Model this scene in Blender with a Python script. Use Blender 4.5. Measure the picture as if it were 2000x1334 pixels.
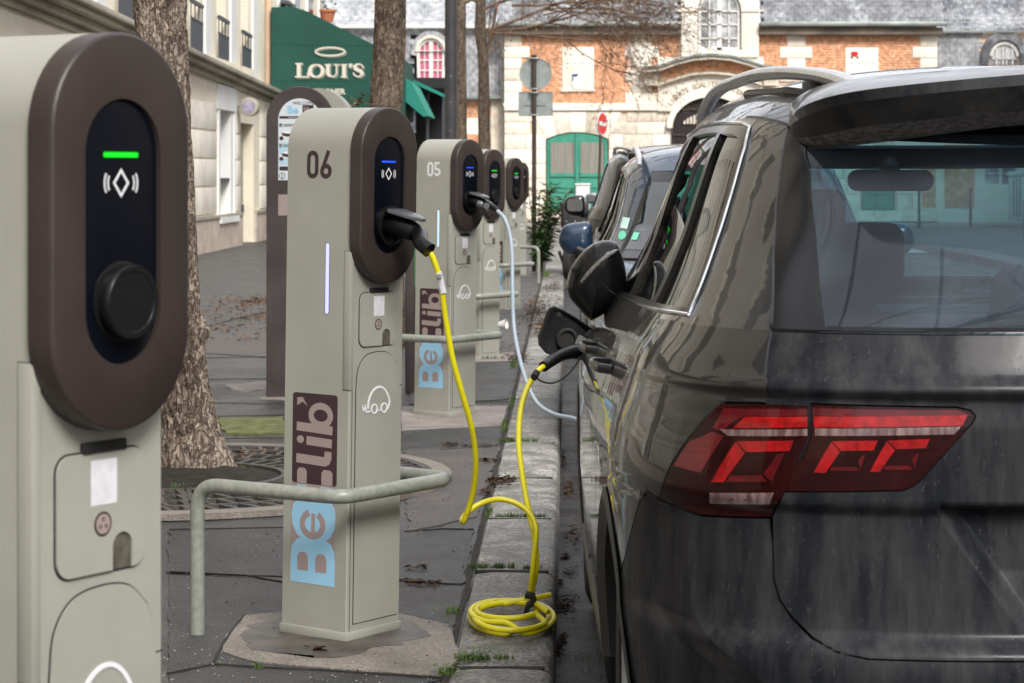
import bpy, bmesh, math, random
import numpy as np
from mathutils import Vector, Matrix, noise
from mathutils.bvhtree import BVHTree
from mathutils.geometry import delaunay_2d_cdt, interpolate_bezier

R = math.radians
random.seed(7)
for o in list(bpy.data.objects):
    bpy.data.objects.remove(o)
SC = bpy.context.scene
COL = SC.collection

# ---------------------------------------------------------------- camera, sky, sun, exposure
FPX, VX, VY, CAMZ = 4500.0, 1107.0, 340.0, 1.30
cd = bpy.data.cameras.new('camera')
cam = bpy.data.objects.new('camera', cd)
COL.objects.link(cam)
cam.location = (0, 0, CAMZ)
cam.rotation_euler = (R(90), 0, 0)
cd.sensor_width = 36.0
cd.lens = 36.0 * FPX / 2000.0
cd.shift_x = (1000 - VX) / 2000.0
cd.shift_y = -(667 - VY) / 2000.0
cd.clip_start = 0.05
cd.clip_end = 2000
cd.dof.use_dof = True
cd.dof.focus_distance = 6.3
cd.dof.aperture_fstop = 13.0
SC.camera = cam

W_ = bpy.data.worlds.new('World')
SC.world = W_
W_.use_nodes = True
nt = W_.node_tree
nt.nodes.clear()
out = nt.nodes.new('ShaderNodeOutputWorld')
bg = nt.nodes.new('ShaderNodeBackground')
sky = nt.nodes.new('ShaderNodeTexSky')
sky.sky_type = 'NISHITA'
sky.sun_disc = False
SUN_EL, SUN_AZ = 42.0, 156.0      # azimuth: direction the light comes from, clockwise from +Y
sky.sun_elevation = R(SUN_EL)
sky.sun_rotation = R(SUN_AZ)
sky.air_density = 1.0
sky.dust_density = 3.0
# broken cloud over the blue: pale grey cloud mixed into the sky by noise on the view direction
tc = nt.nodes.new('ShaderNodeTexCoord')
mp = nt.nodes.new('ShaderNodeMapping')
mp.inputs['Scale'].default_value = (1, 1, 2.2)
nz = nt.nodes.new('ShaderNodeTexNoise')
nz.inputs['Scale'].default_value = 2.1
nz.inputs['Detail'].default_value = 7
rp = nt.nodes.new('ShaderNodeValToRGB')
rp.color_ramp.elements[0].position = 0.33
rp.color_ramp.elements[0].color = (0.45, 0.45, 0.45, 1)
rp.color_ramp.elements[1].position = 0.56
rp.color_ramp.elements[1].color = (1, 1, 1, 1)
mx = nt.nodes.new('ShaderNodeMix')
mx.data_type = 'RGBA'
mx.inputs[7].default_value = (7.6, 7.7, 8.0, 1)
nt.links.new(tc.outputs['Generated'], mp.inputs['Vector'])
nt.links.new(mp.outputs['Vector'], nz.inputs['Vector'])
nt.links.new(nz.outputs['Fac'], rp.inputs['Fac'])
nt.links.new(rp.outputs['Color'], mx.inputs[0])
nt.links.new(sky.outputs['Color'], mx.inputs[6])
nt.links.new(mx.outputs[2], bg.inputs['Color'])
bg.inputs['Strength'].default_value = 0.095
nt.links.new(bg.outputs['Background'], out.inputs['Surface'])

sl = bpy.data.lights.new('sun', 'SUN')
sun = bpy.data.objects.new('sun', sl)
COL.objects.link(sun)
sl.energy = 2.0
sl.angle = R(20)
sl.color = (1.0, 0.965, 0.92)
_d = Vector((math.sin(R(SUN_AZ)) * math.cos(R(SUN_EL)), math.cos(R(SUN_AZ)) * math.cos(R(SUN_EL)), math.sin(R(SUN_EL))))
sun.rotation_euler = _d.to_track_quat('Z', 'Y').to_euler()

SC.view_settings.view_transform = 'Standard'
SC.view_settings.look = 'None'
SC.view_settings.exposure = 1.02
SC.view_settings.gamma = 1.0
SC.view_settings.use_curve_mapping = False
SC.render.engine = 'CYCLES'
SC.cycles.max_bounces = 8
SC.cycles.transparent_max_bounces = 16
SC.cycles.use_denoising = True

# ---------------------------------------------------------------- helpers
def P(px, py, Y):
    """the place in the street that a point of the photograph shows, Y metres away"""
    return Vector(((px - VX) * Y / FPX, Y, CAMZ - (py - VY) * Y / FPX))

def lerp(a, b, t):
    return a + (b - a) * t

class Frame:
    def __init__(s, o, u, v):
        s.o = Vector(o); s.u = Vector(u).normalized(); s.v = Vector(v).normalized(); s.n = s.u.cross(s.v)
    def __call__(s, a, b, h=0.0):
        return s.o + s.u * a + s.v * b + s.n * h

class MB:
    def __init__(s):
        s.v = []; s.f = []
    def add(s, vs, fs):
        n = len(s.v)
        s.v.extend([tuple(p) for p in vs]); s.f.extend([tuple(i + n for i in f) for f in fs])
        return s
    def box(s, x0, x1, y0, y1, z0, z1):
        vs = [(x, y, z) for z in (z0, z1) for y in (y0, y1) for x in (x0, x1)]
        return s.add(vs, [(0, 2, 3, 1), (4, 5, 7, 6), (0, 1, 5, 4), (1, 3, 7, 5), (3, 2, 6, 7), (2, 0, 4, 6)])
    def fbox(s, fr, a0, a1, b0, b1, h0, h1):
        vs = [fr(a, b, h) for h in (h0, h1) for b in (b0, b1) for a in (a0, a1)]
        return s.add(vs, [(0, 2, 3, 1), (4, 5, 7, 6), (0, 1, 5, 4), (1, 3, 7, 5), (3, 2, 6, 7), (2, 0, 4, 6)])
    def poly(s, fr, pts, h0, h1):
        """polygon pts (counter-clockwise in the frame) extruded from h0 to h1"""
        ar = sum(pts[i][0] * pts[(i + 1) % len(pts)][1] - pts[(i + 1) % len(pts)][0] * pts[i][1] for i in range(len(pts)))
        if ar < 0: pts = pts[::-1]
        n = len(pts)
        vs = [fr(a, b, h0) for a, b in pts] + [fr(a, b, h1) for a, b in pts]
        fs = [tuple(range(n, 2 * n)), tuple(range(n - 1, -1, -1))]
        fs += [(i, (i + 1) % n, n + (i + 1) % n, n + i) for i in range(n)]
        return s.add(vs, fs)
    def stroke(s, fr, pts, w, h0, h1, closed=False):
        """flat ribbon of width w along pts"""
        n = len(pts); L = []; Rr = []
        for i in range(n):
            p = Vector(pts[i])
            a = Vector(pts[i - 1]) if (i > 0 or closed) else None
            b = Vector(pts[(i + 1) % n]) if (i < n - 1 or closed) else None
            d1 = (p - a).normalized() if a is not None else None
            d2 = (b - p).normalized() if b is not None else None
            if d1 is None: d1 = d2
            if d2 is None: d2 = d1
            t = (d1 + d2)
            t = t.normalized() if t.length > 1e-6 else d1
            m = Vector((-t.y, t.x)); c = max(0.45, m.dot(Vector((-d1.y, d1.x))))
            ww = w[i] if isinstance(w, (list, tuple)) else w
            L.append(p + m * (ww / 2 / c)); Rr.append(p - m * (ww / 2 / c))
        vs = []
        for i in range(n):
            for q, h in ((L[i], h1), (Rr[i], h1), (L[i], h0), (Rr[i], h0)):
                vs.append(fr(q.x, q.y, h))
        fs = []
        for i in range(n if closed else n - 1):
            a = i * 4; b = ((i + 1) % n) * 4
            fs += [(a, a + 1, b + 1, b), (a + 2, a, b, b + 2), (a + 1, a + 3, b + 3, b + 1)]
        if not closed:
            e = (n - 1) * 4
            fs += [(0, 2, 3, 1), (e, e + 1, e + 3, e + 2)]
        return s.add(vs, fs)
    def tube(s, pts, r, seg=12, caps=True, flat=None):
        pts = [Vector(p) for p in pts]
        n = len(pts)
        t0 = (pts[1] - pts[0]).normalized()
        up = Vector((0, 0, 1)) if abs(t0.z) < 0.9 else Vector((1, 0, 0))
        x = t0.cross(up).normalized()
        vs = []; fs = []
        for i in range(n):
            a = pts[max(i - 1, 0)]; b = pts[min(i + 1, n - 1)]
            t = (b - a).normalized() if (b - a).length > 1e-9 else t0
            x = (x - t * x.dot(t)).normalized()
            y = t.cross(x)
            rr = r[i] if isinstance(r, (list, tuple)) else r
            for k in range(seg):
                an = 2 * math.pi * k / seg
                fx, fy = flat if flat else (1, 1)
                vs.append(pts[i] + x * (math.cos(an) * rr * fx) + y * (math.sin(an) * rr * fy))
        for i in range(n - 1):
            for k in range(seg):
                k2 = (k + 1) % seg
                fs.append((i * seg + k, i * seg + k2, (i + 1) * seg + k2, (i + 1) * seg + k))
        if caps:
            fs.append(tuple(range(seg - 1, -1, -1)))
            fs.append(tuple((n - 1) * seg + k for k in range(seg)))
        return s.add(vs, fs)
    def lathe(s, fr, prof, seg=32):
        """profile of (radius, height along the frame's normal)"""
        vs = []; fs = []
        for r, h in prof:
            for k in range(seg):
                a = 2 * math.pi * k / seg
                vs.append(fr(r * math.cos(a), r * math.sin(a), h))
        m = len(prof)
        for i in range(m - 1):
            for k in range(seg):
                k2 = (k + 1) % seg
                fs.append((i * seg + k, i * seg + k2, (i + 1) * seg + k2, (i + 1) * seg + k))
        fs.append(tuple(range(seg - 1, -1, -1)))
        fs.append(tuple((m - 1) * seg + k for k in range(seg)))
        return s.add(vs, fs)
    def grid(s, rows):
        n = len(rows[0])
        vs = [p for r in rows for p in r]
        fs = [(i * n + j, i * n + j + 1, (i + 1) * n + j + 1, (i + 1) * n + j) for i in range(len(rows) - 1) for j in range(n - 1)]
        return s.add(vs, fs)
    def mesh(s, name, mat, smooth=35, bevel=0, bseg=2, fix=True):
        me = bpy.data.meshes.new(name)
        me.from_pydata(s.v, [], s.f)
        if fix or bevel:
            bm = bmesh.new(); bm.from_mesh(me)
            if fix: bmesh.ops.recalc_face_normals(bm, faces=bm.faces)
            if bevel:
                es = [e for e in bm.edges if len(e.link_faces) == 2 and e.calc_face_angle(0) > R(40)]
                bmesh.ops.bevel(bm, geom=es, offset=bevel, segments=bseg, profile=0.5, affect='EDGES', clamp_overlap=True)
            bm.to_mesh(me); bm.free()
        if smooth:
            me.polygons.foreach_set('use_smooth', [True] * len(me.polygons))
            me.set_sharp_from_angle(angle=R(smooth))
        if mat: me.materials.append(mat)
        return me
    def build(s, name, mat, parent=None, smooth=35, bevel=0, bseg=2, world=False, fix=True, **kw):
        return obj(name, s.mesh(name, mat, smooth, bevel, bseg, fix), parent, world=world, **kw)

def obj(name, me, parent=None, loc=(0, 0, 0), rot=(0, 0, 0), world=False, label=None, cat=None, group=None, kind=None):
    o = bpy.data.objects.new(name, me)
    COL.objects.link(o)
    o.location = loc; o.rotation_euler = rot
    if parent is not None:
        o.parent = parent
        if world:      # mesh coordinates are world coordinates, the parent is only shifted
            o.matrix_parent_inverse = Matrix.Translation(-Vector(parent['at']))
    tag(o, label, cat, group, kind)
    return o

def tag(o, label=None, cat=None, group=None, kind=None):
    if label: o['label'] = label
    if cat: o['category'] = cat
    if group: o['group'] = group
    if kind: o['kind'] = kind
    return o

def thing(name, label, cat, loc=(0, 0, 0), rotz=0, group=None, kind=None, rot=None):
    o = bpy.data.objects.new(name, None)
    COL.objects.link(o)
    o.empty_display_size = 0.1
    o.location = loc
    o.rotation_euler = rot if rot else (0, 0, rotz)
    o['at'] = tuple(loc)
    return tag(o, label, cat, group, kind)

CACHE = {}
def cached(key, fn):
    if key not in CACHE: CACHE[key] = fn()
    return CACHE[key]

def arc(cx, cy, r, a0, a1, n):
    return [(cx + r * math.cos(R(lerp(a0, a1, i / n))), cy + r * math.sin(R(lerp(a0, a1, i / n)))) for i in range(n + 1)]

def rrect(x0, x1, y0, y1, r, n=5):
    return arc(x1 - r, y1 - r, r, 0, 90, n) + arc(x0 + r, y1 - r, r, 90, 180, n) + arc(x0 + r, y0 + r, r, 180, 270, n) + arc(x1 - r, y0 + r, r, 270, 360, n)

def smooth_path(pts, n=8):
    """Catmull-Rom through pts"""
    pts = [Vector(p) for p in pts]
    q = [pts[0] * 2 - pts[1]] + pts + [pts[-1] * 2 - pts[-2]]
    o = []
    for i in range(1, len(q) - 2):
        a, b, c, d = q[i - 1], q[i], q[i + 1], q[i + 2]
        for k in range(n):
            t = k / n
            o.append(0.5 * ((2 * b) + (c - a) * t + (2 * a - 5 * b + 4 * c - d) * t * t + (3 * b - a - 3 * c + d) * t ** 3))
    o.append(pts[-1])
    return o

def round_path(pts, r, n=6):
    """polyline with rounded corners"""
    pts = [Vector(p) for p in pts]
    o = [pts[0]]
    for i in range(1, len(pts) - 1):
        a, b, c = pts[i - 1], pts[i], pts[i + 1]
        rr = min(r, (a - b).length * .48, (c - b).length * .48)
        p = b + (a - b).normalized() * rr; q = b + (c - b).normalized() * rr
        for k in range(n + 1):
            t = k / n
            o.append(p * (1 - t) ** 2 + b * 2 * t * (1 - t) + q * t * t)
    o.append(pts[-1])
    return o

def text_mesh(name, s, size, mat, extrude=0.002, offset=0.0, align='CENTER', xs=1.0):
    c = bpy.data.curves.new(name, 'FONT')
    c.body = s; c.size = size; c.extrude = extrude; c.offset = offset; c.align_x = align
    c.resolution_u = 4
    t = bpy.data.objects.new(name, c)
    COL.objects.link(t)
    bpy.context.view_layer.update()
    me = bpy.data.meshes.new_from_object(t.evaluated_get(bpy.context.evaluated_depsgraph_get()))
    bpy.data.objects.remove(t)
    me.materials.clear(); me.materials.append(mat)
    if xs != 1.0:
        me.transform(Matrix.Diagonal((xs, 1, 1, 1)))
    me.name = name
    return me

def frame_matrix(fr, a, b, h, rz=0):
    m = Matrix((fr.u, fr.v, fr.n)).transposed().to_4x4()
    m.translation = fr(a, b, h)
    return m @ Matrix.Rotation(rz, 4, 'Z')

# ---------------------------------------------------------------- materials
def M(name, col, col2=None, scale=4.0, detail=5.0, rough=0.6, rough2=None, bump=0.0, bscale=None, metallic=0.0,
      coat=0.0, world=False, stretch=(1, 1, 1), lo=0.38, hi=0.62, spec=0.5, tex='noise', emit=None, estr=0.0, coatr=0.03, col3=None, fine=0.0):
    m = bpy.data.materials.new(name)
    m.use_nodes = True
    n = m.node_tree; b = n.nodes['Principled BSDF']
    b.inputs['Base Color'].default_value = (*col, 1)
    b.inputs['Roughness'].default_value = rough
    b.inputs['Metallic'].default_value = metallic
    b.inputs['Specular IOR Level'].default_value = spec
    b.inputs['Coat Weight'].default_value = coat
    b.inputs['Coat Roughness'].default_value = coatr
    if emit:
        b.inputs['Emission Color'].default_value = (*emit, 1)
        b.inputs['Emission Strength'].default_value = estr
    if col2 is None and bump == 0 and rough2 is None:
        return m
    t = n.nodes.new('ShaderNodeTexCoord'); mp = n.nodes.new('ShaderNodeMapping')
    mp.inputs['Scale'].default_value = stretch
    if world:
        t = n.nodes.new('ShaderNodeNewGeometry'); n.links.new(t.outputs['Position'], mp.inputs['Vector'])
    else: n.links.new(t.outputs['Object'], mp.inputs['Vector'])
    if tex == 'voronoi':
        z = n.nodes.new('ShaderNodeTexVoronoi'); z.inputs['Scale'].default_value = scale; fac = z.outputs['Distance']
    else:
        z = n.nodes.new('ShaderNodeTexNoise'); z.inputs['Scale'].default_value = scale; z.inputs['Detail'].default_value = detail
        z.inputs['Roughness'].default_value = 0.6; fac = z.outputs['Fac']
    n.links.new(mp.outputs['Vector'], z.inputs['Vector'])
    rp = n.nodes.new('ShaderNodeValToRGB')
    rp.color_ramp.elements[0].position = lo; rp.color_ramp.elements[1].position = hi
    rp.color_ramp.elements[0].color = (*col, 1); rp.color_ramp.elements[1].color = (*(col2 or col), 1)
    if col3:
        e = rp.color_ramp.elements.new(min(0.99, hi + 0.08)); e.color = (*col3, 1)
    n.links.new(fac, rp.inputs['Fac'])
    last = rp.outputs['Color']
    if fine:
        z3 = n.nodes.new('ShaderNodeTexNoise'); z3.inputs['Scale'].default_value = (bscale or scale * 8); z3.inputs['Detail'].default_value = 3
        n.links.new(mp.outputs['Vector'], z3.inputs['Vector'])
        mr = n.nodes.new('ShaderNodeMapRange'); mr.inputs[1].default_value = .38; mr.inputs[2].default_value = .62
        mr.inputs[3].default_value = 1 - fine; mr.inputs[4].default_value = 1 + fine
        n.links.new(z3.outputs['Fac'], mr.inputs[0])
        mm = n.nodes.new('ShaderNodeMix'); mm.data_type = 'RGBA'; mm.blend_type = 'MULTIPLY'; mm.inputs[0].default_value = 1
        n.links.new(last, mm.inputs[6]); n.links.new(mr.outputs[0], mm.inputs[7]); last = mm.outputs[2]
    n.links.new(last, b.inputs['Base Color'])
    if rough2 is not None:
        r2 = n.nodes.new('ShaderNodeMapRange'); r2.inputs[1].default_value = lo; r2.inputs[2].default_value = hi
        r2.inputs[3].default_value = rough; r2.inputs[4].default_value = rough2
        n.links.new(fac, r2.inputs[0]); n.links.new(r2.outputs[0], b.inputs['Roughness'])
    if bump:
        z2 = n.nodes.new('ShaderNodeTexNoise'); z2.inputs['Scale'].default_value = bscale or scale * 8; z2.inputs['Detail'].default_value = 4
        n.links.new(mp.outputs['Vector'], z2.inputs['Vector'])
        bp = n.nodes.new('ShaderNodeBump'); bp.inputs['Strength'].default_value = min(1.0, bump * 1.6); bp.inputs['Distance'].default_value = 0.010 * max(1.0, bump)
        n.links.new(z2.outputs['Fac'], bp.inputs['Height']); n.links.new(bp.outputs['Normal'], b.inputs['Normal'])
    return m

def glass(name, tint, rough=0.0, ior=1.5, film=0.0):
    """thin pane: tinted see-through with a mirror layer that grows at grazing angles"""
    m = bpy.data.materials.new(name); m.use_nodes = True
    n = m.node_tree; n.nodes.clear()
    o = n.nodes.new('ShaderNodeOutputMaterial'); mixs = n.nodes.new('ShaderNodeMixShader')
    tr = n.nodes.new('ShaderNodeBsdfTransparent'); gl = n.nodes.new('ShaderNodeBsdfGlossy'); fr = n.nodes.new('ShaderNodeFresnel')
    ge = n.nodes.new('ShaderNodeNewGeometry'); mr = n.nodes.new('ShaderNodeMapRange'); mr.inputs[3].default_value = ior; mr.inputs[4].default_value = 1 / ior
    n.links.new(ge.outputs['Backfacing'], mr.inputs[0]); n.links.new(mr.outputs[0], fr.inputs['IOR'])
    tr.inputs['Color'].default_value = (*tint, 1); gl.inputs['Roughness'].default_value = rough
    n.links.new(fr.outputs[0], mixs.inputs[0]); n.links.new(tr.outputs[0], mixs.inputs[1]); n.links.new(gl.outputs[0], mixs.inputs[2])
    if film:      # thin road dust film, coloured bluish to stand in for sky haze
        df = n.nodes.new('ShaderNodeBsdfDiffuse'); df.inputs['Color'].default_value = (.20, .24, .30, 1)
        t = n.nodes.new('ShaderNodeTexCoord'); z = n.nodes.new('ShaderNodeTexNoise'); z.inputs['Scale'].default_value = 3.5; z.inputs['Detail'].default_value = 7
        n.links.new(t.outputs['Object'], z.inputs['Vector'])
        sx = n.nodes.new('ShaderNodeSeparateXYZ'); n.links.new(t.outputs['Object'], sx.inputs[0])
        g1 = n.nodes.new('ShaderNodeMapRange'); g1.inputs[1].default_value = 1.1; g1.inputs[2].default_value = 1.45; g1.inputs[3].default_value = film * 1.5; g1.inputs[4].default_value = film * .95; n.links.new(sx.outputs['Z'], g1.inputs[0])
        g2 = n.nodes.new('ShaderNodeMapRange'); g2.inputs[1].default_value = .35; g2.inputs[2].default_value = .65; g2.inputs[3].default_value = .6; g2.inputs[4].default_value = 1.4; n.links.new(z.outputs['Fac'], g2.inputs[0])
        ml = n.nodes.new('ShaderNodeMath'); ml.operation = 'MULTIPLY'; n.links.new(g1.outputs[0], ml.inputs[0]); n.links.new(g2.outputs[0], ml.inputs[1])
        m2 = n.nodes.new('ShaderNodeMixShader'); n.links.new(ml.outputs[0], m2.inputs[0]); n.links.new(mixs.outputs[0], m2.inputs[1]); n.links.new(df.outputs[0], m2.inputs[2]); mixs = m2
    n.links.new(mixs.outputs[0], o.inputs['Surface'])
    return m
# ---------------------------------------------------------------- cars: a body surface from a stack of plan outlines
def pchip(xs, ys, x):
    xs = np.asarray(xs, float); ys = np.asarray(ys, float)
    h = np.diff(xs); d = np.diff(ys) / h
    m = np.zeros(len(xs)); m[0] = d[0]; m[-1] = d[-1]
    for i in range(1, len(xs) - 1):
        if d[i - 1] * d[i] > 0:
            w1 = 2 * h[i] + h[i - 1]; w2 = h[i] + 2 * h[i - 1]
            m[i] = (w1 + w2) / (w1 / d[i - 1] + w2 / d[i])
    x = np.clip(x, xs[0], xs[-1])
    k = np.clip(np.searchsorted(xs, x) - 1, 0, len(xs) - 2)
    t = (x - xs[k]) / h[k]
    return ((2 * t**3 - 3 * t**2 + 1) * ys[k] + (t**3 - 2 * t**2 + t) * h[k] * m[k]
            + (-2 * t**3 + 3 * t**2) * ys[k + 1] + (t**3 - t**2) * h[k] * m[k + 1])

class Surf:
    """S(u, v): u runs from the middle of the tail (0) round the corner (negative = left side) to the middle of the nose"""
    def __init__(s, rows, Lr, nr, Lf, nf, drop=None):
        s.v, s.z, s.W, s.Rr, s.F = [list(c) for c in zip(*rows)]
        s.Lr, s.nr, s.Lf, s.nf, s.drop = Lr, nr, Lf, nf, drop
        ph = np.linspace(0, math.pi / 2, 400)
        W0 = max(s.W)
        def al(L, n):
            r = 1 / (np.cos(ph)**n + np.sin(ph)**n) ** (1 / n)
            x = W0 * r * np.sin(ph); y = L * (1 - r * np.cos(ph))
            return np.concatenate([[0], np.cumsum(np.hypot(np.diff(x), np.diff(y)))])
        s.ph = ph; s.ar = al(Lr, nr); s.af = al(Lf, nf)
        s.u1 = s.ar[-1]; s.u2 = s.u1 + max(0.3, max(s.F) - min(s.Rr) - Lr - Lf); s.u3 = s.u2 + s.af[-1]
        s.vmin, s.vmax = s.v[0], s.v[-1]
    extra = None
    def ev(s, u, v):
        u = np.asarray(u, float); v = np.asarray(v, float)
        a = np.abs(u); sg = np.where(u < 0, -1.0, 1.0); sg = np.where(a > s.u3, -sg, sg); a = np.where(a > s.u3, 2 * s.u3 - a, a)
        W = pchip(s.v, s.W, v); Rr = pchip(s.v, s.Rr, v); F = pchip(s.v, s.F, v); z = pchip(s.v, s.z, v)
        Lr = np.minimum(s.Lr, .42 * (F - Rr)); Lf = np.minimum(s.Lf, .42 * (F - Rr))
        p1 = np.interp(a, s.ar, s.ph); r1 = 1 / (np.cos(p1)**s.nr + np.sin(p1)**s.nr) ** (1 / s.nr)
        p3 = np.interp(s.u3 - a, s.af, s.ph); r3 = 1 / (np.cos(p3)**s.nf + np.sin(p3)**s.nf) ** (1 / s.nf)
        t = (a - s.u1) / (s.u2 - s.u1)
        x = np.where(a < s.u1, W * r1 * np.sin(p1), np.where(a < s.u2, W, W * r3 * np.sin(p3)))
        y = np.where(a < s.u1, Rr + Lr * (1 - r1 * np.cos(p1)),
                     np.where(a < s.u2, Rr + Lr + t * (F - Lf - Rr - Lr), F - Lf * (1 - r3 * np.cos(p3))))
        x = x * (1 - np.where(y > 2.2, .06, .022) * ((y - 2.2) / 2.2) ** 2)
        if s.drop: z = z - s.drop(y, v)
        if s.extra: y = y + s.extra(np.abs(u), v)
        return np.stack([sg * x, y, z], -1)
    def nrm(s, u, v):
        e = 2e-3
        a = s.ev(u + e, v) - s.ev(u - e, v); b = s.ev(u, np.minimum(v + e, s.vmax)) - s.ev(u, np.maximum(v - e, s.vmin))
        n = np.cross(a, b); l = np.linalg.norm(n, axis=-1, keepdims=True); n = n / np.maximum(l, 1e-12)
        return n
    def u_at(s, y, v, side=-1):
        lo, hi = 0.0, s.u3
        for _ in range(40):
            mid = (lo + hi) / 2
            if s.ev(mid, v)[1] < y: lo = mid
            else: hi = mid
        return side * lo
    def bvh(s, du=0.02, dv=0.01):
        us = np.arange(-s.u3, s.u3 + du, du); vs = np.arange(s.vmin, s.vmax + 1e-6, dv)
        U, V = np.meshgrid(us, vs); X = s.ev(U, V).reshape(-1, 3); n = len(us)
        F = []; 
        for i in range(len(vs) - 1):
            for j in range(n - 1):
                F.append((i * n + j, i * n + j + 1, (i + 1) * n + j + 1)); F.append((i * n + j, (i + 1) * n + j + 1, (i + 1) * n + j))
        s._F = F; s._X = X; s._UV = np.stack([U.ravel(), V.ravel()], -1)
        s._b = BVHTree.FromPolygons([tuple(p) for p in X], F)
        return s
    def hit(s, o, d):
        loc, nor, idx, dist = s._b.ray_cast(o, d)
        if loc is None: return None
        f = s._F[idx]; A, B, C = [Vector(s._X[i]) for i in f]
        n = (B - A).cross(C - A); ar = n.length_squared
        w1 = (C - B).cross(loc - B).dot(n) / ar; w2 = (A - C).cross(loc - C).dot(n) / ar; w3 = 1 - w1 - w2
        uv = w1 * s._UV[f[0]] + w2 * s._UV[f[1]] + w3 * s._UV[f[2]]
        return float(uv[0]), float(uv[1]), loc, dist

def inpoly(pts, poly):
    x = pts[:, 0]; y = pts[:, 1]; c = np.zeros(len(pts), bool); n = len(poly)
    for i in range(n):
        x1, y1 = poly[i]; x2, y2 = poly[(i + 1) % n]
        if y1 == y2: continue
        m = ((y1 > y) != (y2 > y)) & (x < (x2 - x1) * (y - y1) / (y2 - y1) + x1)
        c ^= m
    return c

def resample(poly, du, dv):
    o = []
    n = len(poly)
    for i in range(n):
        a = poly[i]; b = poly[(i + 1) % n]
        k = max(1, int(math.ceil(max(abs(b[0] - a[0]) / du, abs(b[1] - a[1]) / dv))))
        o += [(lerp(a[0], b[0], j / k), lerp(a[1], b[1], j / k)) for j in range(k)]
    return o

def shrink(poly, d):
    """inset polygon by d (simple miter)"""
    n = len(poly); ar = sum(poly[i][0] * poly[(i + 1) % n][1] - poly[(i + 1) % n][0] * poly[i][1] for i in range(n))
    sg = 1 if ar > 0 else -1
    o = []
    for i in range(n):
        a = Vector(poly[i - 1]); b = Vector(poly[i]); c = Vector(poly[(i + 1) % n])
        d1 = (b - a); d2 = (c - b)
        if d1.length < 1e-9 or d2.length < 1e-9: o.append(tuple(b)); continue
        d1.normalize(); d2.normalize()
        n1 = Vector((-d1.y, d1.x)) * sg; n2 = Vector((-d2.y, d2.x)) * sg
        m = (n1 + n2)
        if m.length < 1e-6: m = n1
        m.normalize(); c_ = max(0.5, m.dot(n1))
        o.append(tuple(b + m * (d / c_)))
    return o

def panel(name, S, outer, mat, parent, holes=(), du=.03, dv=.015, off=0.0, skirt=.012, label=None, lines=()):
    """sheet of body surface inside `outer`, lifted by off, its rim turned inwards by skirt"""
    polys = [resample(outer, du, dv)] + [resample(h, du, dv) for h in holes]
    pts = []; edges = []
    for p in polys:
        n0 = len(pts); pts += p; edges += [(n0 + i, n0 + (i + 1) % len(p)) for i in range(len(p))]
    for l in lines:
        n0 = len(pts); pts += list(l); edges += [(n0 + i, n0 + i + 1) for i in range(len(l) - 1)]
    us = [p[0] for p in polys[0]]; vs = [p[1] for p in polys[0]]
    G = np.array([(u, v) for u in np.arange(min(us), max(us), du) for v in np.arange(min(vs), max(vs), dv)])
    if len(G):
        k = inpoly(G, polys[0])
        for h in polys[1:]: k &= ~inpoly(G, h)
        G = G[k]
    allp = [Vector((p[0], p[1])) for p in pts] + [Vector((float(g[0]), float(g[1]))) for g in G]
    vo, eo, fo, ov, oe, of = delaunay_2d_cdt(allp, edges, [], 0, 1e-6)
    V2 = np.array([(p.x, p.y) for p in vo])
    tri = np.array([f for f in fo if len(f) == 3])
    cen = V2[tri].mean(1)
    k = inpoly(cen, polys[0])
    for h in polys[1:]: k &= ~inpoly(cen, h)
    tri = tri[k]
    X = S.ev(V2[:, 0], V2[:, 1]); N = S.nrm(V2[:, 0], V2[:, 1])
    # outward normals
    cx = X - np.array([0, 2.2, 0.6]); flip = np.sign((N * cx).sum(-1)); 
    if flip.sum() < 0: N = -N
    Xo = X + N * off
    fn = np.cross(Xo[tri[:, 1]] - Xo[tri[:, 0]], Xo[tri[:, 2]] - Xo[tri[:, 0]])
    if (fn * N[tri[:, 0]]).sum() < 0: tri = tri[:, ::-1]
    # boundary edges
    from collections import Counter
    cnt = Counter()
    for t in tri:
        for a, b in ((0, 1), (1, 2), (2, 0)): cnt[tuple(sorted((int(t[a]), int(t[b]))))] += 1
    bnd = []
    for t in tri:
        for a, b in ((0, 1), (1, 2), (2, 0)):
            if cnt[tuple(sorted((int(t[a]), int(t[b]))))] == 1: bnd.append((int(t[a]), int(t[b])))
    verts = [tuple(p) for p in Xo]; nors = [tuple(p) for p in N]; faces = [tuple(int(i) for i in t) for t in tri]
    if skirt:
        mp = {}
        for a, b in bnd:
            for i in (a, b):
                if i not in mp:
                    mp[i] = len(verts); verts.append(tuple(X[i] + N[i] * (off - skirt))); nors.append(tuple(N[i]))
            faces.append((b, a, mp[a], mp[b]))
    me = bpy.data.meshes.new(name); me.from_pydata(verts, [], faces); me.materials.append(mat)
    me.polygons.foreach_set('use_smooth', [True] * len(me.polygons))
    me.normals_split_custom_set_from_vertices(nors)
    return obj(name, me, parent, label=label)
def belt_drop(y, v):
    return .035 * np.clip(y - .5, 0, 2.6) * np.clip((v - .70) / .35, 0, 1) * np.clip((1.62 - v) / .3, 0, 1)
def nose_drop(y, v):
    w = np.clip((v - .55) / .58, 0, 1) ** 1.5
    return w * (0.26 * np.clip((y - 3.0) / 1.5, 0, 1.2) ** 2) + belt_drop(y, v)
def roof_drop(y, v):
    w = np.clip((v - 1.13) / .4, 0, 1)
    return w * .035 * ((y - 1.75) / 1.3) ** 2 + belt_drop(y, v)
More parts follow.
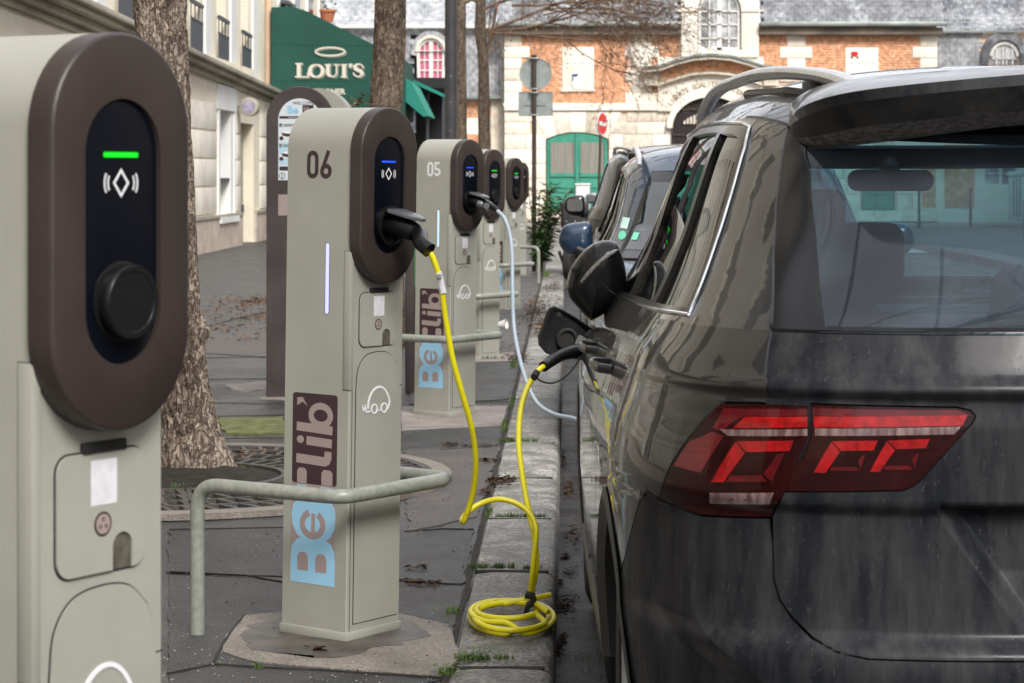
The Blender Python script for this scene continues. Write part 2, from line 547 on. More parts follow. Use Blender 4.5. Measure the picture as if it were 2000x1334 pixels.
LOW = Surf([(.18, .18, .85, .12, 4.30), (.26, .26, .905, .05, 4.40), (.40, .40, .92, .01, 4.46), (.52, .52, .928, .0, 4.49),
            (.56, .56, .93, .006, 4.49), (.60, .60, .93, .035, 4.485), (.70, .70, .93, .045, 4.47), (.80, .80, .93, .052, 4.45),
            (.83, .83, .93, .036, 4.44), (.90, .90, .922, .036, 4.43), (.96, .96, .905, .038, 4.41), (1.01, 1.01, .890, .046, 4.40), (1.03, 1.03, .885, .034, 4.40),
            (1.06, 1.06, .875, .052, 4.38), (1.13, 1.13, .835, .085, 4.36)], .85, 3.6, .75, 2.8, nose_drop)
GH = Surf([(1.13, 1.13, .835, .085, 3.58), (1.15, 1.15, .822, .10, 3.53), (1.30, 1.30, .752, .24, 3.22), (1.42, 1.42, .707, .35, 2.98),
           (1.50, 1.50, .675, .43, 2.82), (1.56, 1.56, .637, .50, 2.68), (1.60, 1.60, .585, .58, 2.58), (1.70, 1.645, .43, .80, 2.4),
           (1.85, 1.67, .22, 1.1, 2.2), (2.0, 1.68, .004, 1.4, 1.9)], .85, 3.6, .8, 3.2, roof_drop)
def plate_recess(a, v):
    """the hollow for the number plate in the tailgate"""
    ub = .385 - (.83 - v) / .23 * .165
    t = np.clip((ub - a) / .05, 0, 1); t = t * t * (3 - 2 * t)
    w = np.clip((v - .585) / .12, 0, 1) * np.clip((.826 - v) / .006, 0, 1)
    return .026 * t * w
def bumper_crease(a, v):
    uc = np.interp(v, [.3, .44, .52, .56, .60, .68, .80], [.55, .62, .72, .80, .845, .86, .855])
    return np.minimum(.045, .45 * np.clip(a - uc, 0, 1)) * np.clip((.80 - v) / .012, 0, 1)
LOW.extra = lambda a, v: plate_recess(a, v) + bumper_crease(a, v)
RIDGE = [[((.385 - (.83 - v) / .23 * .165 - o), v) for v in np.linspace(.60, .815, 16)] for o in (0, .008, .017, .025, .033, .042, .05)]
RIDGE += [[(-u, v) for u, v in l] for l in RIDGE]
RIDGE += [[(-.36, .8205), (.36, .8205)], [(-.36, .8255), (.36, .8255)]]
CREASE = [[(float(np.interp(v, [.3, .44, .52, .56, .60, .68, .80], [.55, .62, .72, .80, .845, .86, .855])) + o, v) for v in np.linspace(.36, .77, 26)] for o in (-.003, .003)]
CREASE += [[(-u, v) for u, v in l] for l in CREASE]

def paint(name, col, dusty=False, flake=0.0):
    m = bpy.data.materials.new(name); m.use_nodes = True
    n = m.node_tree; b = n.nodes['Principled BSDF']
    b.inputs['Base Color'].default_value = (*col, 1)
    b.inputs['Metallic'].default_value = 0.35
    b.inputs['Roughness'].default_value = 0.42
    b.inputs['Coat Weight'].default_value = 1.0
    b.inputs['Coat Roughness'].default_value = 0.015
    b.inputs['Coat IOR'].default_value = 1.46
    t = n.nodes.new('ShaderNodeTexCoord')
    def noise_(scale, detail, st=(1, 1, 1)):
        mp = n.nodes.new('ShaderNodeMapping'); mp.inputs['Scale'].default_value = st
        z = n.nodes.new('ShaderNodeTexNoise'); z.inputs['Scale'].default_value = scale; z.inputs['Detail'].default_value = detail; z.inputs['Roughness'].default_value = .65
        n.links.new(t.outputs['Object'], mp.inputs['Vector']); n.links.new(mp.outputs['Vector'], z.inputs['Vector']); return z
    if dusty:
        z = noise_(7, 8, (2.5, 2.5, .5)); z2 = noise_(110, 2, (1, 1, .55))
        r = n.nodes.new('ShaderNodeMapRange'); r.inputs[1].default_value = .40; r.inputs[2].default_value = .66; r.inputs[3].default_value = .0; r.inputs[4].default_value = .60
        n.links.new(z.outputs['Fac'], r.inputs[0])
        r2 = n.nodes.new('ShaderNodeMapRange'); r2.inputs[1].default_value = .63; r2.inputs[2].default_value = .68; r2.inputs[3].default_value = 0; r2.inputs[4].default_value = .5
        n.links.new(z2.outputs['Fac'], r2.inputs[0])
        mxm = n.nodes.new('ShaderNodeMath'); mxm.operation = 'MAXIMUM'; n.links.new(r.outputs[0], mxm.inputs[0]); n.links.new(r2.outputs[0], mxm.inputs[1])
        c = n.nodes.new('ShaderNodeMix'); c.data_type = 'RGBA'; c.inputs[6].default_value = (*col, 1); c.inputs[7].default_value = (.052, .051, .052, 1)
        n.links.new(mxm.outputs[0], c.inputs[0]); n.links.new(c.outputs[2], b.inputs['Base Color'])
        b.inputs['Coat Weight'].default_value = .24; b.inputs['Coat Roughness'].default_value = .22
        b.inputs['Roughness'].default_value = .6; b.inputs['Metallic'].default_value = .1; b.inputs['Specular IOR Level'].default_value = .12
        rr = n.nodes.new('ShaderNodeMapRange'); rr.inputs[1].default_value = 0; rr.inputs[2].default_value = 1; rr.inputs[3].default_value = .10; rr.inputs[4].default_value = .45
        n.links.new(mxm.outputs[0], rr.inputs[0]); n.links.new(rr.outputs[0], b.inputs['Coat Roughness'])
    else:
        z = noise_(3, 4)
        bp = n.nodes.new('ShaderNodeBump'); bp.inputs['Strength'].default_value = .12; bp.inputs['Distance'].default_value = .01
        n.links.new(z.outputs['Fac'], bp.inputs['Height']); n.links.new(bp.outputs['Normal'], b.inputs['Coat Normal'])
    return m

m_grey = paint('dark_grey_paint', (.012, .0115, .012))
m_greyd = paint('dusty_dark_grey_paint', (.008, .0095, .0135), True)
m_greyr = paint('roof_grey_paint', (.012, .0135, .018), True)
for k_, v_ in (('Coat Weight', .8), ('Metallic', .2)): m_greyr.node_tree.nodes['Principled BSDF'].inputs[k_].default_value = v_
for n_ in m_greyr.node_tree.nodes:
    if n_.type == 'MAP_RANGE' and abs(n_.inputs[4].default_value - .45) < 1e-4: n_.inputs[3].default_value = .06; n_.inputs[4].default_value = .3
m_blue = paint('dark_blue_paint', (.012, .035, .075))
m_black = M('gloss_black_trim', (.006, .006, .007), rough=.15, spec=.35)
m_rubber = M('black_rubber', (.012, .012, .012), (.02, .019, .018), scale=8, rough=.75)
m_plast = M('black_plastic', (.014, .014, .015), (.022, .021, .021), scale=12, rough=.42, bump=.15, bscale=400)
m_dark = M('dark_cavity', (.004, .004, .004), rough=.9)
m_chrome = M('chrome', (.75, .76, .78), rough=.12, metallic=1)
m_alu = M('brushed_aluminium', (.62, .62, .63), (.70, .70, .71), scale=20, rough=.26, metallic=.8, rough2=.36)
m_glr = glass('rear_window_glass', (.17, .34, .41), ior=1.45, film=.13)
m_gls = glass('tinted_side_glass', (.04, .05, .055), ior=1.55)
m_glo = glass('reflecting_windscreen', (.25, .42, .46), ior=2.1)
m_glw = glass('clear_windscreen_glass', (.75, .92, .90), ior=1.5)
m_glh = glass('headlight_glass', (.8, .85, .9))
m_cloth = M('dark_seat_cloth', (.02, .022, .026), (.03, .032, .036), scale=30, rough=.85)
m_tail0 = M('dark_red_lens', (.012, .001, .001), (.022, .001, .002), scale=20, rough=.22, coat=.22, spec=.2)
m_tail1 = M('bright_red_lens', (.36, .003, .005), (.20, .002, .003), scale=55, rough=.25, coat=.45, spec=.3)
m_tail2 = M('deep_red_lens', (.11, .002, .005), (.06, .001, .003), scale=25, rough=.25, coat=.45, spec=.3)
m_tail3 = M('side_red_lens', (.14, .010, .010), (.07, .004, .004), scale=14, rough=.3, coat=.45, spec=.3)
m_tailw = M('clear_ribbed_lens', (.24, .16, .16), (.09, .04, .04), scale=90, rough=.3, coat=1, stretch=(1, 1, .1))
m_rim = M('silver_rim', (.35, .35, .36), rough=.3, metallic=.9)
m_head = M('headlight_bowl', (.6, .62, .65), rough=.15, metallic=.8)

def uvp(S, yv, side):
    return [(S.u_at(y, v, side), v) for y, v in yv]

def wheel_mesh():
    fr = Frame((0, 0, 0), (0, 1, 0), (0, 0, 1))      # normal +x
    b = MB(); b.lathe(fr, [(.21, -.09), (.30, -.11), (.335, -.10), (.345, -.08), (.345, .08), (.335, .10), (.30, .115), (.24, .11), (.23, .09)], 40)
    t = MB()
    for k in range(64):
        a = 2 * math.pi * k / 64
        f2 = Frame((0, math.cos(a) * .345, math.sin(a) * .345), (0, -math.sin(a), math.cos(a)), (1, 0, 0))
        for q in (-.06, 0, .06):
            t.fbox(f2, -.012, .012, q - .022, q + .022, -.01, .004) if False else t.fbox(f2, -.011, .011, q - .023, q + .023, -.006, .004)
    b.add(t.v, t.f)
    r = MB(); r.lathe(fr, [(.235, .05), (.235, .105), (.22, .105), (.21, .06), (.06, .03), (.05, .08), (0.02, .085)], 36)
    for k in range(5):
        a = 2 * math.pi * k / 5
        f2 = Frame((0.06, 0, 0), (0, math.cos(a), math.sin(a)), (0, -math.sin(a), math.cos(a)))
        r.fbox(f2, .03, .225, -.03, .03, -.01, .035)
    return b.mesh('tyre', m_rubber), r.mesh('rim', m_rim)

def build_car(name, label, cat_, group, x, y, facing, pm, pd, step=1.0, rich=False, scale=(1, 1, 1), tint=None):
    """facing 0: nose away from the camera, 1: nose towards it"""
    root = thing(name, label, cat_, (x, y, -.12), (math.pi if facing else 0) + (YAW if rich else 0), group)
    root.scale = scale
    du, dv = .04 * step, .016 * step
    S = LOW
    def both(fn):
        for sd in (-1, 1): fn(sd)
    # ---- inner dark shell that closes the gaps
    u_end = S.u3
    ring = lambda cy, r, a0, a1, sd, n=22: [(S.u_at(cy - r * math.cos(R(lerp(a0, a1, i / n))), max(.18, .345 + r * math.sin(R(lerp(a0, a1, i / n)))), sd), max(.18, .345 + r * math.sin(R(lerp(a0, a1, i / n))))) for i in range(n + 1)]
    RA = .385
    wy = (.86, 3.54)
    # lower body as separate panels on each side
    if rich:
        sideb = lambda px, py: trace(S, px, py)
        tg = [sideb(*p) for p in ((1505, 657), (1499, 740), (1500, 789), (1578, 792), (1580, 850), (1548, 930), (1510, 1008), (1511, 1060), (1513, 1130), (1524, 1170), (1550, 1207), (1590, 1245), (1640, 1272), (1700, 1286), (1850, 1290))]
        tg[0] = (tg[0][0], 1.128)
    else:
        tg = [(-.76, 1.128), (-.70, 1.0), (-.66, .8), (-.66, .62), (-.55, .56), (-.3, .55)]
    tgm = [(-u, v) for u, v in tg][::-1]
    if rich:      # the lamps sit in cut-outs of the tailgate
        lamp_out = [trace(S, *p) for p in ((1407, 788), (1480, 789), (1578, 792), (1580, 850), (1548, 930), (1503, 1009), (1430, 1008), (1364, 1004), (1288, 973), (1300, 938), (1312, 909), (1340, 866), (1369, 828))]
        lamp_in = [trace(S, *p) for p in ((1585, 790), (1868, 797), (1895, 803), (1904, 814), (1896, 828), (1797, 938), (1785, 948), (1763, 957), (1535, 959), (1560, 905), (1584, 857))]
    else:
        lamp_out = [(-.82, 1.0), (-.62, 1.0), (-.62, .83), (-.80, .81), (-.97, .81), (-.9, .93)]
        lamp_in = [(-.61, 1.0), (-.36, 1.0), (-.44, .86), (-.61, .85)]
    mir = lambda poly: [(-u, v) for u, v in poly]
    panel('tailgate', S, tg + tgm, pd, root, du=.02 * step, dv=.009 * step, holes=[shrink(lamp_in, -.003), shrink(mir(lamp_in), -.003)] if rich else (), lines=RIDGE if rich else ())
    # bumper: below tailgate, reaching forward to the wheel arch
    vs = .80 if rich else .78
    lo = tg[tg.index(min(tg, key=lambda q: abs(q[1] - .80))):]
    bl = [(S.u_at(wy[0] - RA - .0, .18, -1), .18), (S.u_at(wy[0] - RA, .36, -1), .36), (S.u_at(wy[0] - RA + .10, .60, -1), .60), (-1.12, .66), (-1.01, .80)]
    seam_low = [(u - .006, v - .002) for u, v in tg if v < .795][::1]
    seam_low[0] = (seam_low[0][0], .792)
    if rich:
        top = [(-.985, .788), (lamp_out[7][0], lamp_out[7][1] - .004), (lamp_out[5][0], lamp_out[5][1] - .004)]
        top = [(lamp_out[8][0] - .002, lamp_out[8][1] - .005)] + [(lamp_out[7][0], lamp_out[7][1] - .005), (lamp_out[5][0] - .005, lamp_out[5][1] - .005)]
        seam_low = [(u - .005, v - .003) for u, v in tg if v < .785]
    else:
        top = []
    bump_half = bl[:4] + ([(top[0][0] - .05, top[0][1] + .012)] if rich else [(-1.0, .79)]) + top + seam_low
    bump_poly = bump_half + mir(bump_half)[::-1]
    panel('bumper', S, bump_poly, pd, root, du=.025 * step, dv=.011 * step, lines=CREASE if rich else ())
    def side(sd):
        f = lambda poly: poly if sd < 0 else mir(poly)
        fv = lambda yv: [(S.u_at(y_, v_, -1), v_) for y_, v_ in yv]
        # rear quarter
        tail = [(-.7 - .0, 1.128)] if not rich else []
        seam_hi = [(u - .005, v) for u, v in tg if v > 1.0]
        g = .0025
        if rich:
            lo_ = [lamp_out[0], ] + lamp_out[:7:-1]
            corner = [(lamp_out[1][0], lamp_out[1][1] + .005), (lamp_out[0][0], lamp_out[0][1] + .005)] + [(q[0] - .005, q[1] + .002) for q in lamp_out[:7:-1]]
            corner += [(top[0][0] - .053, top[0][1] + .017)]
        else:
            corner = [(-.70, 1.0), (-.83, 1.01), (-.93, .93), (-1.0, .80)]
        start = [(seam_hi[0][0], 1.13)] + seam_hi[1:]
        arch = fv([])
        a_r = [(S.u_at(wy[0] - RA * math.cos(R(t)), .345 + RA * math.sin(R(t)), -1), .345 + RA * math.sin(R(t))) for t in np.linspace(44, 165, 16)]
        quarter = start + corner + [(-1.125, .665)] + [a_r[0]] + a_r[1:] + fv([(1.30, .34), (1.33, .5), (1.44, .8), (1.44, 1.13)])
        panel('quarter_panel', S, f(quarter), pm, root, du=du * .7, dv=dv * .7)
        panel('rear_door', S, f(fv([(1.448, 1.13), (1.448, .8), (1.34, .5), (1.31, .34), (2.24, .34), (2.24, 1.13)])), pm, root, du=du, dv=dv)
        panel('front_door', S, f(fv([(2.248, 1.13), (2.248, .34), (3.06, .34), (3.10, .6), (3.13, 1.13)])), pm, root, du=du, dv=dv)
        a_f = [(S.u_at(wy[1] - RA * math.cos(R(t)), .345 + RA * math.sin(R(t)), -1), .345 + RA * math.sin(R(t))) for t in np.linspace(12, 168, 18)]
        fend = fv([(3.138, 1.13), (3.108, .6), (3.072, .42)]) + a_f + fv([(4.0, .42)]) + [(-S.u3 + .62, .62), (-S.u3 + .62, 1.13)]
        panel('front_fender', S, f(fend), pm, root, du=du, dv=dv)
        panel('sill', S, f(fv([(wy[0] + RA + .02, .18), (wy[0] + RA + .015, .33), (wy[1] - RA - .015, .33), (wy[1] - RA - .02, .18)])), m_plast, root, du=.1, dv=.03, off=.006)
        # wheel arch lip and liner
        for cy_ in wy:
            lp = MB()
            a0, a1 = (-5, 185)
            rows = []
            for t in np.linspace(a0, a1, 26):
                yy = cy_ - RA * math.cos(R(t)); zz = .345 + RA * math.sin(R(t)); zz = max(.2, zz)
                p = S.ev(S.u_at(yy, zz, -1), zz)
                xx = abs(float(p[0])); zz = float(p[2])
                ri = RA - .03
                rows.append([Vector((sd * (xx + .003), yy - .022 * math.cos(R(t)) * -1 * -1, zz + .022 * math.sin(R(t)))), Vector((sd * (xx + .008), yy, zz)),
                             Vector((sd * (xx - .01), cy_ - ri * math.cos(R(t)), .345 + ri * math.sin(R(t)))), Vector((sd * .55, cy_ - ri * math.cos(R(t)), .345 + ri * math.sin(R(t))))])
            lp.grid(rows)
            lp.build('wheel_arch_trim', m_plast, root)
        # lamps
        k = lambda name_, poly, mt, off, par: panel(name_, S, f(poly), mt, par, du=.03, dv=.012, off=off, skirt=.012 if off < .001 else .0025)
        l1 = k('tail_light', lamp_out, m_tail0, .0, root); l2 = k('tail_light', lamp_in, m_tail0, .0, root)
        if rich:
            Z = lambda pts: [trace(S, 1250 + a * .4753, 700 + b_ * .4753) for a, b_ in pts]
            for nm, pts, mt, par, off in (
                ('upper_band', [(345, 205), (688, 208), (688, 236), (430, 236), (380, 262), (335, 300), (300, 285)], m_tail2, l1, .001),
                ('red_band', [(432, 240), (688, 240), (688, 283), (385, 286)], m_tail1, l1, .0015),
                ('white_strip', [(330, 292), (688, 290), (688, 318), (362, 318)], m_tailw, l1, .002),
                ('side_lens', [(300, 302), (345, 320), (250, 470), (140, 440), (200, 345)], m_tail3, l1, .001),
                ('light_bar', [(400, 340), (630, 338), (615, 380), (437, 385)], m_tail1, l1, .002),
                ('light_bar', [(396, 344), (433, 389), (345, 508), (295, 508)], m_tail1, l1, .0022),
                ('light_bar', [(372, 482), (500, 480), (522, 507), (356, 507)], m_tail2, l1, .002),
                ('light_bar', [(566, 396), (596, 388), (541, 507), (508, 474)], m_tail2, l1, .002),
                ('reversing_light', [(288, 552), (550, 552), (532, 598), (288, 594)], m_tailw, l1, .0015),
                ('upper_band', [(712, 205), (1300, 212), (1358, 232), (1340, 236), (712, 236)], m_tail2, l2, .001),
                ('red_band', [(715, 239), (1345, 234), (1325, 276), (715, 284)], m_tail1, l2, .0015),
                ('white_strip', [(720, 288), (1318, 281), (1290, 312), (720, 318)], m_tailw, l2, .002),
                ('light_bar', [(790, 340), (977, 338), (960, 378), (827, 380)], m_tail1, l2, .002),
                ('light_bar', [(787, 344), (823, 384), (762, 470), (715, 468)], m_tail1, l2, .0022),
                ('light_bar', [(790, 446), (886, 446), (902, 462), (780, 460)], m_tail2, l2, .002),
                ('light_bar', [(896, 418), (926, 392), (906, 458)], m_tail2, l2, .002),
                ('light_bar', [(1018, 338), (1190, 331), (1175, 368), (1054, 373)], m_tail1, l2, .002),
                ('light_bar', [(1014, 341), (1048, 376), (985, 466), (945, 466)], m_tail1, l2, .0022),
                ('light_bar', [(1010, 442), (1106, 440), (1122, 458), (1000, 456)], m_tail2, l2, .002),
                ('light_bar', [(1118, 412), (1146, 386), (1128, 452)], m_tail2, l2, .002)):
                k(nm, Z(pts), mt, off, par)
        # side windows on the upper body: (y, v)
        H = GH
        hv = lambda yv: [(H.u_at(y_, v_, -1), v_) for y_, v_ in yv]
        wb, wt = 1.158, 1.525
        rearpts = [trace(H, *p) for p in ((1458, 232), (1467, 250), (1458, 290), (1432, 380), (1402, 475), (1372, 560), (1357, 597))] if rich else hv([(1.10, 1.545), (.99, 1.535), (.91, 1.50), (.84, 1.42), (.70, 1.28), (.50, 1.145)])
        if rich: rearpts = [(u_, min(v_, 1.546)) for u_, v_ in rearpts]; rearpts[-1] = (rearpts[-1][0], 1.145)
        frame_ = rearpts + hv([(1.4, 1.142), (2.3, 1.142), (3.06, 1.142), (2.86, 1.28), (2.63, 1.42), (2.42, 1.515), (2.28, 1.538), (1.8, 1.548)])
        rin = [(u_ - .035, v_) for u_, v_ in rearpts]
        g1 = hv([(.93, wb), (1.10, wt)]) + [(rin[0][0] - .02, wt)] + [(u_, min(v_, 1.515)) for u_, v_ in rin[1:-1]] + [(rin[-1][0], wb)]
        g2 = hv([(1.04, wb), (1.86, wb), (1.88, wt + .005), (1.16, wt + .003)])
        g3 = hv([(1.98, wb), (2.99, wb), (2.80, 1.28), (2.58, 1.42), (2.37, 1.50), (1.98, wt + .003)])
        panel('window_frame', H, f(frame_), m_black, root, holes=[f(q) for q in (g1, g2, g3)], du=du, dv=dv, off=.002, skirt=.02)
        for q in (g1, g2, g3):
            panel('side_window', H, f(shrink(q, -.01)), m_gls, root, du=du, dv=dv, off=-.008, skirt=0)
        ch = [Vector(H.ev(u_, v_)) for u_, v_ in resample(f(frame_), .1, .03)]
        nn = [Vector(H.nrm(np.array(u_), np.array(v_))) for u_, v_ in resample(f(frame_), .1, .03)]
        ch = [c + (n_ if n_.x * sd > 0 else -n_) * .004 for c, n_ in zip(ch, nn)]
        MB().tube(ch + [ch[0]], .0036, 6, caps=False).build('chrome_trim', m_chrome, root)
        side.frame = frame_
        # door handles
        for yy in (1.50, 2.42):
            v_ = .995; p = S.ev(S.u_at(yy, v_, sd), v_); n_ = Vector((sd, 0, .1))
            q = Vector(p)
            MB().tube([q + n_ * .0, q + n_ * .035 + Vector((0, -.02, 0)), q + n_ * .045 + Vector((0, -.08, .003)), q + n_ * .045 + Vector((0, -.15, .003)), q + n_ * .03 + Vector((0, -.19, 0)), q + Vector((0, -.2, 0))], .0105, 8, flat=(.6, 1.15)).build('door_handle', pm, root)
        # roof rail
        A = lambda y_, v_, up: Vector(GH.ev(GH.u_at(y_, v_, sd), v_)) + Vector((0, 0, up))
        if True:
            pr = smooth_path([A(.66, 1.61, -.004), A(.74, 1.615, .030), A(.90, 1.615, .044), A(1.3, 1.612, .045), A(2.0, 1.608, .040), A(2.35, 1.6, .028), A(2.55, 1.592, .006), A(2.66, 1.585, -.02)], 6)
            xr = A(1.9, 1.605, 0).x
            for q_ in pr:
                if q_.y > 1.7: q_.x = xr + sd * .004
            rr = [lerp(.040, .024, min(1, i / 10)) for i in range(len(pr))]
            rr = [r_ * (1 if i < len(pr) - 6 else .8) for i, r_ in enumerate(rr)]
            rl = MB().tube(pr, rr, 12, flat=(.8, .62)).build('roof_rail', m_alu, root)
            MB().tube([A(.80, 1.612, -.002), A(.9, 1.612, .004), A(1.4, 1.612, .004), A(2.6, 1.595, .004)], .012, 8).build('rail_foot', m_plast, rl)
            b = MB(); fo = A(.78, 1.612, 0); b.box(fo.x - .014, fo.x + .014, fo.y, fo.y + .14, fo.z - .01, fo.z + .034); b.build('rail_foot', m_plast, rl, bevel=.006)
        # door mirror
        mirror(root, sd, folded=rich, pm=pm)
    both(side)
    # ---- glasshouse
    H = GH
    if rich:
        rg = [trace(H, *p) for p in ((1506, 640), (1511, 500), (1516, 400), (1528, 300), (1541, 243))]
        rg = [(rg[0][0] - .0, 1.133)] + rg
    else:
        rg = [(-.76, 1.133), (-.78, 1.38), (-.83, 1.52)]
    vt = 1.545
    rg = [(u, min(v, vt - .004)) for u, v in rg]
    rgp = rg + [(rg[-1][0] + .05, vt)] 
    rgp = rgp + mir(rgp)[::-1]
    wsh = [(.86, 1.145), (.80, 1.28), (.735, 1.42), (.70, 1.50), (.68, 1.545)]
    w_l = [(-H.u3 + w, v) for w, v in wsh]
    shell = [(w_l[0][0] , 1.13)] + w_l + [(-H.u3, 1.56), (-H.u3, 2.0), (H.u3, 2.0), (H.u3, 1.56)] + mir(w_l)[::-1] + [(-w_l[0][0], 1.13)]
    fr_ = side.frame
    panel('roof_shell', H, shell, pm, root, holes=[shrink(rgp, -.003), shrink(fr_, .004), mir(shrink(fr_, .004))], du=du * .8, dv=dv * .8)
    if rich:
        cl = [trace(H, *p) for p in ((1610, 646), (1600, 560), (1590, 440), (1580, 340), (1573, 275))]
        cl = [(cl[0][0], 1.143)] + cl
    else:
        cl = [(-.68, 1.145), (-.70, 1.50)]
    clp = cl + [(cl[-1][0] + .02, 1.535)]
    clp = clp + mir(clp)[::-1]
    fr2 = panel('rear_window', H, shrink(clp, -.02), m_glr, root, du=.03 * step, dv=.02 * step, off=-.004, skirt=0)
    panel('window_border', H, shrink(rgp, .002), m_black, fr2, holes=[clp], du=.03, dv=.015, off=.0, skirt=.01)
    wp = [(H.u3 - w, v) for w, v in wsh] + [(H.u3 + w, v) for w, v in wsh[::-1]]
    wi = shrink(wp, .045)
    ws = panel('windscreen', H, wi, tint or m_glw, root, du=.05, dv=.02, off=0, skirt=0)
    panel('window_border', H, wp, m_black, ws, holes=[wi], du=.05, dv=.02, off=-.002, skirt=.01)
    # bonnet
    ya = 2.85
    rows = []
    a0 = LOW.u_at(ya, 1.13, 1); b0 = GH.u_at(ya, 1.13, 1)
    N_ = 26
    for i in range(2 * N_ + 1):
        t = i / N_
        if t <= 1: ua, ub = lerp(-a0, -LOW.u3, t), lerp(-b0, -GH.u3, t)
        else: ua, ub = lerp(LOW.u3, a0, t - 1), lerp(GH.u3, b0, t - 1)
        a_ = Vector(LOW.ev(ua, 1.13)); b_ = Vector(GH.ev(ub, 1.13))
        row = []
        for k_ in range(9):
            s_ = k_ / 8; p = a_.lerp(b_, s_); p.z += .045 * math.sin(math.pi * s_) * min(1, max(0, (p.y - 2.85) / .8)) * (1 - s_ * .3)
            row.append(p)
        rows.append(row)
    MB().grid(rows).build('bonnet', pm, root, smooth=60)
    # front bumper, grille, headlights
    u3 = LOW.u3
    panel('front_bumper', LOW, [(u3 - .615, 1.128), (u3 - .615, .60), (LOW.u_at(3.54 + RA + .01, .36, 1), .36), (LOW.u_at(3.54 + RA + .0, .18, 1), .18),
          (2 * u3 - LOW.u_at(3.54 + RA, .18, 1), .18), (2 * u3 - LOW.u_at(3.54 + RA + .01, .36, 1), .36), (u3 + .615, .60), (u3 + .615, 1.128)], pm, root, du=.05, dv=.02)
    panel('grille', LOW, [(u3 - .42, .74), (u3 + .42, .74), (u3 + .48, .88), (u3 - .48, .88)], m_black, root, du=.06, dv=.03, off=.008)
    panel('lower_grille', LOW, [(u3 - .6, .30), (u3 + .6, .30), (u3 + .5, .50), (u3 - .5, .50)], m_plast, root, du=.06, dv=.03, off=.008)
    for sd in (-1, 1):
        q = [(u3 + sd * .50, .76), (u3 + sd * .92, .80), (u3 + sd * 1.0, .92), (u3 + sd * .52, .88)]
        hl = panel('headlight', LOW, q, m_head, root, du=.05, dv=.02, off=.006)
        panel('headlight_glass', LOW, q, m_glh, hl, du=.05, dv=.02, off=.016, skirt=0)
    # floor, inner shell
    b = MB(); b.box(-.80, .80, .35, .45, .22, 1.0); b.box(-.56, .56, .3, 4.2, .2, .3); b.box(-.80, .80, 1.3, 3.1, .24, .34)
    b.box(-.88, -.84, 1.3, 3.1, .26, .95); b.box(.84, .88, 1.3, 3.1, .26, .95); b.box(-.55, .55, 3.1, 4.1, .3, .8)
    b.build('underbody', m_dark, root)
    U = [(u_, v_) for u_, v_ in [(-LOW.u_at(wy[0] - RA - .03, .3, 1), .22), (-1.05, .75), (-.9, 1.08), (.9, 1.08), (1.05, .75), (LOW.u_at(wy[0] - RA - .03, .3, 1), .22)]]
    panel('inner_shell', LOW, U, m_dark, root, du=.06, dv=.02, off=-.03, skirt=0)
    # seats, parcel shelf, dashboard, mirror
    it = MB()
    it.box(-.72, .72, .55, 1.15, .95, .985)
    it.build('parcel_shelf', m_cloth, root)
    b = MB(); b.box(-.68, .68, 3.1, 3.4, .85, 1.0); b.box(-.70, .70, 2.7, 3.1, .8, .985); b.build('dashboard', m_cloth, root, bevel=.03)
    def seat(xc, y0, w, h0, h1, hw_):
        s_ = MB(); s_.add([(xc - w / 2, y0, h0), (xc + w / 2, y0, h0), (xc + w / 2, y0 + .13, h0), (xc - w / 2, y0 + .13, h0),
                           (xc - w / 2 * .85, y0 - .12, h1), (xc + w / 2 * .85, y0 - .12, h1), (xc + w / 2 * .85, y0 - .03, h1), (xc - w / 2 * .85, y0 - .03, h1)],
                          [(0, 1, 5, 4), (1, 2, 6, 5), (2, 3, 7, 6), (3, 0, 4, 7), (4, 5, 6, 7), (3, 2, 1, 0)])
        se = s_.build('seat', m_cloth, root, bevel=.06, bseg=4)
        hb = MB(); hb.box(xc - hw_ / 2, xc + hw_ / 2, y0 - .13, y0 - .04, h1 + .035, h1 + .21)
        hb.build('headrest', m_cloth, se, bevel=.035, bseg=4)
        for q in (-.06, .06): MB().tube([(xc + q, y0 - .08, h1 - .02), (xc + q, y0 - .09, h1 + .06)], .007).build('headrest_post', m_chrome, se)
    for xc in (-.36, .36): seat(xc, 1.25, .46, .5, 1.10, .25)
    for xc in (-.37, .37): seat(xc, 2.15, .50, .5, 1.17, .26)
    b = MB(); b.poly(Frame((-.02, 2.66, 1.40), (1, 0, 0), (0, 0, 1)), rrect(-.125, .125, -.03, .033, .028), -.03, .0)
    b.tube([(-.02, 2.67, 1.42), (-.02, 2.74, 1.46)], .03); b.build('interior_mirror', m_plast, root, bevel=.004)
    fr = Frame((-.37, 2.75, 1.02), (1, 0, 0), (0, -.3, 1))
    MB().tube([fr(.18 * math.cos(a), .18 * math.sin(a)) for a in np.linspace(0, 2 * math.pi, 25)], .015, 8, caps=False).build('steering_wheel', m_plast, root)
    # wheels
    ty, ri = cached('wheel', wheel_mesh)
    for yy in wy:
        for sd in (-1, 1):
            w_ = obj('wheel', ty, root, loc=(sd * .775, yy, .345), rot=(0, 0, 0 if sd > 0 else math.pi))
            obj('rim', ri, w_)
    # tail spoiler
    if rich:
        spoiler(root, pm, pd)
    else:
        b = MB(); b.box(-.5, .5, .42, .8, 1.56, 1.60); b.build('spoiler', pm, root, bevel=.012)
    # number plate in the hollow
    return root

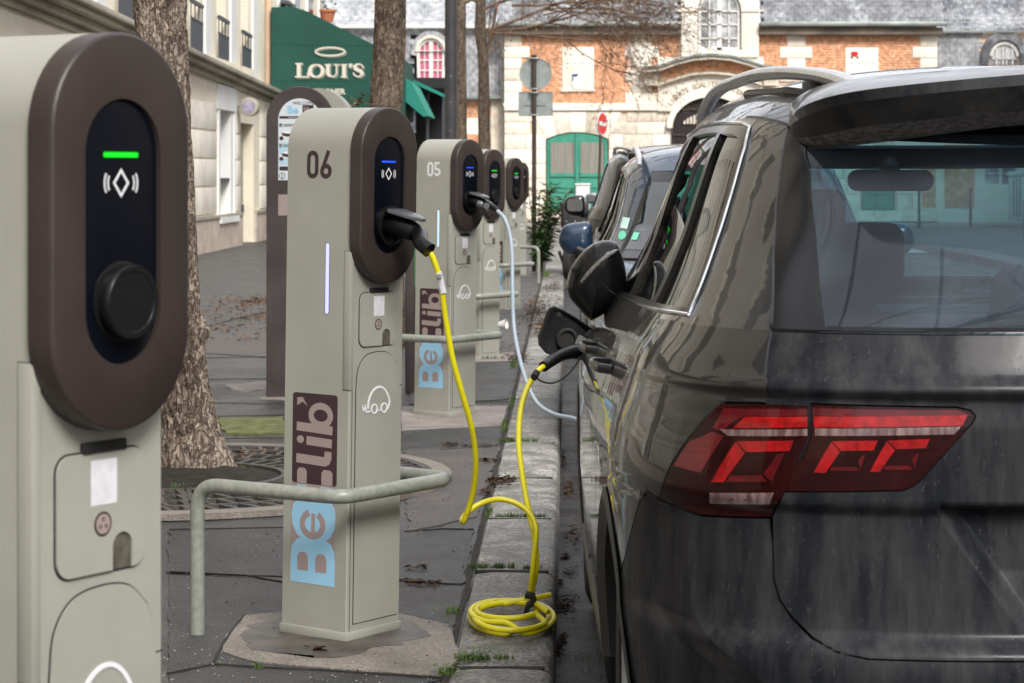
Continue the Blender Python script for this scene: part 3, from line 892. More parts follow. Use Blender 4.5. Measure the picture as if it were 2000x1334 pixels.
def mirror(root, sd, folded, pm):
    if folded:
        ol = [(1107, 560), (1113, 531), (1124, 511), (1140, 491), (1158, 478), (1176, 471), (1196, 471), (1208, 480), (1219, 512), (1224, 545), (1222, 575), (1209, 600), (1180, 613), (1157, 625), (1146, 620), (1128, 600), (1113, 582)]
        yl = 2.72
        pt = [(L_at(px, py, yl).x, L_at(px, py, yl).z) for px, py in ol]
    else:
        yl = 2.72
        pt = [(-1.07, 1.11), (-1.06, 1.17), (-1.03, 1.21), (-.95, 1.225), (-.88, 1.22), (-.865, 1.15), (-.87, 1.06), (-.92, 1.04), (-1.02, 1.05)]
    cxm = sum(p[0] for p in pt) / len(pt); czm = sum(p[1] for p in pt) / len(pt)
    pt = [tuple(p) for p in smooth_closed(pt, 4)]
    def loft(y0, secs, shift=0):
        m = MB(); n = len(pt)
        vs = []
        for s_, dy in secs:
            dy = dy if folded else -dy
            for x_, z_ in pt:
                vs.append((-sd * (cxm + (x_ - cxm) * s_), y0 + dy, czm + (z_ - czm) * s_))
        fs = [(i * n + k, i * n + (k + 1) % n, (i + 1) * n + (k + 1) % n, (i + 1) * n + k) for i in range(len(secs) - 1) for k in range(n)]
        fs += [tuple(range(n)), tuple((len(secs) - 1) * n + k for k in range(n))]
        return m.add(vs, fs)
    m = loft(yl, [(math.cos(a_) ** .62 if a_ < 1.56 else .06, -.062 * math.sin(a_)) for a_ in np.linspace(1.50, 0, 12)] + [(1, .03), (1, .06), (.93, .085)])
    hs = m.build('door_mirror', pm if not folded else m_black, root, smooth=180)
    f2 = MB()
    if folded:      # indicator strip across the housing
        st = []
        for i in range(13):
            t = i / 12; px = lerp(1122, 1207, t); py = lerp(567, 486, t) - 10 * math.sin(math.pi * t)
            p = L_at(px, py, yl - .04); e = 1 - abs(2 * t - 1) ** 2.5
            st.append(Vector((-sd * p.x, yl - .004 - .062 * max(0, e) ** .5, p.z)))
        MB().tube(st, .008, 8, flat=(.6, 1)).build('indicator_strip', m_smoke, hs)
    else:
        g = MB(); fr = Frame((-sd * cxm, yl - .088, czm), (1, 0, 0), (0, 0, 1)); g.poly(fr, rrect(-.075, .075, -.055, .055, .03), -.002, .004); g.build('mirror_glass', m_chrome, hs)
    MB().tube([(-sd * (cxm + .04), yl + .02, czm - .05), (-sd * (cxm + .09), yl + .02, czm - .10), (-sd * -.84, yl + .03, 1.06)] if False else [(-sd * (cxm + .0), yl + .03, czm - .055), (-sd * (cxm + .08), yl + .03, czm - .09), (sd * .82, yl + .02, 1.07)], [.035, .03, .03], 10).build('mirror_foot', m_plast, hs)

def smooth_closed(pts, n=4):
    q = [Vector((p[0], p[1], 0)) for p in pts]; o = []
    m = len(q)
    for i in range(m):
        a, b, c, d = q[i - 1], q[i], q[(i + 1) % m], q[(i + 2) % m]
        for k in range(n):
            t = k / n
            v = 0.5 * ((2 * b) + (c - a) * t + (2 * a - 5 * b + 4 * c - d) * t * t + (3 * b - a - 3 * c + d) * t ** 3)
            o.append((v.x, v.y))
    return o

def spoiler(root, pm, pd):
    """roof spoiler: lines traced left to right, each with its own depth, mirrored about the car's middle"""
    def line(pts, ys):
        o = []
        for (px, py), yl in zip(pts, ys):
            o.append(L_at(px, py, yl))
        a, b = o[-2], o[-1]
        e = b + (b - a) * ((0 - b.x) / (b.x - a.x)) * .55; e.x = 0
        o.append(e)
        o += [Vector((-q.x, q.y, q.z)) for q in o[-2::-1]]
        return o
    top = line([(1541, 205), (1560, 188), (1600, 168), (1680, 152), (1840, 138), (2000, 127)], [.72, .69, .65, .61, .58, .57])
    edge = line([(1541, 242), (1549, 224), (1573, 205), (1640, 184), (1760, 167), (2000, 145)], [.66, .56, .45, .33, .275, .24])
    low = line([(1541, 270), (1560, 270), (1600, 265), (1680, 249), (1840, 231), (2000, 217)], [.66, .58, .48, .36, .30, .275])
    und = line([(1541, 276), (1560, 284), (1600, 288), (1680, 283), (1840, 262), (2000, 243)], [.66, .62, .55, .48, .44, .42])
    k = lambda rows: [[a for a in smooth_path(r, 8)] for r in rows]
    def mid(a, b, t, lift): return [p.lerp(q, t) + Vector((0, 0, lift)) for p, q in zip(a, b)]
    s_ = MB().grid(k([top, mid(top, edge, .5, .006), mid(top, edge, .85, .004), edge])).build('spoiler', m_greyr, root, smooth=60, fix=True)
    e2 = [p.lerp(q, .30) + Vector((0, -.012, 0)) for p, q in zip(edge, low)]
    MB().grid(k([edge, mid(edge, e2, .5, .0), e2])).build('spoiler_lip', m_greyr, s_, smooth=60)
    MB().grid(k([e2, mid(e2, low, .15, 0), mid(e2, low, .9, .001), low])).build('spoiler_rear_face', m_spoil, s_, smooth=60)
    MB().grid(k([low, mid(low, und, .5, -.004), und])).build('spoiler_underside', m_under, s_, smooth=60)

m_spoil = M('dusty_black_plastic', (.012, .012, .012), (.035, .033, .031), scale=9, detail=9, rough=.5, rough2=.75, stretch=(2, 2, .6), bump=.1, bscale=200)
m_under = M('dusty_spoiler_foam', (.07, .065, .06), (.22, .20, .185), scale=60, rough=.95)
m_smoke = M('indicator_lens', (.05, .048, .045), (.22, .21, .19), scale=160, rough=.2, coat=1)
CX, CY, YAW = 1.025, 4.08, R(1.2)
LOW.bvh(); GH.bvh()
_iv = (Matrix.Translation((CX, CY, -.12)) @ Matrix.Rotation(YAW, 4, 'Z')).inverted()
_o = _iv @ Vector((0, 0, CAMZ))
def ray(px, py):
    w = P(px, py, 1.0)
    return (_iv.to_3x3() @ Vector((w.x, 1, w.z - CAMZ))).normalized()
def L_at(px, py, yl):
    """point of the car (its own coordinates) seen at a pixel, at length yl from the tail"""
    d = ray(px, py)
    return _o + d * ((yl - _o.y) / d.y)
def to_car(p): return _iv @ p
def trace(S, px, py):
    h = S.hit(_o, ray(px, py))
    if h is None: raise RuntimeError('trace missed %s' % ((px, py),))
    return h[0], h[1]
suv = build_car('parked_car', 'dark grey SUV plugged in at the kerb, seen from behind', 'car', None, CX, CY, 0, m_grey, m_greyd, rich=True)
# ---------------------------------------------------------------- charging posts
m_shell = M('sage_grey_powder_coat', (.312, .312, .270), (.348, .348, .304), scale=4, detail=9, rough=.40, bump=.05, bscale=500, rough2=.50, coat=.15, coatr=.2, lo=.36, hi=.64)
m_face = M('brown_face_plate', (.033, .024, .0215), (.040, .029, .026), scale=5, rough=.36, rough2=.42, bump=.05, bscale=900)
m_screen = M('black_screen_glass', (.002, .003, .007), rough=.30, spec=.22)
m_white = M('white_print', (.75, .76, .78), rough=.5)
m_brown = M('dark_brown_print', (.045, .022, .028), rough=.45)
m_pink = M('pinkish_grey_print', (.33, .26, .25), rough=.5)
m_sky = M('light_blue_print', (.30, .56, .76), rough=.5)
m_bluel = M('blue_status_light', (.0, .03, .4), emit=(.01, .08, 1.0), estr=.6)
m_greenl = M('green_status_light', (.0, .3, .01), emit=(.0, 1.0, .012), estr=.34)
m_lav = M('lavender_strip_light', (.5, .5, .9), emit=(.46, .50, 1.0), estr=.40)
m_icy = M('pale_blue_strip_light', (.5, .7, .9), emit=(.42, .66, 1.0), estr=.36)
m_socket = M('socket_plastic', (.006, .006, .007), rough=.3, spec=.35)
m_lid = M('grey_socket_lid', (.10, .105, .115), rough=.3)
m_label = M('white_label', (.72, .71, .74), (.62, .61, .66), scale=60, rough=.5)
m_rail = M('painted_steel_tube', (.235, .25, .215), (.275, .285, .25), scale=9, rough=.38, rough2=.5, coat=.2, coatr=.2, fine=.10, bscale=60)

m_notch = M('grimy_notch', (.05, .042, .03), (.12, .105, .08), scale=30, rough=.8)
CW, CD, CH = .232, .24, 1.487     # post width, depth, height
PR = CW / 2

def pill(hw, z0, z1, n=24, cy=0.0):
    return [(cy + hw * math.cos(R(lerp(0, 180, i / n))), z1 - hw + hw * math.sin(R(lerp(0, 180, i / n)))) for i in range(n + 1)] + \
           [(cy + hw * math.cos(R(lerp(180, 360, i / n))), z0 + hw + hw * math.sin(R(lerp(180, 360, i / n)))) for i in range(n + 1)]

FRONT = Frame((0, 0, 0), (0, 1, 0), (0, 0, 1))      # looks along local +x: a = to the viewer's right, b = up
FLANK = Frame((0, -CW / 2, 0), (1, 0, 0), (0, 0, 1))  # looks along local -y

def rings(fr, secs, closed_caps=True):
    """loft of equally long outlines: secs = [(pts, h)]"""
    m = MB(); n = len(secs[0][0]); vs = []
    for pts, h in secs: vs += [fr(a, b, h) for a, b in pts]
    fs = [(i * n + k, i * n + (k + 1) % n, (i + 1) * n + (k + 1) % n, (i + 1) * n + k) for i in range(len(secs) - 1) for k in range(n)]
    if closed_caps: fs += [tuple(range(n - 1, -1, -1)), tuple((len(secs) - 1) * n + k for k in range(n))]
    return m.add(vs, fs)

def post_body():
    pr = [(-PR, .012), (PR, .012), (PR, CH - PR)] + arc(0, CH - PR, PR, 0, 180, 28)[1:]
    def ins(d): return shrink(pr, d)
    return rings(FRONT, [(ins(.003), -CD), (pr, -CD + .003), (pr, -.003), (ins(.003), 0)]).mesh('body', m_shell, smooth=30)
Z0, Z1, TH = .995, 1.487, .040
def post_plate():
    o = pill(.1235, Z0, Z1); i_ = pill(.0675, Z0 + .082, Z1 - .082)
    s = [(shrink(o, .004), -.004), (o, .0), (o, TH - .006), (shrink(o, .0015), TH - .002), (shrink(o, .005), TH), (i_, TH), (shrink(i_, .001), TH - .008), ]
    return rings(FRONT, s, False).mesh('face_plate', m_face, smooth=40)
def post_screen():
    i_ = pill(.0670, Z0 + .0825, Z1 - .0825)
    return rings(FRONT, [(i_, TH - .012), (i_, TH - .0065), (shrink(i_, .004), TH - .005)]).mesh('screen', m_screen, smooth=40)
def sym():
    m = MB(); zc = Z1 - .186; h0, h1 = TH - .0045, TH - .0042
    f = FRONT
    m.stroke(f, [(0, zc + .0155), (.0125, zc), (0, zc - .0155), (-.0125, zc)], .0032, h0, h1, closed=True)
    for r_, w in ((.0235, .0024), (.0295, .0024)):
        for a in (0, 180):
            c = .006 if a == 0 else -.006
            m.stroke(f, [(c + (r_ - 0.006) * math.cos(R(a + t)) , zc + (r_ - .006) * 1.0 * math.sin(R(a + t))) for t in np.linspace(-30, 30, 9)], w, h0, h1)
    return m.mesh('card_symbol', m_white, smooth=0)
def hatch_mesh():
    z1 = Z0 - .027; z0 = z1 - .150; m = MB()
    pts = rrect(-.078, .078, z0, z1, .022, 6)
    # notch for the cable, bottom right
    nz = [(.055, z0), (.055, z0 + .028)] + arc(.037, z0 + .028, .018, 0, 180, 8)[1:] + [(.019, z0)]
    out_ = rrect(-.078, .078, z0, z1, .022, 6)
    k = max(i for i, p in enumerate(out_) if abs(p[1] - z0) < 1e-6 and p[0] < 0)
    pts = out_[:k + 1] + nz[::-1] + out_[k + 1:]
    m.poly(FRONT, pts, .0, .0045)
    return m.mesh('hatch', m_shell, smooth=30), z0, z1

def glyph(m, ch, x, y, w, h, t, f, h0, h1):
    """rounded narrow digits drawn as strokes"""
    r = w / 2 - t / 2
    cx = x + w / 2; yb = y + t / 2; yt = y + h - t / 2
    if ch == '0':
        m.stroke(f, arc(cx, yt - r, r, 0, 180, 10) + arc(cx, yb + r, r, 180, 360, 10), t, h0, h1, closed=True)
    elif ch == '6':
        m.stroke(f, arc(cx, yb + r, r, 0, 360, 24)[:-1], t, h0, h1, closed=True)
        m.stroke(f, [(cx - r * .93, yb + r + .2 * r), (cx - r * .55, yb + r * 2.1), (cx + r * .62, y + h)], t, h0 + .0001, h1 + .0001)
    elif ch == '5':
        m.stroke(f, [(cx + r, yt), (cx - r * .9, yt), (cx - r * .95, yb + r * 2.35), (cx - .2 * r, yb + 2.25 * r)] + arc(cx, yb + r * 1.2, r, 80, -90, 14)[0:11] + arc(cx, yb + r, r, 270, 185, 7)[1:], t, h0, h1)

def number_mesh(s, mat):
    m = MB(); h = .078; w = .042; t = .0125
    z = 1.3 + (340 - 350) * 6.45 / 4500
    x = -CD / 2 - .045
    for i, ch in enumerate(s):
        glyph(m, ch, x + i * .049, z, w, h, t, FLANK, .0003, .0008)
    return m.mesh('number', mat, smooth=0)

def banner():
    """printed banner up the flank: letters run from the bottom to the top"""
    xl, zb = -CD / 2 - .088, .150
    K = .162 / 205.0
    # photo-crop coordinates (x right, y down) -> flank frame
    T = lambda pts: [((xl + (x - 563) * K), zb + (905 - y) * K * 1.03 * .775) for x, y in pts]
    h = .0003
    parts = []
    a = MB(); a.poly(FLANK, T([(563, 462), (770, 462), (770, 905), (563, 905)]), .0001, h); parts.append(('banner', a, m_pink))
    b = MB(); b.poly(FLANK, T([(x, y) for x, y in rrect(565, 774, 60, 463, 14, 5)]), .0001, h + .0003); parts.append(('dark_panel', b, m_brown))
    # blue B with two bowls, and the ring round the e with two plug pins
    c = MB()
    c.poly(FLANK, T([(563, 905), (563, 830)] + [(563, 800)] + [(x, y) for x, y in [(568, 745), (590, 715), (610, 706)]] + [(590, 690), (570, 650), (565, 600), (572, 560), (590, 540), (590, 470), (635, 470), (635, 525), (700, 525), (700, 470), (752, 470), (752, 540), (766, 560), (771, 600), (768, 650), (750, 690), (728, 706), (750, 720), (766, 750), (770, 800), (770, 905)]), h, h + .0003)
    parts.append(('plug_print', c, m_sky))
    def D():
        q = MB(); parts.append(('lettering', q, m_pink)); return q
    for x0, x1 in ((596, 646), (680, 732)):
        D().poly(FLANK, T([(x0, 850), (x0, 790), (x0 + 6, 775), (x0 + 16, 768), (x1 - 16, 768), (x1 - 6, 775), (x1, 790), (x1, 850)]), h + .0004, h + .0007)
    # the small e, lying on its side
    rr_ = [(665 + 48 * math.cos(R(t)), 640 + 52 * math.sin(R(t))) for t in np.linspace(-60, 250, 24)]
    d = D()
    d.stroke(FLANK, T(rr_), 24 * K, h + .0004, h + .0007)
    d.stroke(FLANK, T([(668, 592), (668, 690)]), 17 * K, h + .0005, h + .0008)
    # sockets for the pins and the letters l i b '
    e = h + .0007
    for x0, x1 in ((590, 635), (704, 755)):
        D().poly(FLANK, T([(x0, 462), (x0, 408), (x0 + 10, 394), (x1 - 10, 394), (x1, 408), (x1, 462)]), h + .0004, e)
    D().stroke(FLANK, T([(585, 352), (718, 358), (728, 352), (733, 340), (733, 312)]), [36 * K * .9] * 5, h + .0004, e)
    D().stroke(FLANK, T([(632, 270), (750, 276)]), 36 * K * .86, h + .0004, e)
    D().poly(FLANK, T(arc(603, 268, 17, 0, 360, 16)[:-1]), h + .0004, e)
    d = D()
    d.stroke(FLANK, T([(585, 210), (752, 218)]), 36 * K * .86, h + .0004, e)
    bo = [(697 + 45 * math.cos(R(t)), 155 + 42 * math.sin(R(t))) for t in np.linspace(0, 360, 24)][:-1]
    d.stroke(FLANK, T(bo), 24 * K, h + .00045, e + .0001, closed=True)
    D().poly(FLANK, T([(586, 118), (586, 82), (612, 80), (634, 116), (634, 96), (620, 80)][:3] + [(634, 118), (612, 100)]), h + .0004, e)
    return [(n, q.mesh(n, mt, smooth=0)) for n, q, mt in parts]

def emblem():
    """little car with a plug for a tail, drawn in one line"""
    m = MB(); zc = .655; f = FRONT; h0, h1 = .0030, .0046
    T = lambda pts: [((x - 733) * .00225, zc + (792 - y) * .00138) for x, y in pts]
    body = [(716, 800), (717, 785), (722, 770), (731, 760), (741, 759), (750, 768), (757, 785), (757, 796), (753, 806)]
    m.stroke(f, [tuple(p[:2]) for p in smooth_path([Vector((a, b, 0)) for a, b in T(body)], 4)], 0.0062, h0, h1)
    for cx_ in (728, 747):
        m.stroke(f, arc(*T([(cx_, 802)])[0], .0125, 0, 360, 18)[:-1], 0.0045, h0 + .0001, h1 + .0001, closed=True)
    m.stroke(f, T([(734, 806), (741, 806)]), .003, h0, h1)
    m.stroke(f, T([(720, 806), (713, 807), (709, 800)]), .004, h0, h1)
    m.poly(f, T([(705, 796), (712, 797), (714, 803), (710, 806), (706, 803)]), h0, h1)
    m.stroke(f, T([(706, 797), (705, 791)]), .0022, h0, h1); m.stroke(f, T([(711, 797), (711, 791)]), .0022, h0, h1)
    return m.mesh('car_emblem', m_white, smooth=0)

def lower_panel():
    z1 = Z0 - .195; pts = [(-.088, .05), (.100, .05), (.100, .70), (.093, z1 - .055)] + [tuple(p[:2]) for p in smooth_path([Vector(q) for q in ((.085, z1 - .035, 0), (.05, z1 - .006, 0), (0, z1, 0), (-.05, z1 - .010, 0), (-.080, z1 - .045, 0), (-.088, z1 - .10, 0))], 5)]
    m = MB(); m.poly(FRONT, pts, .0, .003)
    g = MB(); g.poly(FRONT, shrink(pts, -.0022), .0, .0010)
    return m.mesh('lower_cover', m_shell, smooth=30), g.mesh('cover_seam', m_dark, smooth=0)

SOCK = Z1 - .332
def cap_mesh():
    f = Frame((TH - .006, 0, SOCK), (0, 1, 0), (0, 0, 1)); m = MB()
    m.lathe(f, [(.050, 0), (.050, .003), (.044, .005), (.043, .008), (.0465, .010), (.0465, .020), (.044, .023), (.038, .023), (.037, .0215), (.0, .0215)], 40)
    return m.mesh('socket_cap', m_socket, smooth=40)
def ring_mesh():
    f = Frame((TH - .006, 0, SOCK), (0, 1, 0), (0, 0, 1)); m = MB()
    m.lathe(f, [(.056, 0), (.058, .012), (.056, .020), (.051, .021), (.045, .012), (.044, .002), (0, .002)], 40)
    return m.mesh('socket_ring', m_socket, smooth=40)
def lid_mesh():
    f = Frame((TH + .018, 0, SOCK + .045), (0, 1, 0), (.90, 0, -.22)); m = MB()
    pts = [(-.034, 0), (.034, 0), (.038, .03), (.030, .075), (.012, .098), (.010, .108), (-.010, .108), (-.012, .098), (-.030, .075), (-.038, .03)]
    m.poly(f, [p for p in smooth_closed(pts, 3)], -.004, .005)
    return m.mesh('socket_lid', m_lid, smooth=40, bevel=.003)

def charger(loc, label, number=None, numcol=None, lamp=None, strip=None, plugged=False, lean=0.0, banner_=True, rot=-35, detail=True, s=1.0, fam='charging posts along the kerb'):
    root = thing('charging_post', label, 'charging post', loc, rot=(R(0), lean, R(rot)), group=fam)
    # lean is a small tilt towards the road
    root.rotation_euler = (Matrix.Rotation(lean, 3, 'Y') @ Matrix.Rotation(R(rot), 3, 'Z')).to_euler()
    root.scale = (s, s, s)
    g = lambda k, fn: cached('ch_' + k, fn)
    o = lambda n, me, par=root, **kw: obj(n, me, par, **kw)
    o('body', g('body', post_body))
    b = lambda: (lambda m: (m.box(-CD - .004, .004, -PR - .004, PR + .004, 0, .028), m.mesh('base_skirt', m_shell, bevel=.002))[1])(MB())
    o('base_skirt', g('skirt', b))
    pl = o('face_plate', g('plate', post_plate))
    o('screen', g('screen', post_screen), pl)
    if lamp:
        def lb():
            m = MB(); m.poly(FRONT, rrect(-.0305 if lamp == 'blue' else -.031, .0305, Z1 - .1545, Z1 - (.1495 if lamp == 'blue' else .1480), .0023, 3), TH - .0048, TH - .0040)
            return m.mesh('status_light', m_bluel if lamp == 'blue' else m_greenl, smooth=0)
        o('status_light', g('lamp' + lamp, lb), pl)
    o('card_symbol', g('sym', sym), pl)
    if plugged:
        o('socket_ring', g('ring', ring_mesh), pl); o('socket_lid', g('lid', lid_mesh), pl)
    else:
        o('socket_cap', g('cap', cap_mesh), pl)
    if not detail: return root
    hm, hz0, hz1 = g('hatch', hatch_mesh)
    ha = o('hatch', hm)
    def hs():
        m = MB(); m.poly(FRONT, rrect(-.0803, .0803, hz0 - .0023, hz1 + .0023, .024, 6), 0, .0012); return m.mesh('hatch_seam', m_dark, smooth=0)
    o('hatch_seam', g('hs', hs))
    def nt_():
        m = MB(); m.poly(FRONT, [(.0192, hz0), (.0548, hz0), (.0548, hz0 + .028)] + arc(.037, hz0 + .028, .0178, 0, 180, 8)[1:], .0012, .0017); return m.mesh('cable_notch', m_notch, smooth=0)
    o('cable_notch', g('nt', nt_))
    def hh():
        m = MB(); m.fbox(FRONT, -.035, .042, hz1 - .001, hz1 + .013, .0, .007); return m.mesh('hinge', m_rubber, bevel=.001)
    o('hinge', g('hh', hh), ha)
    def ls():
        m = MB(); m.fbox(FRONT, -.020, .026, hz1 - .066, hz1 - .010, .0046, .0050); return m.mesh('sticker', m_label, smooth=0)
    o('sticker', g('ls', ls), ha)
    def bd():
        f = Frame(FRONT(.001, hz1 - .090, .0046), (0, 1, 0), (0, 0, 1)); m = MB(); m.lathe(f, [(.0155, 0), (.0155, .0004), (0, .0004)], 28); return m.mesh('badge', m_brown, smooth=0)
    def bd2():
        f = Frame(FRONT(.001, hz1 - .090, .0051), (0, 1, 0), (0, 0, 1)); m = MB(); m.lathe(f, [(.0125, 0), (.0125, .0003), (0, .0003)], 28); return m.mesh('badge_face', m_pink, smooth=0)
    def bd3():
        m = MB()
        for a in (90, 210, 330):
            m.stroke(Frame(FRONT(.001, hz1 - .090, .0055), (0, 1, 0), (0, 0, 1)), arc(.006 * math.cos(R(a)), .006 * math.sin(R(a)), .0022, 0, 360, 10)[:-1], .0011, 0, .0003, closed=True)
        return m.mesh('badge_symbol', m_brown, smooth=0)
    bb = o('badge', g('bd', bd), ha); 
    m_ = g('bd2', bd2); o2 = o('badge_face', m_, root); o3 = o('badge_symbol', g('bd3', bd3), root)
    lc, lg = g('low', lower_panel)
    o('lower_cover', lc); o('cover_seam', lg)
    def wrap():
        m = MB(); m.fbox(FLANK, -.022, .0022, .700, 1.085, -.0, .0022); m.fbox(FRONT, -PR - .002, -PR + .012, .700, 1.085, 0, .0022); return m.mesh('corner_cover', m_shell, bevel=.001)
    def wraps():
        m = MB(); m.fbox(FLANK, -.0232, .0, .6988, 1.0862, -.0, .0009); return m.mesh('corner_seam', m_dark, smooth=0)
    def skl():
        m = MB(); m.fbox(FRONT, -PR + .012, -PR + .0135, .03, .70, 0, .0006); m.fbox(FRONT, .100, PR, .7000, .7015, 0, .0006); return m.mesh('panel_seam', m_dark, smooth=0)
    o('corner_cover', g('wr', wrap)); o('corner_seam', g('wrs', wraps)); o('panel_seam', g('skl', skl))
    o('car_emblem', g('emb', emblem))
    if number:
        o('number', g('num' + number, lambda: number_mesh(number, numcol)))
    if banner_:
        for n_, me in g('banner', banner): o(n_, me)
    if strip:
        def st(mt, w):
            m = MB(); m.poly(FLANK, rrect(-.085 - w / 2, -.085 + w / 2, .908, 1.106, w / 2 - .0002, 4), -.001, .0008); return m.mesh('light_strip', mt, smooth=0)
        def st2(w):
            m = MB(); m.poly(FLANK, rrect(-.085 - w / 2 - .0015, -.085 + w / 2 + .0015, .9065, 1.1075, w / 2, 4), -.001, .0004); return m.mesh('strip_slot', m_dark, smooth=0)
        o('light_strip', g('st' + strip, lambda: st(m_lav if strip == 'lav' else m_icy, .0125))); o('strip_slot', g('st2', lambda: st2(.0125)))
    return root

C6 = charger((-.545, 6.475, 0), 'charging post numbered 06 in dark brown, yellow cable plugged into it', '06', m_brown, 'blue', 'lav', True, lean=R(.75))
C7 = charger((-.580, 2.86, -.012), 'nearest charging post at the left edge, black cap closed and green light on', None, None, 'green', None, False, rot=-31.5)
C5 = charger((-.563, 12.40, 0), 'charging post numbered 05 in white, grey cable plugged into it', '05', m_white, 'blue', 'icy', True, lean=R(.6))
C4 = charger((-.545, 16.3, -.012), 'charging post just behind the one numbered 05, cap closed and green light on', None, None, 'green', None, False, lean=R(.2))
C3 = charger((-.517, 22.3, -.03), 'small far charging post with cap closed, just before the oleander', None, None, 'green', None, False)
C2 = charger((-.585, 29.5, -.04), 'farthest charging post, only its right edge showing behind another', None, None, None, None, False)

# ---- guard rails wrapping round the posts
def rail_mesh(both=True):
    z = .425; L = -.428; X1 = .085; a = .235
    pts = [(L, -a - .03, -.02), (L, -a - .03, z), (X1, -a, z), (X1, a, z), (L, a + .03, z), (L, a + .03, -.02)]
    q = round_path(pts[:2] + [pts[2]], .075, 7)[:-1] + round_path([(L + .1, -a - .025, z), pts[2], pts[3], (L + .1, a + .025, z)], .06, 7)[1:-1] + round_path([pts[3], pts[4], pts[5]], .075, 7)[1:]
    return MB().tube(q, .0205, 16).mesh('guard_rail', m_rail, smooth=40)
gr = cached('rail', rail_mesh)
for (x, y, z, lab) in ((-.540, 6.475, 0, 'bent grey green tube rail wrapped round the post numbered 06'),
                       (-.555, 12.40, 0, 'bent grey green tube rail round the post numbered 05, a crumpled cup at its end'),
                       (-.545, 16.3, .02, 'bent tube rail in front of the first post behind number 05'),
                       (-.517, 22.3, 0, 'bent tube rail at the small far post beside the oleander'),
                       (-.588, 2.86, 0, 'tube rail around the nearest post, below the edge of the view')):
    obj('guard_rail', gr, None, loc=(x, y, z), rot=(0, 0, R(-35)), label=lab, cat='guard rail', group='guard rails round the charging posts')
obj('guard_rail', gr, None, loc=(-.84, 27.5, 0), rot=(0, 0, R(145)), label='farthest tube rail with its leg standing by the sign pole', cat='guard rail', group='guard rails round the charging posts')

# ---- cables
m_yel = M('yellow_cable_sheath', (.78, .70, .012), (.72, .63, .01), scale=12, rough=.38, coat=.1)
m_gcab = M('pale_grey_cable_sheath', (.36, .43, .50), rough=.45)
def plug_mesh(pts, rad):
    return MB().tube(smooth_path(pts, 5), [float(x) for x in np.interp(np.linspace(0, 1, (len(pts) - 1) * 5 + 1), np.linspace(0, 1, len(rad)), rad)], 18)

def wp(c, x, y, z):      # local point of a post -> world
    c_ = Matrix.Translation(c.location) @ c.rotation_euler.to_matrix().to_4x4()
    return c_ @ Vector((x, y, z))
cab = thing('charging_cable', 'bright yellow charging cable looped in a coil on the kerb, running to the dark SUV', 'cable', (-.10, 6.8, 0))
s0 = wp(C6, TH - .004, 0, SOCK)
ends = [s0, wp(C6, TH + .05, 0, SOCK - .003), wp(C6, TH + .10, .004, SOCK - .020), P(822, 474, 6.33), P(839, 489, 6.31)]
plug_mesh(ends, [.030, .030, .029, .025, .022, .0205, .0215]).build('plug', m_socket, cab, world=True)
# from the post to the coil
YC = .0083
pa = [P(833, 484, 6.33), P(846, 505, 6.33), P(860, 550, 6.34), P(870, 620, 6.36), P(884, 700, 6.38), P(903, 770, 6.41), P(921, 835, 6.45), P(929, 900, 6.5), P(924, 960, 6.55), P(911, 1005, 6.58),
      P(904, 1020, 6.60), P(903, 1014, 6.66), P(915, 999, 6.68), P(940, 983, 6.7), P(975, 975, 6.7), P(1010, 984, 6.7), P(1036, 1005, 6.69), P(1047, 1035, 6.67), P(1044, 1075, 6.66), P(1040, 1120, 6.66), P(1037, 1150, 6.68), P(1034, 1170, 6.7)]
coil = []
def ell(cx, cy, rx, ry, a0, a1, n, lift0, lift1):
    o_ = []
    for i in range(n + 1):
        t = i / n; a = R(lerp(a0, a1, t))
        px = cx + rx * math.cos(a); py = cy + ry * math.sin(a)
        # lies on the stone: depth from the ground line
        z = lerp(lift0, lift1, t)
        Y = (CAMZ - z) * FPX / (py - VY)
        o_.append(Vector(((px - VX) * Y / FPX, Y, z)))
    return o_
coil += ell(1000, 1204, 74, 27, -20, -330, 20, .050, .030)
coil += ell(985, 1195, 66, 22, 30, -290, 20, .035, .045)
coil += ell(1000, 1206, 82, 33, 70, -260, 22, .020, .012)
coil += ell(996, 1203, 76, 30, 100, -120, 14, .014, .030)
coil += ell(990, 1192, 60, 16, -120, -330, 12, .045, .055)
pb = [P(1046, 1180, 6.72), P(1062, 1168, 6.76), P(1075, 1161, 6.8)]
MB().tube(smooth_path(pa, 8), YC, 10).build('cable', m_yel, cab, world=True, smooth=80)
MB().tube(smooth_path([pa[-1] + Vector((0, 0, .0))] + coil[::2], 5), YC, 10).build('cable_coil', m_yel, cab, world=True, smooth=80)
MB().tube(smooth_path([P(985, 1180, 6.74), P(1020, 1172, 6.74), P(1050, 1167, 6.76), P(1075, 1162, 6.78)], 6), YC, 10).build('cable_end', m_yel, cab, world=True, smooth=80)
pc = [P(1034, 1175, 6.70), P(1044, 1130, 6.68), P(1048, 1095, 6.68), P(1042, 1040, 6.72), P(1030, 985, 6.8), P(1019, 920, 6.9), P(1013, 860, 7.0), P(1017, 800, 7.12), P(1031, 755, 7.25), P(1050, 726, 7.36), P(1066, 712, 7.42)]
MB().tube(smooth_path(pc, 8), .0090, 10).build('cable', m_yel, cab, world=True, smooth=80)
plug_mesh([P(1062, 716, 7.40), P(1075, 706, 7.45), P(1100, 692, 7.52), P(1130, 687, 7.60), P(1160, 695, 7.66), P(1172, 700, 7.68)], [.0175, .019, .020, .026, .030, .031]).build('plug', m_socket, cab, world=True)
MB().tube(smooth_path([P(1045, 732, 7.3), P(1056, 744, 7.3), P(1080, 748, 7.35), P(1105, 735, 7.42), P(1125, 712, 7.5), P(1133, 696, 7.52)], 6), .0028, 6).build('tether', m_rubber, cab, world=True)
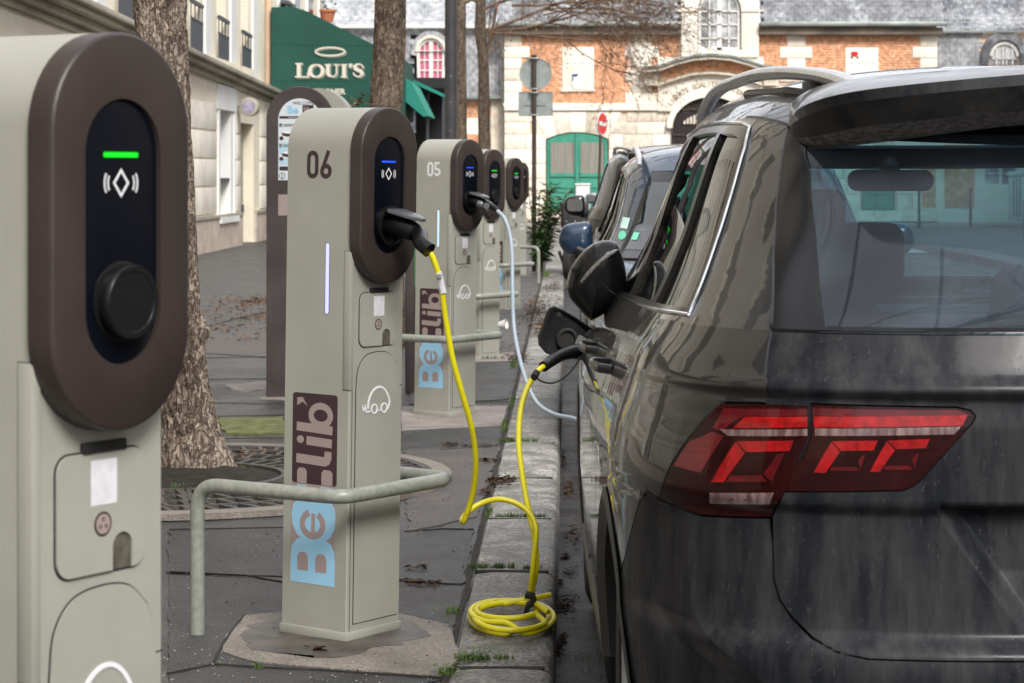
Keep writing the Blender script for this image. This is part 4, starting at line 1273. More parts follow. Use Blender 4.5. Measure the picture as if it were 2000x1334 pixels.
MB().tube([P(1043, 737, 7.28), P(1048, 728, 7.31)], .0115, 10).build('clip', m_rubber, cab, world=True)
f = Frame(P(1034, 1172, 6.66), (1, 0, .0), (0, -.2, 1))
MB().stroke(f, [(-.012, .018), (.010, .012), (.014, -.004), (-.004, -.016), (-.010, -.04)], .014, -.010, .014).build('velcro_strap', m_rubber, cab, world=True)
# label sleeve on the cable
lt = [P(856, 532, 6.335), P(861, 552, 6.34), P(865.5, 572, 6.345)]
sl_ = MB().tube(smooth_path(lt, 4), .0100, 14).build('cable_tag', m_label, cab, world=True, smooth=60)
q0 = P(855, 535, 6.33)
tg_ = MB(); 
for i in range(3):
    zz = -.004 - i * .0052
    tg_.tube([q0 + Vector((-.001, 0, zz)) + Vector((.0, -.0105, 0)), q0 + Vector((.012, -.0115, zz + .002))], .0013, 5)
tg_.build('tag_print', m_rubber, cab, world=True, kind='stuff')

cab2 = thing('charging_cable', 'pale grey charging cable hanging from the post numbered 05 to the next car', 'cable', (-.2, 12.0, 0))
s0 = wp(C5, TH - .004, 0, SOCK)
plug_mesh([s0, wp(C5, TH + .05, 0, SOCK - .003), wp(C5, TH + .11, .004, SOCK - .018), P(958, 402, 12.1), P(975, 414, 12.05)], [.030, .029, .027, .022, .017, .013]).build('plug', m_socket, cab2, world=True)
plug_mesh([wp(C5, TH + .06, -.012, SOCK - .010), wp(C5, TH + .12, -.008, SOCK - .028), P(950, 402, 12.05)], [.022, .022, .016]).build('plug_grip', m_lid, cab2, world=True)
pg = [P(972, 412, 12.05), P(986, 428, 12.0), P(996, 460, 11.98), P(1000, 500, 11.95), P(1001, 570, 11.9), P(1004, 640, 11.85), P(1015, 700, 11.7), P(1030, 750, 11.5), P(1050, 788, 11.3), P(1080, 808, 11.1), P(1115, 816, 10.9), P(1140, 819, 10.7), P(1180, 790, 10.5)]
pg = smooth_path(pg, 8)
MB().tube(pg, .0105, 10).build('cable', m_gcab, cab2, world=True, smooth=80)

# open charge flap on the front wing of the SUV: a part of the car
YF = 7.70
def on_car(px, py, Y): return to_car(P(px, py, Y))
outl = [(1052, 674), (1050, 656), (1058, 636), (1066, 612), (1072, 601), (1082, 597), (1100, 604), (1130, 622), (1156, 640), (1161, 652), (1152, 668), (1128, 682), (1098, 694), (1086, 697), (1066, 690)]
n_ = len(outl)
def flapring(s_, dy):
    cx_ = sum(p[0] for p in outl) / n_; cy_ = sum(p[1] for p in outl) / n_
    return [on_car(cx_ + (a - cx_) * s_, cy_ + (b - cy_) * s_, YF + dy + (a - 1105) * .0012) for a, b in outl]
secs = [flapring(.80, -.008), flapring(.84, -.016), flapring(.96, -.020), flapring(1, -.014), flapring(1, .004), flapring(.95, .010)]
fm = MB(); vs = [p for s_ in secs for p in s_]
fm.add(vs, [(i * n_ + k, i * n_ + (k + 1) % n_, (i + 1) * n_ + (k + 1) % n_, (i + 1) * n_ + k) for i in range(5) for k in range(n_)] + [tuple(range(n_)), tuple(5 * n_ + k for k in range(n_))])
flap = fm.build('charge_flap', m_plast, suv, smooth=50)
fr = Frame(on_car(1106, 662, YF - .02), (1, .25, 0), (0, 0, 1))
MB().lathe(fr, [(.034, -.01), (.038, .012), (.034, .016), (.028, .016), (.026, .006), (0, .006)], 28).build('socket_seal', m_rubber, flap)
fr = Frame(on_car(1086, 613, YF - .018), (1, .1, -.4), (.3, 0, 1))
MB().fbox(fr, -.017, .017, -.009, .009, 0, .014).build('latch', m_rubber, flap, bevel=.003)
fr = Frame(on_car(1139, 668, YF - .07), (1, .2, -.55), (.5, 0, 1))
MB().fbox(fr, -.024, .024, -.016, .016, 0, .004).build('charge_label', M('grey_label', (.30, .33, .31), (.12, .13, .12), scale=160, rough=.5, stretch=(.3, 1, 2)), flap)
MB().tube([on_car(1150, 650, YF), on_car(1172, 676, YF + .02), on_car(1185, 690, YF + .02)], .018, 8).build('flap_arm', m_rubber, flap)
# ---------------------------------------------------------------- ground
def G(px, py, z=0.0):
    Y = (CAMZ - z) * FPX / (py - VY)
    return Vector(((px - VX) * Y / FPX, Y, z))
m_pave = M('worn_pavement_asphalt', (.034, .032, .032), (.086, .079, .073), scale=1.7, detail=11, rough=.34, rough2=.62, bump=.5, bscale=130, lo=.42, hi=.60, world=True, fine=.28, spec=.5)
m_pave2 = M('dark_patch_asphalt', (.026, .026, .027), (.058, .055, .053), scale=2.6, detail=11, rough=.28, rough2=.6, bump=.55, lo=.42, hi=.60, bscale=170, world=True, fine=.25)
m_pave3 = M('brownish_patch_asphalt', (.058, .050, .045), (.105, .092, .082), scale=2.6, detail=9, rough=.5, rough2=.7, bump=.35, bscale=130, world=True, fine=.28)
m_conc = M('stained_concrete', (.115, .100, .086), (.235, .208, .182), scale=2.6, detail=9, rough=.6, rough2=.75, bump=.3, bscale=120, lo=.32, hi=.58, world=True, fine=.2)
m_pinkc = M('pale_pinkish_concrete', (.22, .19, .18), (.32, .28, .26), scale=4, detail=8, rough=.7, bump=.3, bscale=120, world=True, fine=.15)
m_crack = M('dirt_in_joints', (.010, .009, .008), (.03, .024, .016), scale=14, rough=.9, world=True)
m_kerb = M('granite_kerb', (.15, .142, .13), (.34, .325, .30), scale=7, detail=12, rough=.5, rough2=.72, bump=1.0, bscale=75, lo=.42, hi=.60, world=True, fine=.38)
m_kerbs = [m_kerb] + [M('granite_kerb', tuple(c * k for c in (.15, .142, .13)), tuple(c * k for c in (.34, .325, .30)), scale=7, detail=12, rough=.5, rough2=.72, bump=1.0, bscale=75, lo=.42, hi=.60, world=True, fine=.38) for k in (.62, .78, 1.1)]
m_road = M('wet_road_asphalt', (.009, .009, .009), (.024, .022, .021), scale=2.4, detail=10, rough=.12, rough2=.5, bump=.7, bscale=110, lo=.36, hi=.6, world=True, fine=.3, spec=.22)
m_line = M('road_paint', (.55, .55, .53), (.35, .35, .34), scale=9, rough=.7, world=True)
m_moss = M('moss_on_cover', (.085, .095, .035), (.17, .185, .065), scale=14, detail=8, rough=.9, bump=.4, bscale=200, world=True)
m_soil = M('soil_with_litter', (.008, .007, .005), (.028, .022, .012), scale=22, detail=8, rough=.95, bump=1, bscale=120, world=True)
m_iron = M('cast_iron', (.075, .067, .062), (.125, .112, .10), scale=14, rough=.5, metallic=.35, bump=.4, bscale=150)
m_grass = M('grass_blades', (.045, .10, .014), (.11, .17, .035), scale=20, rough=.6, world=True)
m_leaf1 = M('dry_leaf_litter', (.10, .045, .018), (.22, .11, .035), scale=30, rough=.85, world=True)
m_leaf2 = M('dark_wet_litter', (.035, .018, .010), (.08, .038, .018), scale=40, rough=.7, world=True)

def sheet(name, x0, x1, y0, y1, z, mat, cell=None, kind='structure', label=None):
    b = MB(); b.add([(x0, y0, z), (x1, y0, z), (x1, y1, z), (x0, y1, z)], [(0, 1, 2, 3)])
    return b.build(name, mat, kind=kind, fix=False)
sheet('ground', -150, 200, -60, 400, -.60, m_pave)
# pavement: a gently uneven sheet
def ground_grid(name, xs, ys, zf, mat, kind='structure'):
    rows = [[Vector((x, y, zf(x, y))) for x in xs] for y in ys]
    m = MB().grid(rows); return m.build(name, mat, kind=kind, smooth=60, fix=False)
zp = lambda x, y: .0035 * (noise.noise(Vector((x * .9, y * .9, 0))) - .5) - .001
pave = ground_grid('pavement', [lerp(-6.4, -.300, i / 60) for i in range(61)], [lerp(-8, 57, (i / 260) ** 1.5) for i in range(261)], zp, m_pave)
zr = lambda x, y: -.12 - .018 * max(0, 1 - abs(x - .05) / .35) + .004 * noise.noise(Vector((x * 2, y * 2, 3)))
road = ground_grid('road', [-.06, 0, .08, .16, .3, .45, .7, 1, 2, 4, 6.5], [lerp(-12, 56, (i / 200) ** 1.4) for i in range(201)], zr, m_road)
b = MB(); b.box(6.5, 30, -12, 56, -.5, .0); b.build('pavement', m_pave, kind='structure')
b = MB(); b.box(-150, 150, 56, 59.4, -.5, -.115); b.build('road', m_road, kind='structure')
b = MB(); b.box(-150, 150, 59.4, 62.0, -.5, .0); b.build('pavement', m_pinkc, kind='structure', bevel=.02)
for i in range(5):
    x0 = 6.0 + i * .95
    sheet('crossing_stripe', x0, x0 + .5, 41, 45.5, -.10, m_line) if x0 < 6.4 else None
for i in range(6):
    x0 = 1.8 + i * .8
    sheet('crossing_stripe', x0, x0 + .45, 46.5, 50, -.108, m_line)

# patches, joints, stains
def patch(name, pts, z, mat, th=.004, px=True, jag=.012):
    q = [G(*p) if px else Vector((p[0], p[1], 0)) for p in pts]
    r = resample([(p.x, p.y) for p in q], .06, .06)
    r = [(x + jag * noise.noise(Vector((x * 9, y * 9, 1))), y + jag * noise.noise(Vector((x * 9, y * 9, 7)))) for x, y in r]
    f = Frame((0, 0, z), (1, 0, 0), (0, 1, 0)); m = MB(); m.poly(f, r, -.01, 0)
    return m.build(name, mat, pave, smooth=0)
patch('paving_patch', [(330, 1125), (905, 1148), (888, 1225), (860, 1330), (330, 1420)], .0022, m_pave2)
patch('paving_patch', [(330, 1035), (925, 1035), (906, 1140), (330, 1118)], .0022, m_pave2, jag=.02)
patch('paving_patch', [(790, 880), (978, 872), (930, 1010), (800, 1040)], .0038, m_pave3, jag=.03)
patch('paving_patch', [(395, 640), (555, 640), (555, 700), (395, 690)], .0030, m_pave3, jag=.05)
patch('paving_patch', [(785, 838), (985, 832), (968, 880), (785, 886)], .0022, m_pave2)
patch('paving_patch', [(800, 712), (1012, 708), (992, 780), (800, 790)], .0022, m_pave2)
patch('paving_patch', [(395, 745), (552, 742), (552, 790), (400, 786)], .0022, m_pave2)
patch('concrete_pad', [(478, 1204), (560, 1198), (775, 1200), (878, 1222), (898, 1290), (862, 1324), (640, 1308), (500, 1296), (432, 1276), (437, 1252)], .0052, m_conc)
patch('concrete_pad', [(784, 796), (990, 794), (982, 832), (784, 842)], .0052, m_pinkc)
patch('concrete_pad', [(905, 690), (1010, 690), (1003, 706), (905, 708)], .0052, m_pinkc)
patch('concrete_pad', [(440, 752), (560, 742), (560, 758), (470, 768)], .0045, m_pinkc, jag=.05)
m_stain = M('damp_stain', (.050, .044, .038), (.105, .092, .080), scale=9, detail=8, rough=.4, world=True, bump=.3, bscale=150)
st = []
for t in np.linspace(0, 2 * math.pi, 40)[:-1]:
    st.append((-.66 + .25 * math.cos(t), 6.49 + .30 * math.sin(t)))
patch('damp_stain', st, .0066, m_stain, px=False, jag=.09)
patch('mossy_cover', [(424, 818), (556, 816), (556, 848), (440, 849)], .006, m_moss, jag=.03)
def seam(pts, w=.012, z=.0060):
    q = [G(*p) for p in pts]
    q2 = []
    for a, b_ in zip(q, q[1:]):
        k = max(2, int((b_ - a).length / .05))
        q2 += [a.lerp(b_, i / k) for i in range(k)]
    q2.append(q[-1])
    q2 = [(p.x + .012 * noise.noise(p * 6), p.y + .012 * noise.noise(p * 6 + Vector((5, 5, 5)))) for p in q2]
    ws = [w * (.45 + .9 * abs(noise.noise(Vector((x * 14, y * 14, 2))))) for x, y in q2]
    f = Frame((0, 0, z), (1, 0, 0), (0, 1, 0))
    return MB().stroke(f, q2, ws, -.004, 0).build('joint', m_crack, pave, smooth=0)
for pts in ([(330, 1119), (470, 1125), (560, 1140)], [(782, 1134), (850, 1140), (905, 1146)], [(478, 1204), (440, 1252), (415, 1300), (330, 1318)], [(415, 1300), (640, 1312), (862, 1327)],
            [(784, 838), (985, 830)], [(400, 858), (556, 857)], [(395, 742), (556, 741)], [(800, 792), (995, 786)], [(330, 1036), (560, 1032)], [(790, 1040), (860, 1035), (925, 1036)],
            [(800, 711), (1012, 707)], [(395, 815), (556, 812)], [(395, 640), (556, 600)], [(860, 880), (978, 872)], [(396, 700), (556, 697)]):
    seam(pts)
# joint between pavement and kerb
f = Frame((0, 0, .0035), (1, 0, 0), (0, 1, 0))
q2 = [(-.314 + .008 * noise.noise(Vector((0, y * 3, 1))), y) for y in np.arange(1, 56, .08)]
MB().stroke(f, q2, [.016 + .016 * abs(noise.noise(Vector((3, y * 5, 2)))) for x, y in q2], -.004, 0).build('joint', m_crack, pave, smooth=0)

kerb = thing('kerb', None, None, (-.17, 6, -.2)); kerb['kind'] = 'structure'
b = MB(); b.box(-.305, -.055, -12, 56, -.35, -.035); b.build('kerb_bed', m_crack, kerb, world=True)
ys = [-8.1, -6.9, -5.7, -4.5, -3.3, -2.1, -.9, .3, 1.5, 2.7, 3.9, 5.0, 6.1, 7.59, 8.74, 9.92, 11.2, 12.3, 13.4]
while ys[-1] < 55: ys.append(ys[-1] + random.choice((.95, 1.1, 1.2, .8)))
b = MB()
for a in ys: b.box(-.300, -.060, a - .02, a + .02, -.1, -.007)
b.build('joint_fill', m_crack, kerb, world=True, kind='stuff')
for a, c in zip(ys, ys[1:]):
    n = 8; w0, w1 = -.306, -.036; g = .010
    rows = []
    dz = random.uniform(-.003, .003)
    prof = [(w0 + .003, -.13), (w0, -.012), (w0 + .01, .002), (w0 + .06, .005), (w0 + .14, .005), (w1 - .035, .003), (w1 - .012, -.004), (w1 - .001, -.022), (w1 + .004, -.08), (w1 + .006, -.16)]
    ny = 14
    for i in range(ny + 1):
        t = i / ny; y = lerp(a + g, c - g, t); e = min(t, 1 - t) * (c - a)
        sink = .014 * max(0, 1 - e / .03) ** 2
        row = []
        for x, z in prof:
            nn = noise.noise(Vector((x * 12, y * 7, 4))) * .0035
            row.append(Vector((x + nn * .6, y, z - sink + dz + nn)))
        rows.append(row)
    m = MB().grid(rows)
    k = len(prof)
    m.f.append(tuple(range(k))); m.f.append(tuple(ny * k + i for i in range(k - 1, -1, -1)))
    m.build('kerb_stone', random.choice(m_kerbs), kerb, world=True, smooth=50)

# litter and grass
def scatter(name, spots, mat, seed, rmin=.006, rmax=.018, label=None, fl=.35):
    random.seed(seed); m = MB()
    for (x, y, z, sx, sy, n) in spots:
        for _ in range(n):
            a = random.gauss(0, .45); b_ = random.gauss(0, .45)
            c = Vector((x + a * sx, y + b_ * sy, z + random.uniform(.002, .012)))
            t = random.uniform(0, 6.28); r = random.uniform(rmin, rmax); w = r * random.uniform(.25, .7)
            u = Vector((math.cos(t), math.sin(t), random.uniform(-.2, .5) * fl)) * r; v = Vector((-math.sin(t), math.cos(t), random.uniform(-.5, .5) * fl)) * w
            up = Vector((0, 0, r * random.uniform(.1, .5)))
            m.add([c - u, c + v + up * .5, c + u, c - v + up], [(0, 1, 2), (0, 2, 3)])
    return m.build(name, mat, smooth=0, fix=False, kind='stuff', label=label)
GG = lambda px, py, sx, sy, n, z=.004: (*G(px, py, z), sx, sy, n)
scatter('leaf_litter', [GG(980, 940, .07, .12, 160, .01), GG(950, 962, .05, .06, 40, .01), GG(905, 790, .05, .03, 30), GG(620, 1272, .02, .02, 20), GG(900, 772, .1, .05, 40), GG(875, 870, .08, .08, 40), GG(940, 873, .1, .05, 30),
                        GG(810, 1140, .06, .03, 60), GG(840, 1142, .04, .03, 40), GG(1010, 700, .1, .6, 260), GG(1045, 610, .15, 2.0, 700), GG(1080, 560, .12, 2.0, 400), GG(1060, 500, .2, 4, 500),
                        GG(990, 860, .04, .05, 30), GG(995, 940, .05, .05, 30), GG(965, 680, .2, .6, 120), GG(950, 900, .05, .06, 40),
                        GG(820, 1112, .04, .03, 20), GG(560, 915, .2, .12, 160), GG(640, 905, .2, .12, 60)], m_leaf2, 3)
scatter('leaf_litter', [GG(450, 600, .5, 1.2, 120), GG(500, 585, .5, 1.0, 160), GG(520, 620, .4, .9, 120), GG(440, 640, .3, .6, 50), GG(530, 590, .4, .6, 120), GG(470, 660, .3, .8, 40), GG(1050, 600, .2, 3.0, 160), GG(1060, 640, .12, 1.4, 120), GG(500, 890, .4, .15, 200), GG(420, 920, .3, .2, 60), GG(480, 610, .7, 2.2, 160)], m_leaf1, 4, .010, .032)
scatter('leaf_litter', [GG(1098, 1190, .02, .08, 50, -.135), GG(1093, 1140, .02, .04, 50, -.135), GG(1105, 1090, .02, .05, 50, -.135), GG(1098, 1250, .02, .08, 50, -.135), GG(1110, 960, .03, .3, 160, -.135), GG(1104, 1180, .05, .25, 160, -.135), GG(1120, 1050, .05, .4, 120, -.135), GG(1090, 1270, .02, .1, 40, -.135), GG(1115, 1120, .04, .1, 40, -.135), GG(1100, 900, .03, .5, 60, -.135)], m_leaf2, 5, .005, .014)
random.seed(11); m = MB()
def tuft(x, y, z, sx, sy, n, h=.03):
    h *= .85
    for _ in range(n):
        c = Vector((x + (random.choice((-.8, -.45, -.3, .1, .35, .75)) + random.gauss(0, .13)) * sx, y + random.uniform(-1, 1) * sy, z)); a = random.uniform(0, 6.28); L = h * random.uniform(.4, 1.15); w = .0016
        d = Vector((math.cos(a), math.sin(a), 0)); s_ = Vector((-d.y, d.x, 0)) * w
        t = c + d * L * random.uniform(.2, .6) + Vector((0, 0, L))
        k = c + d * L * .1 + Vector((0, 0, L * .5))
        m.add([c - s_, c + s_, k + s_ * .8, k - s_ * .8, t], [(0, 1, 2, 3), (3, 2, 4)])
for (px, py, sx, sy, n, h) in ((960, 1110, .085, .009, 300, .024), (1018, 1010, .10, .008, 260, .022), (1040, 1112, .03, .010, 60, .022), (1015, 863, .10, .012, 260, .025), (985, 835, .012, .22, 260, .035), (885, 1197, .022, .022, 80, .025), (925, 1290, .05, .014, 160, .026),
                               (985, 1287, .03, .01, 60, .02), (870, 1318, .03, .03, 70, .028), (1003, 715, .02, .3, 160, .04), (960, 702, .08, .02, 90, .04), (508, 1306, .012, .01, 24, .03), (400, 932, .10, .03, 220, .05), (445, 926, .12, .02, 160, .05), (960, 945, .01, .05, 60, .02), (1000, 790, .012, .3, 120, .03), (1068, 540, .03, .4, 160, .10), (390, 1000, .04, .02, 26, .04),
                               (370, 935, .06, .05, 120, .05), (480, 475, .4, .1, 120, .05), (540, 912, .05, .05, 30, .03), (955, 1005, .012, .15, 90, .02), (345, 960, .03, .05, 60, .05)):
    p = G(px, py, .0)
    tuft(p.x, p.y, .0, sx, sy, n, h)
m.build('grass', m_grass, smooth=0, fix=False, kind='stuff')
# grit: pale and dark specks trodden into the asphalt
random.seed(31); mg = MB(); mk = MB()
for i in range(2600):
    Y_ = 5.6 + 14 * random.random() ** 1.6; x_ = random.uniform(-Y_ * .19, -.33)
    r = random.uniform(.0012, .0042) * (1 if i % 9 else 1.8); c = Vector((x_, Y_, .005)); a = random.uniform(0, 6.28)
    q = [c + Vector((math.cos(a + t), math.sin(a + t), 0)) * r * random.uniform(.6, 1.2) for t in (0, 1.6, 3.1, 4.7)]
    (mg if i % 3 else mk).add(q + [c + Vector((0, 0, r * .6))], [(0, 1, 4), (1, 2, 4), (2, 3, 4), (3, 0, 4)])
mg.build('grit', M('pale_grit', (.22, .20, .18), (.40, .37, .33), scale=200, rough=.8, world=True), smooth=0, fix=False, kind='stuff')
mk.build('grit', m_leaf2, smooth=0, fix=False, kind='stuff')
# small weeds with rounded leaves
random.seed(5); m = MB()
for (px, py, n, s_) in ((925, 1285, 44, .012), (890, 1195, 26, .010), (872, 1318, 26, .012), (508, 1305, 8, .010), (405, 928, 20, .014), (950, 1292, 20, .010), (1000, 1012, 16, .007)):
    p = G(px, py)
    for _ in range(n):
        c = p + Vector((random.gauss(0, .035), random.gauss(0, .02), random.uniform(.006, .03))); a = random.uniform(0, 6.28); u = Vector((math.cos(a), math.sin(a), .3)) * s_; v = Vector((-math.sin(a), math.cos(a), random.uniform(-.3, .3))) * s_ * .45
        m.add([c, c + u * .5 + v, c + u, c + u * .5 - v], [(0, 1, 2, 3)])
m.build('weeds', m_grass, smooth=0, fix=False, kind='stuff')

# ---- tree grate
TC = Vector((-1.64, 9.78, 0))
gt = thing('tree_grate', 'round cast iron tree grate around the foot of the thick trunk', 'tree grate', TC)
b = MB(); b.lathe(Frame((0, 0, 0), (1, 0, 0), (0, 1, 0)), [(1.06, .002), (1.06, .0075), (0, .0075)], 64); b.build('soil', m_soil, gt)
fr = Frame((0, 0, 0), (1, 0, 0), (0, 1, 0))
m = MB(); n = 96
for k in range(n):
    a0, a1 = 2 * math.pi * k / n, 2 * math.pi * (k + 1) / n
    q = lambda r, a, z: (r * math.cos(a), r * math.sin(a), z)
    m.add([q(1.07, a0, .026), q(1.15, a0, .024), q(1.15, a1, .024), q(1.07, a1, .026), q(1.07, a0, 0), q(1.15, a0, 0), q(1.15, a1, 0), q(1.07, a1, 0)], [(0, 1, 2, 3), (1, 5, 6, 2), (4, 0, 3, 7)])
m.build('concrete_ring', m_conc, gt, smooth=0)
rad = [.44, .60, .76, .91, 1.055]
for s_ in range(4):
    m = MB(); A0 = s_ * 90 + 12
    for r_ in rad:
        w = .028 if r_ in (rad[0], rad[-1]) else .016
        m.stroke(fr, arc(0, 0, r_, A0 + .3, A0 + 89.7, 26), w, .008, .024)
    for e in (A0 + 1, A0 + 89):
        m.stroke(fr, [(.44 * math.cos(R(e)), .44 * math.sin(R(e))), (1.05 * math.cos(R(e)), 1.05 * math.sin(R(e)))], .022, .008, .0235)
    for r0, r1, nb in zip(rad, rad[1:], (11, 13, 16, 19)):
        for k in range(nb):
            a = A0 + 90 * (k + .5) / nb
            sk = 3.0
            m.stroke(fr, [(r0 * math.cos(R(a)), r0 * math.sin(R(a))), (r1 * math.cos(R(a + sk)), r1 * math.sin(R(a + sk)))], .018, .008, .0228)
    m.build('grate_section', m_iron, gt, smooth=30)
m = MB(); m.lathe(Frame((0, 0, 0), (1, 0, 0), (0, 1, 0)), [(.425, .002), (.42, .012), (.3, .03), (.2, .05), (0, .05)], 40); m.build('soil_mound', m_soil, gt)

# ---------------------------------------------------------------- street furniture
m_pole = M('dark_lamp_post_paint', (.040, .040, .043), (.055, .054, .056), scale=6, rough=.42)
m_brpole = M('brown_pole_paint', (.050, .030, .026), (.065, .040, .034), scale=6, rough=.45)
m_zinc = M('grey_sign_back', (.25, .28, .27), (.32, .35, .34), scale=8, rough=.5, metallic=.3, world=True)
lp_ = thing('street_lamp', 'tall dark lamp post rising behind the post numbered 05', 'street lamp', (-1.207, 24, 0))
MB().lathe(Frame((0, 0, 0), (1, 0, 0), (0, 1, 0)), [(.11, 0), (.11, .7), (.075, .8), (.066, 1.2), (.064, 3.0), (.055, 7.0)], 20).build('pole', m_pole, lp_)
for z in (1.75, 2.05, 2.32): MB().lathe(Frame((.0, -.067, z), (1, 0, 0), (0, 0, 1)), [(.006, 0), (.006, .004), (0, .005)], 8).build('bolt', m_chrome, lp_)
MB().lathe(Frame((0, 0, 0), (1, 0, 0), (0, 1, 0)), [(.02, 7.0), (.16, 7.02), (.24, 7.15), (.2, 7.35), (.05, 7.45)], 20).build('lamp_head', m_pole, lp_)
# sign pole with two sign backs
sp = thing('sign_pole', 'brown pole carrying a round and an oblong grey sign seen from the back', 'sign', (-.44, 31, 0))
MB().tube([(0, 0, -.1), (0, 0, 2.88)], .031, 16).build('pole', m_brpole, sp)
MB().lathe(Frame((0, 0, 2.88), (1, 0, 0), (0, 1, 0)), [(.036, 0), (.036, .02), (0, .035)], 14).build('pole_cap', m_brpole, sp)
z1 = P(0, 144, 31).z; z2 = P(0, 203, 31).z
c_ = Frame((.02, -.0, 0), (1, 0, 0), (0, 0, 1))
d = MB().lathe(Frame((.02, .045, z1), (1, 0, 0), (0, 0, 1)), [(.219, -.012), (.219, .012), (.205, .012), (.203, .004), (0, .004)], 44).build('round_sign', m_zinc, sp)
m = MB(); m.poly(Frame((.02, .045, z2), (1, 0, 0), (0, 0, 1)), rrect(-.232, .232, -.163, .163, .025), -.01, .004); r_ = m.build('oblong_sign', m_zinc, sp)
m = MB(); m.stroke(Frame((.02, .045, z2), (1, 0, 0), (0, 0, 1)), rrect(-.226, .226, -.157, .157, .025), .012, .004, .012, closed=True); m.build('sign_rim', m_zinc, r_)
for (x0, x1, z0, z3) in ((-.14, .14, -.02, .02),): m = MB(); m.fbox(Frame((.02, .045, z2), (1, 0, 0), (0, 0, 1)), x0, x1, z0, z3, .004, .016); m.build('sign_rib', m_zinc, r_)
for z in (z1 + .205, z1 - .205, z2 + .15, z2 - .15):
    MB().tube([(-.06, .03, z), (-.045, -.03, z), (0, -.042, z), (.045, -.03, z), (.06, .03, z)], .010, 8).build('clamp', m_zinc, sp)
# no-entry sign
m_red = M('traffic_sign_red', (.62, .018, .02), rough=.35)
m_wht = M('traffic_sign_white', (.78, .78, .76), rough=.4)
ne = thing('traffic_sign', 'small round red no entry sign on a thin pole before the green door', 'sign', P(1167, 437, 50) * 1.0)
ne.location.z = 0; ne['at'] = tuple(ne.location)
ne.rotation_euler = (0, R(4), R(64))
MB().tube([(0, 0, -.1), (0, 0, 2.62)], .030, 12).build('pole', m_brpole, ne)
zc = P(0, 241, 50).z
dd = MB().lathe(Frame((0, -.04, zc), (1, 0, 0), (0, 0, 1)), [(.25, -.03), (.25, .0), (0, .0)], 36).build('sign_disc', m_wht, ne)
MB().lathe(Frame((0, -.0405, zc), (1, 0, 0), (0, 0, 1)), [(.232, -.00), (.232, .003), (0, .003)], 36).build('red_disc', m_red, dd)
m = MB(); m.fbox(Frame((0, -.0405, zc), (1, 0, 0), (0, 0, 1)), -.17, .17, -.042, .042, .006, .010); m.build('white_bar', m_wht, dd)
# bollards
def bollard(x, y, lab, h=.98):
    t = thing('bollard', lab, 'bollard', (x, y, 0), group='iron bollards')
    MB().lathe(Frame((0, 0, 0), (1, 0, 0), (0, 1, 0)), [(.05, -.05), (.05, .06), (.038, .08), (.032, h * .75), (.032, h - .12)], 14).build('shaft', m_pole, t)
    MB().lathe(Frame((0, 0, 0), (1, 0, 0), (0, 1, 0)), [(.042, h - .12), (.042, h - .09), (.036, h - .08), (.036, h - .03), (.02, h), (0, h)], 14).build('head', m_pole, t)
bollard(-.34, 43.0, 'dark bollard standing just right of the oleander', 1.0)
bollard(8.9, 58.2, 'slim bollard seen through the rear window, left of the pair')
bollard(10.2, 58.2, 'slim bollard seen through the rear window, right of the pair')

# information totem behind post 06
m_poster = M('poster_white', (.62, .68, .72), (.66, .72, .76), scale=3, rough=.35, coat=.3)
m_pblue = M('poster_blue', (.42, .60, .72), rough=.4)
m_totem = M('brown_totem_metal', (.045, .034, .033), (.065, .052, .050), scale=3.5, detail=9, rough=.4, rough2=.5, coat=.1)
YT = 13.3
tw = P(0, 0, YT)
t_x = (P(519, 0, YT).x + P(676, 0, YT).x) / 2
# outline from the photograph: 519..648 px wide, top at 168, foot at 742
x0, x1 = P(519, 0, YT).x, P(650, 0, YT).x
cxT = (x0 + x1) / 2; hwT = (x1 - x0) / 2
zt = P(0, 168, YT).z; zb_ = -.02
tt = thing('information_totem', 'tall brown round-topped totem with a white instruction poster, behind post 06', 'information totem', (cxT, YT + .02, 0))
f = Frame((0, 0, 0), (1, 0, 0), (0, 0, 1))
def totem_out(hw, z0, z1): return [(-hw, z0), (hw, z0)] + arc(0, z1 - hw, hw, 0, 180, 24)
o_ = totem_out(hwT, .01, zt); ar_ = lambda hw, d: totem_out(hw - d, .01 + d, zt - d)
b = rings(f, [(ar_(hwT, .004), -.001), (ar_(hwT, .0), -.006), (ar_(hwT, .0), -.06), ]); b.build('frame', m_totem, tt, smooth=40)
bd = rings(Frame((.10, .02, 0), (1, 0, 0), (0, 0, 1)), [(ar_(hwT, .01), -.02), (ar_(hwT, .012), -.36)]); bd.build('housing', m_shell, tt, smooth=40)
zz = lambda py: P(0, py, YT).z
xx = lambda px: P(px, 0, YT).x - cxT
pw = xx(540) * -1 - .008
m = MB(); m.poly(f, [(-pw, zz(352)), (pw, zz(352))] + arc(0, zz(192) - pw, pw, 0, 180, 20), .0, .003); po = m.build('poster', m_poster, tt, smooth=0)
m = MB(); m.fbox(f, -pw + .004, pw - .004, zz(322), zz(278), .003, .0036); m.build('poster_band', m_pblue, po)
m = MB(); m.fbox(f, -pw, pw, zz(421), zz(380), .0, .002); m.build('lower_poster', m_pink, tt)
def ptext(s, px, py, size, mat, par, align='LEFT', off=0.0):
    me = text_mesh('print', s, size, mat, .0004, off, align)
    o = obj('lettering', me, par); o.matrix_local = frame_matrix(f, xx(px), zz(py), .0042)
    return o
ptext('WELCOME TO', 571, 204, .026, m_brown, po)
ptext('Be', 560, 221, .062, m_sky, po, off=.002)
m = MB(); m.poly(f, rrect(xx(590), xx(612), zz(221), zz(205), .006), .003, .0036); m.build('logo_block', m_brown, po)
ptext('lib', 592, 219.5, .045, m_pink, po, off=.001)
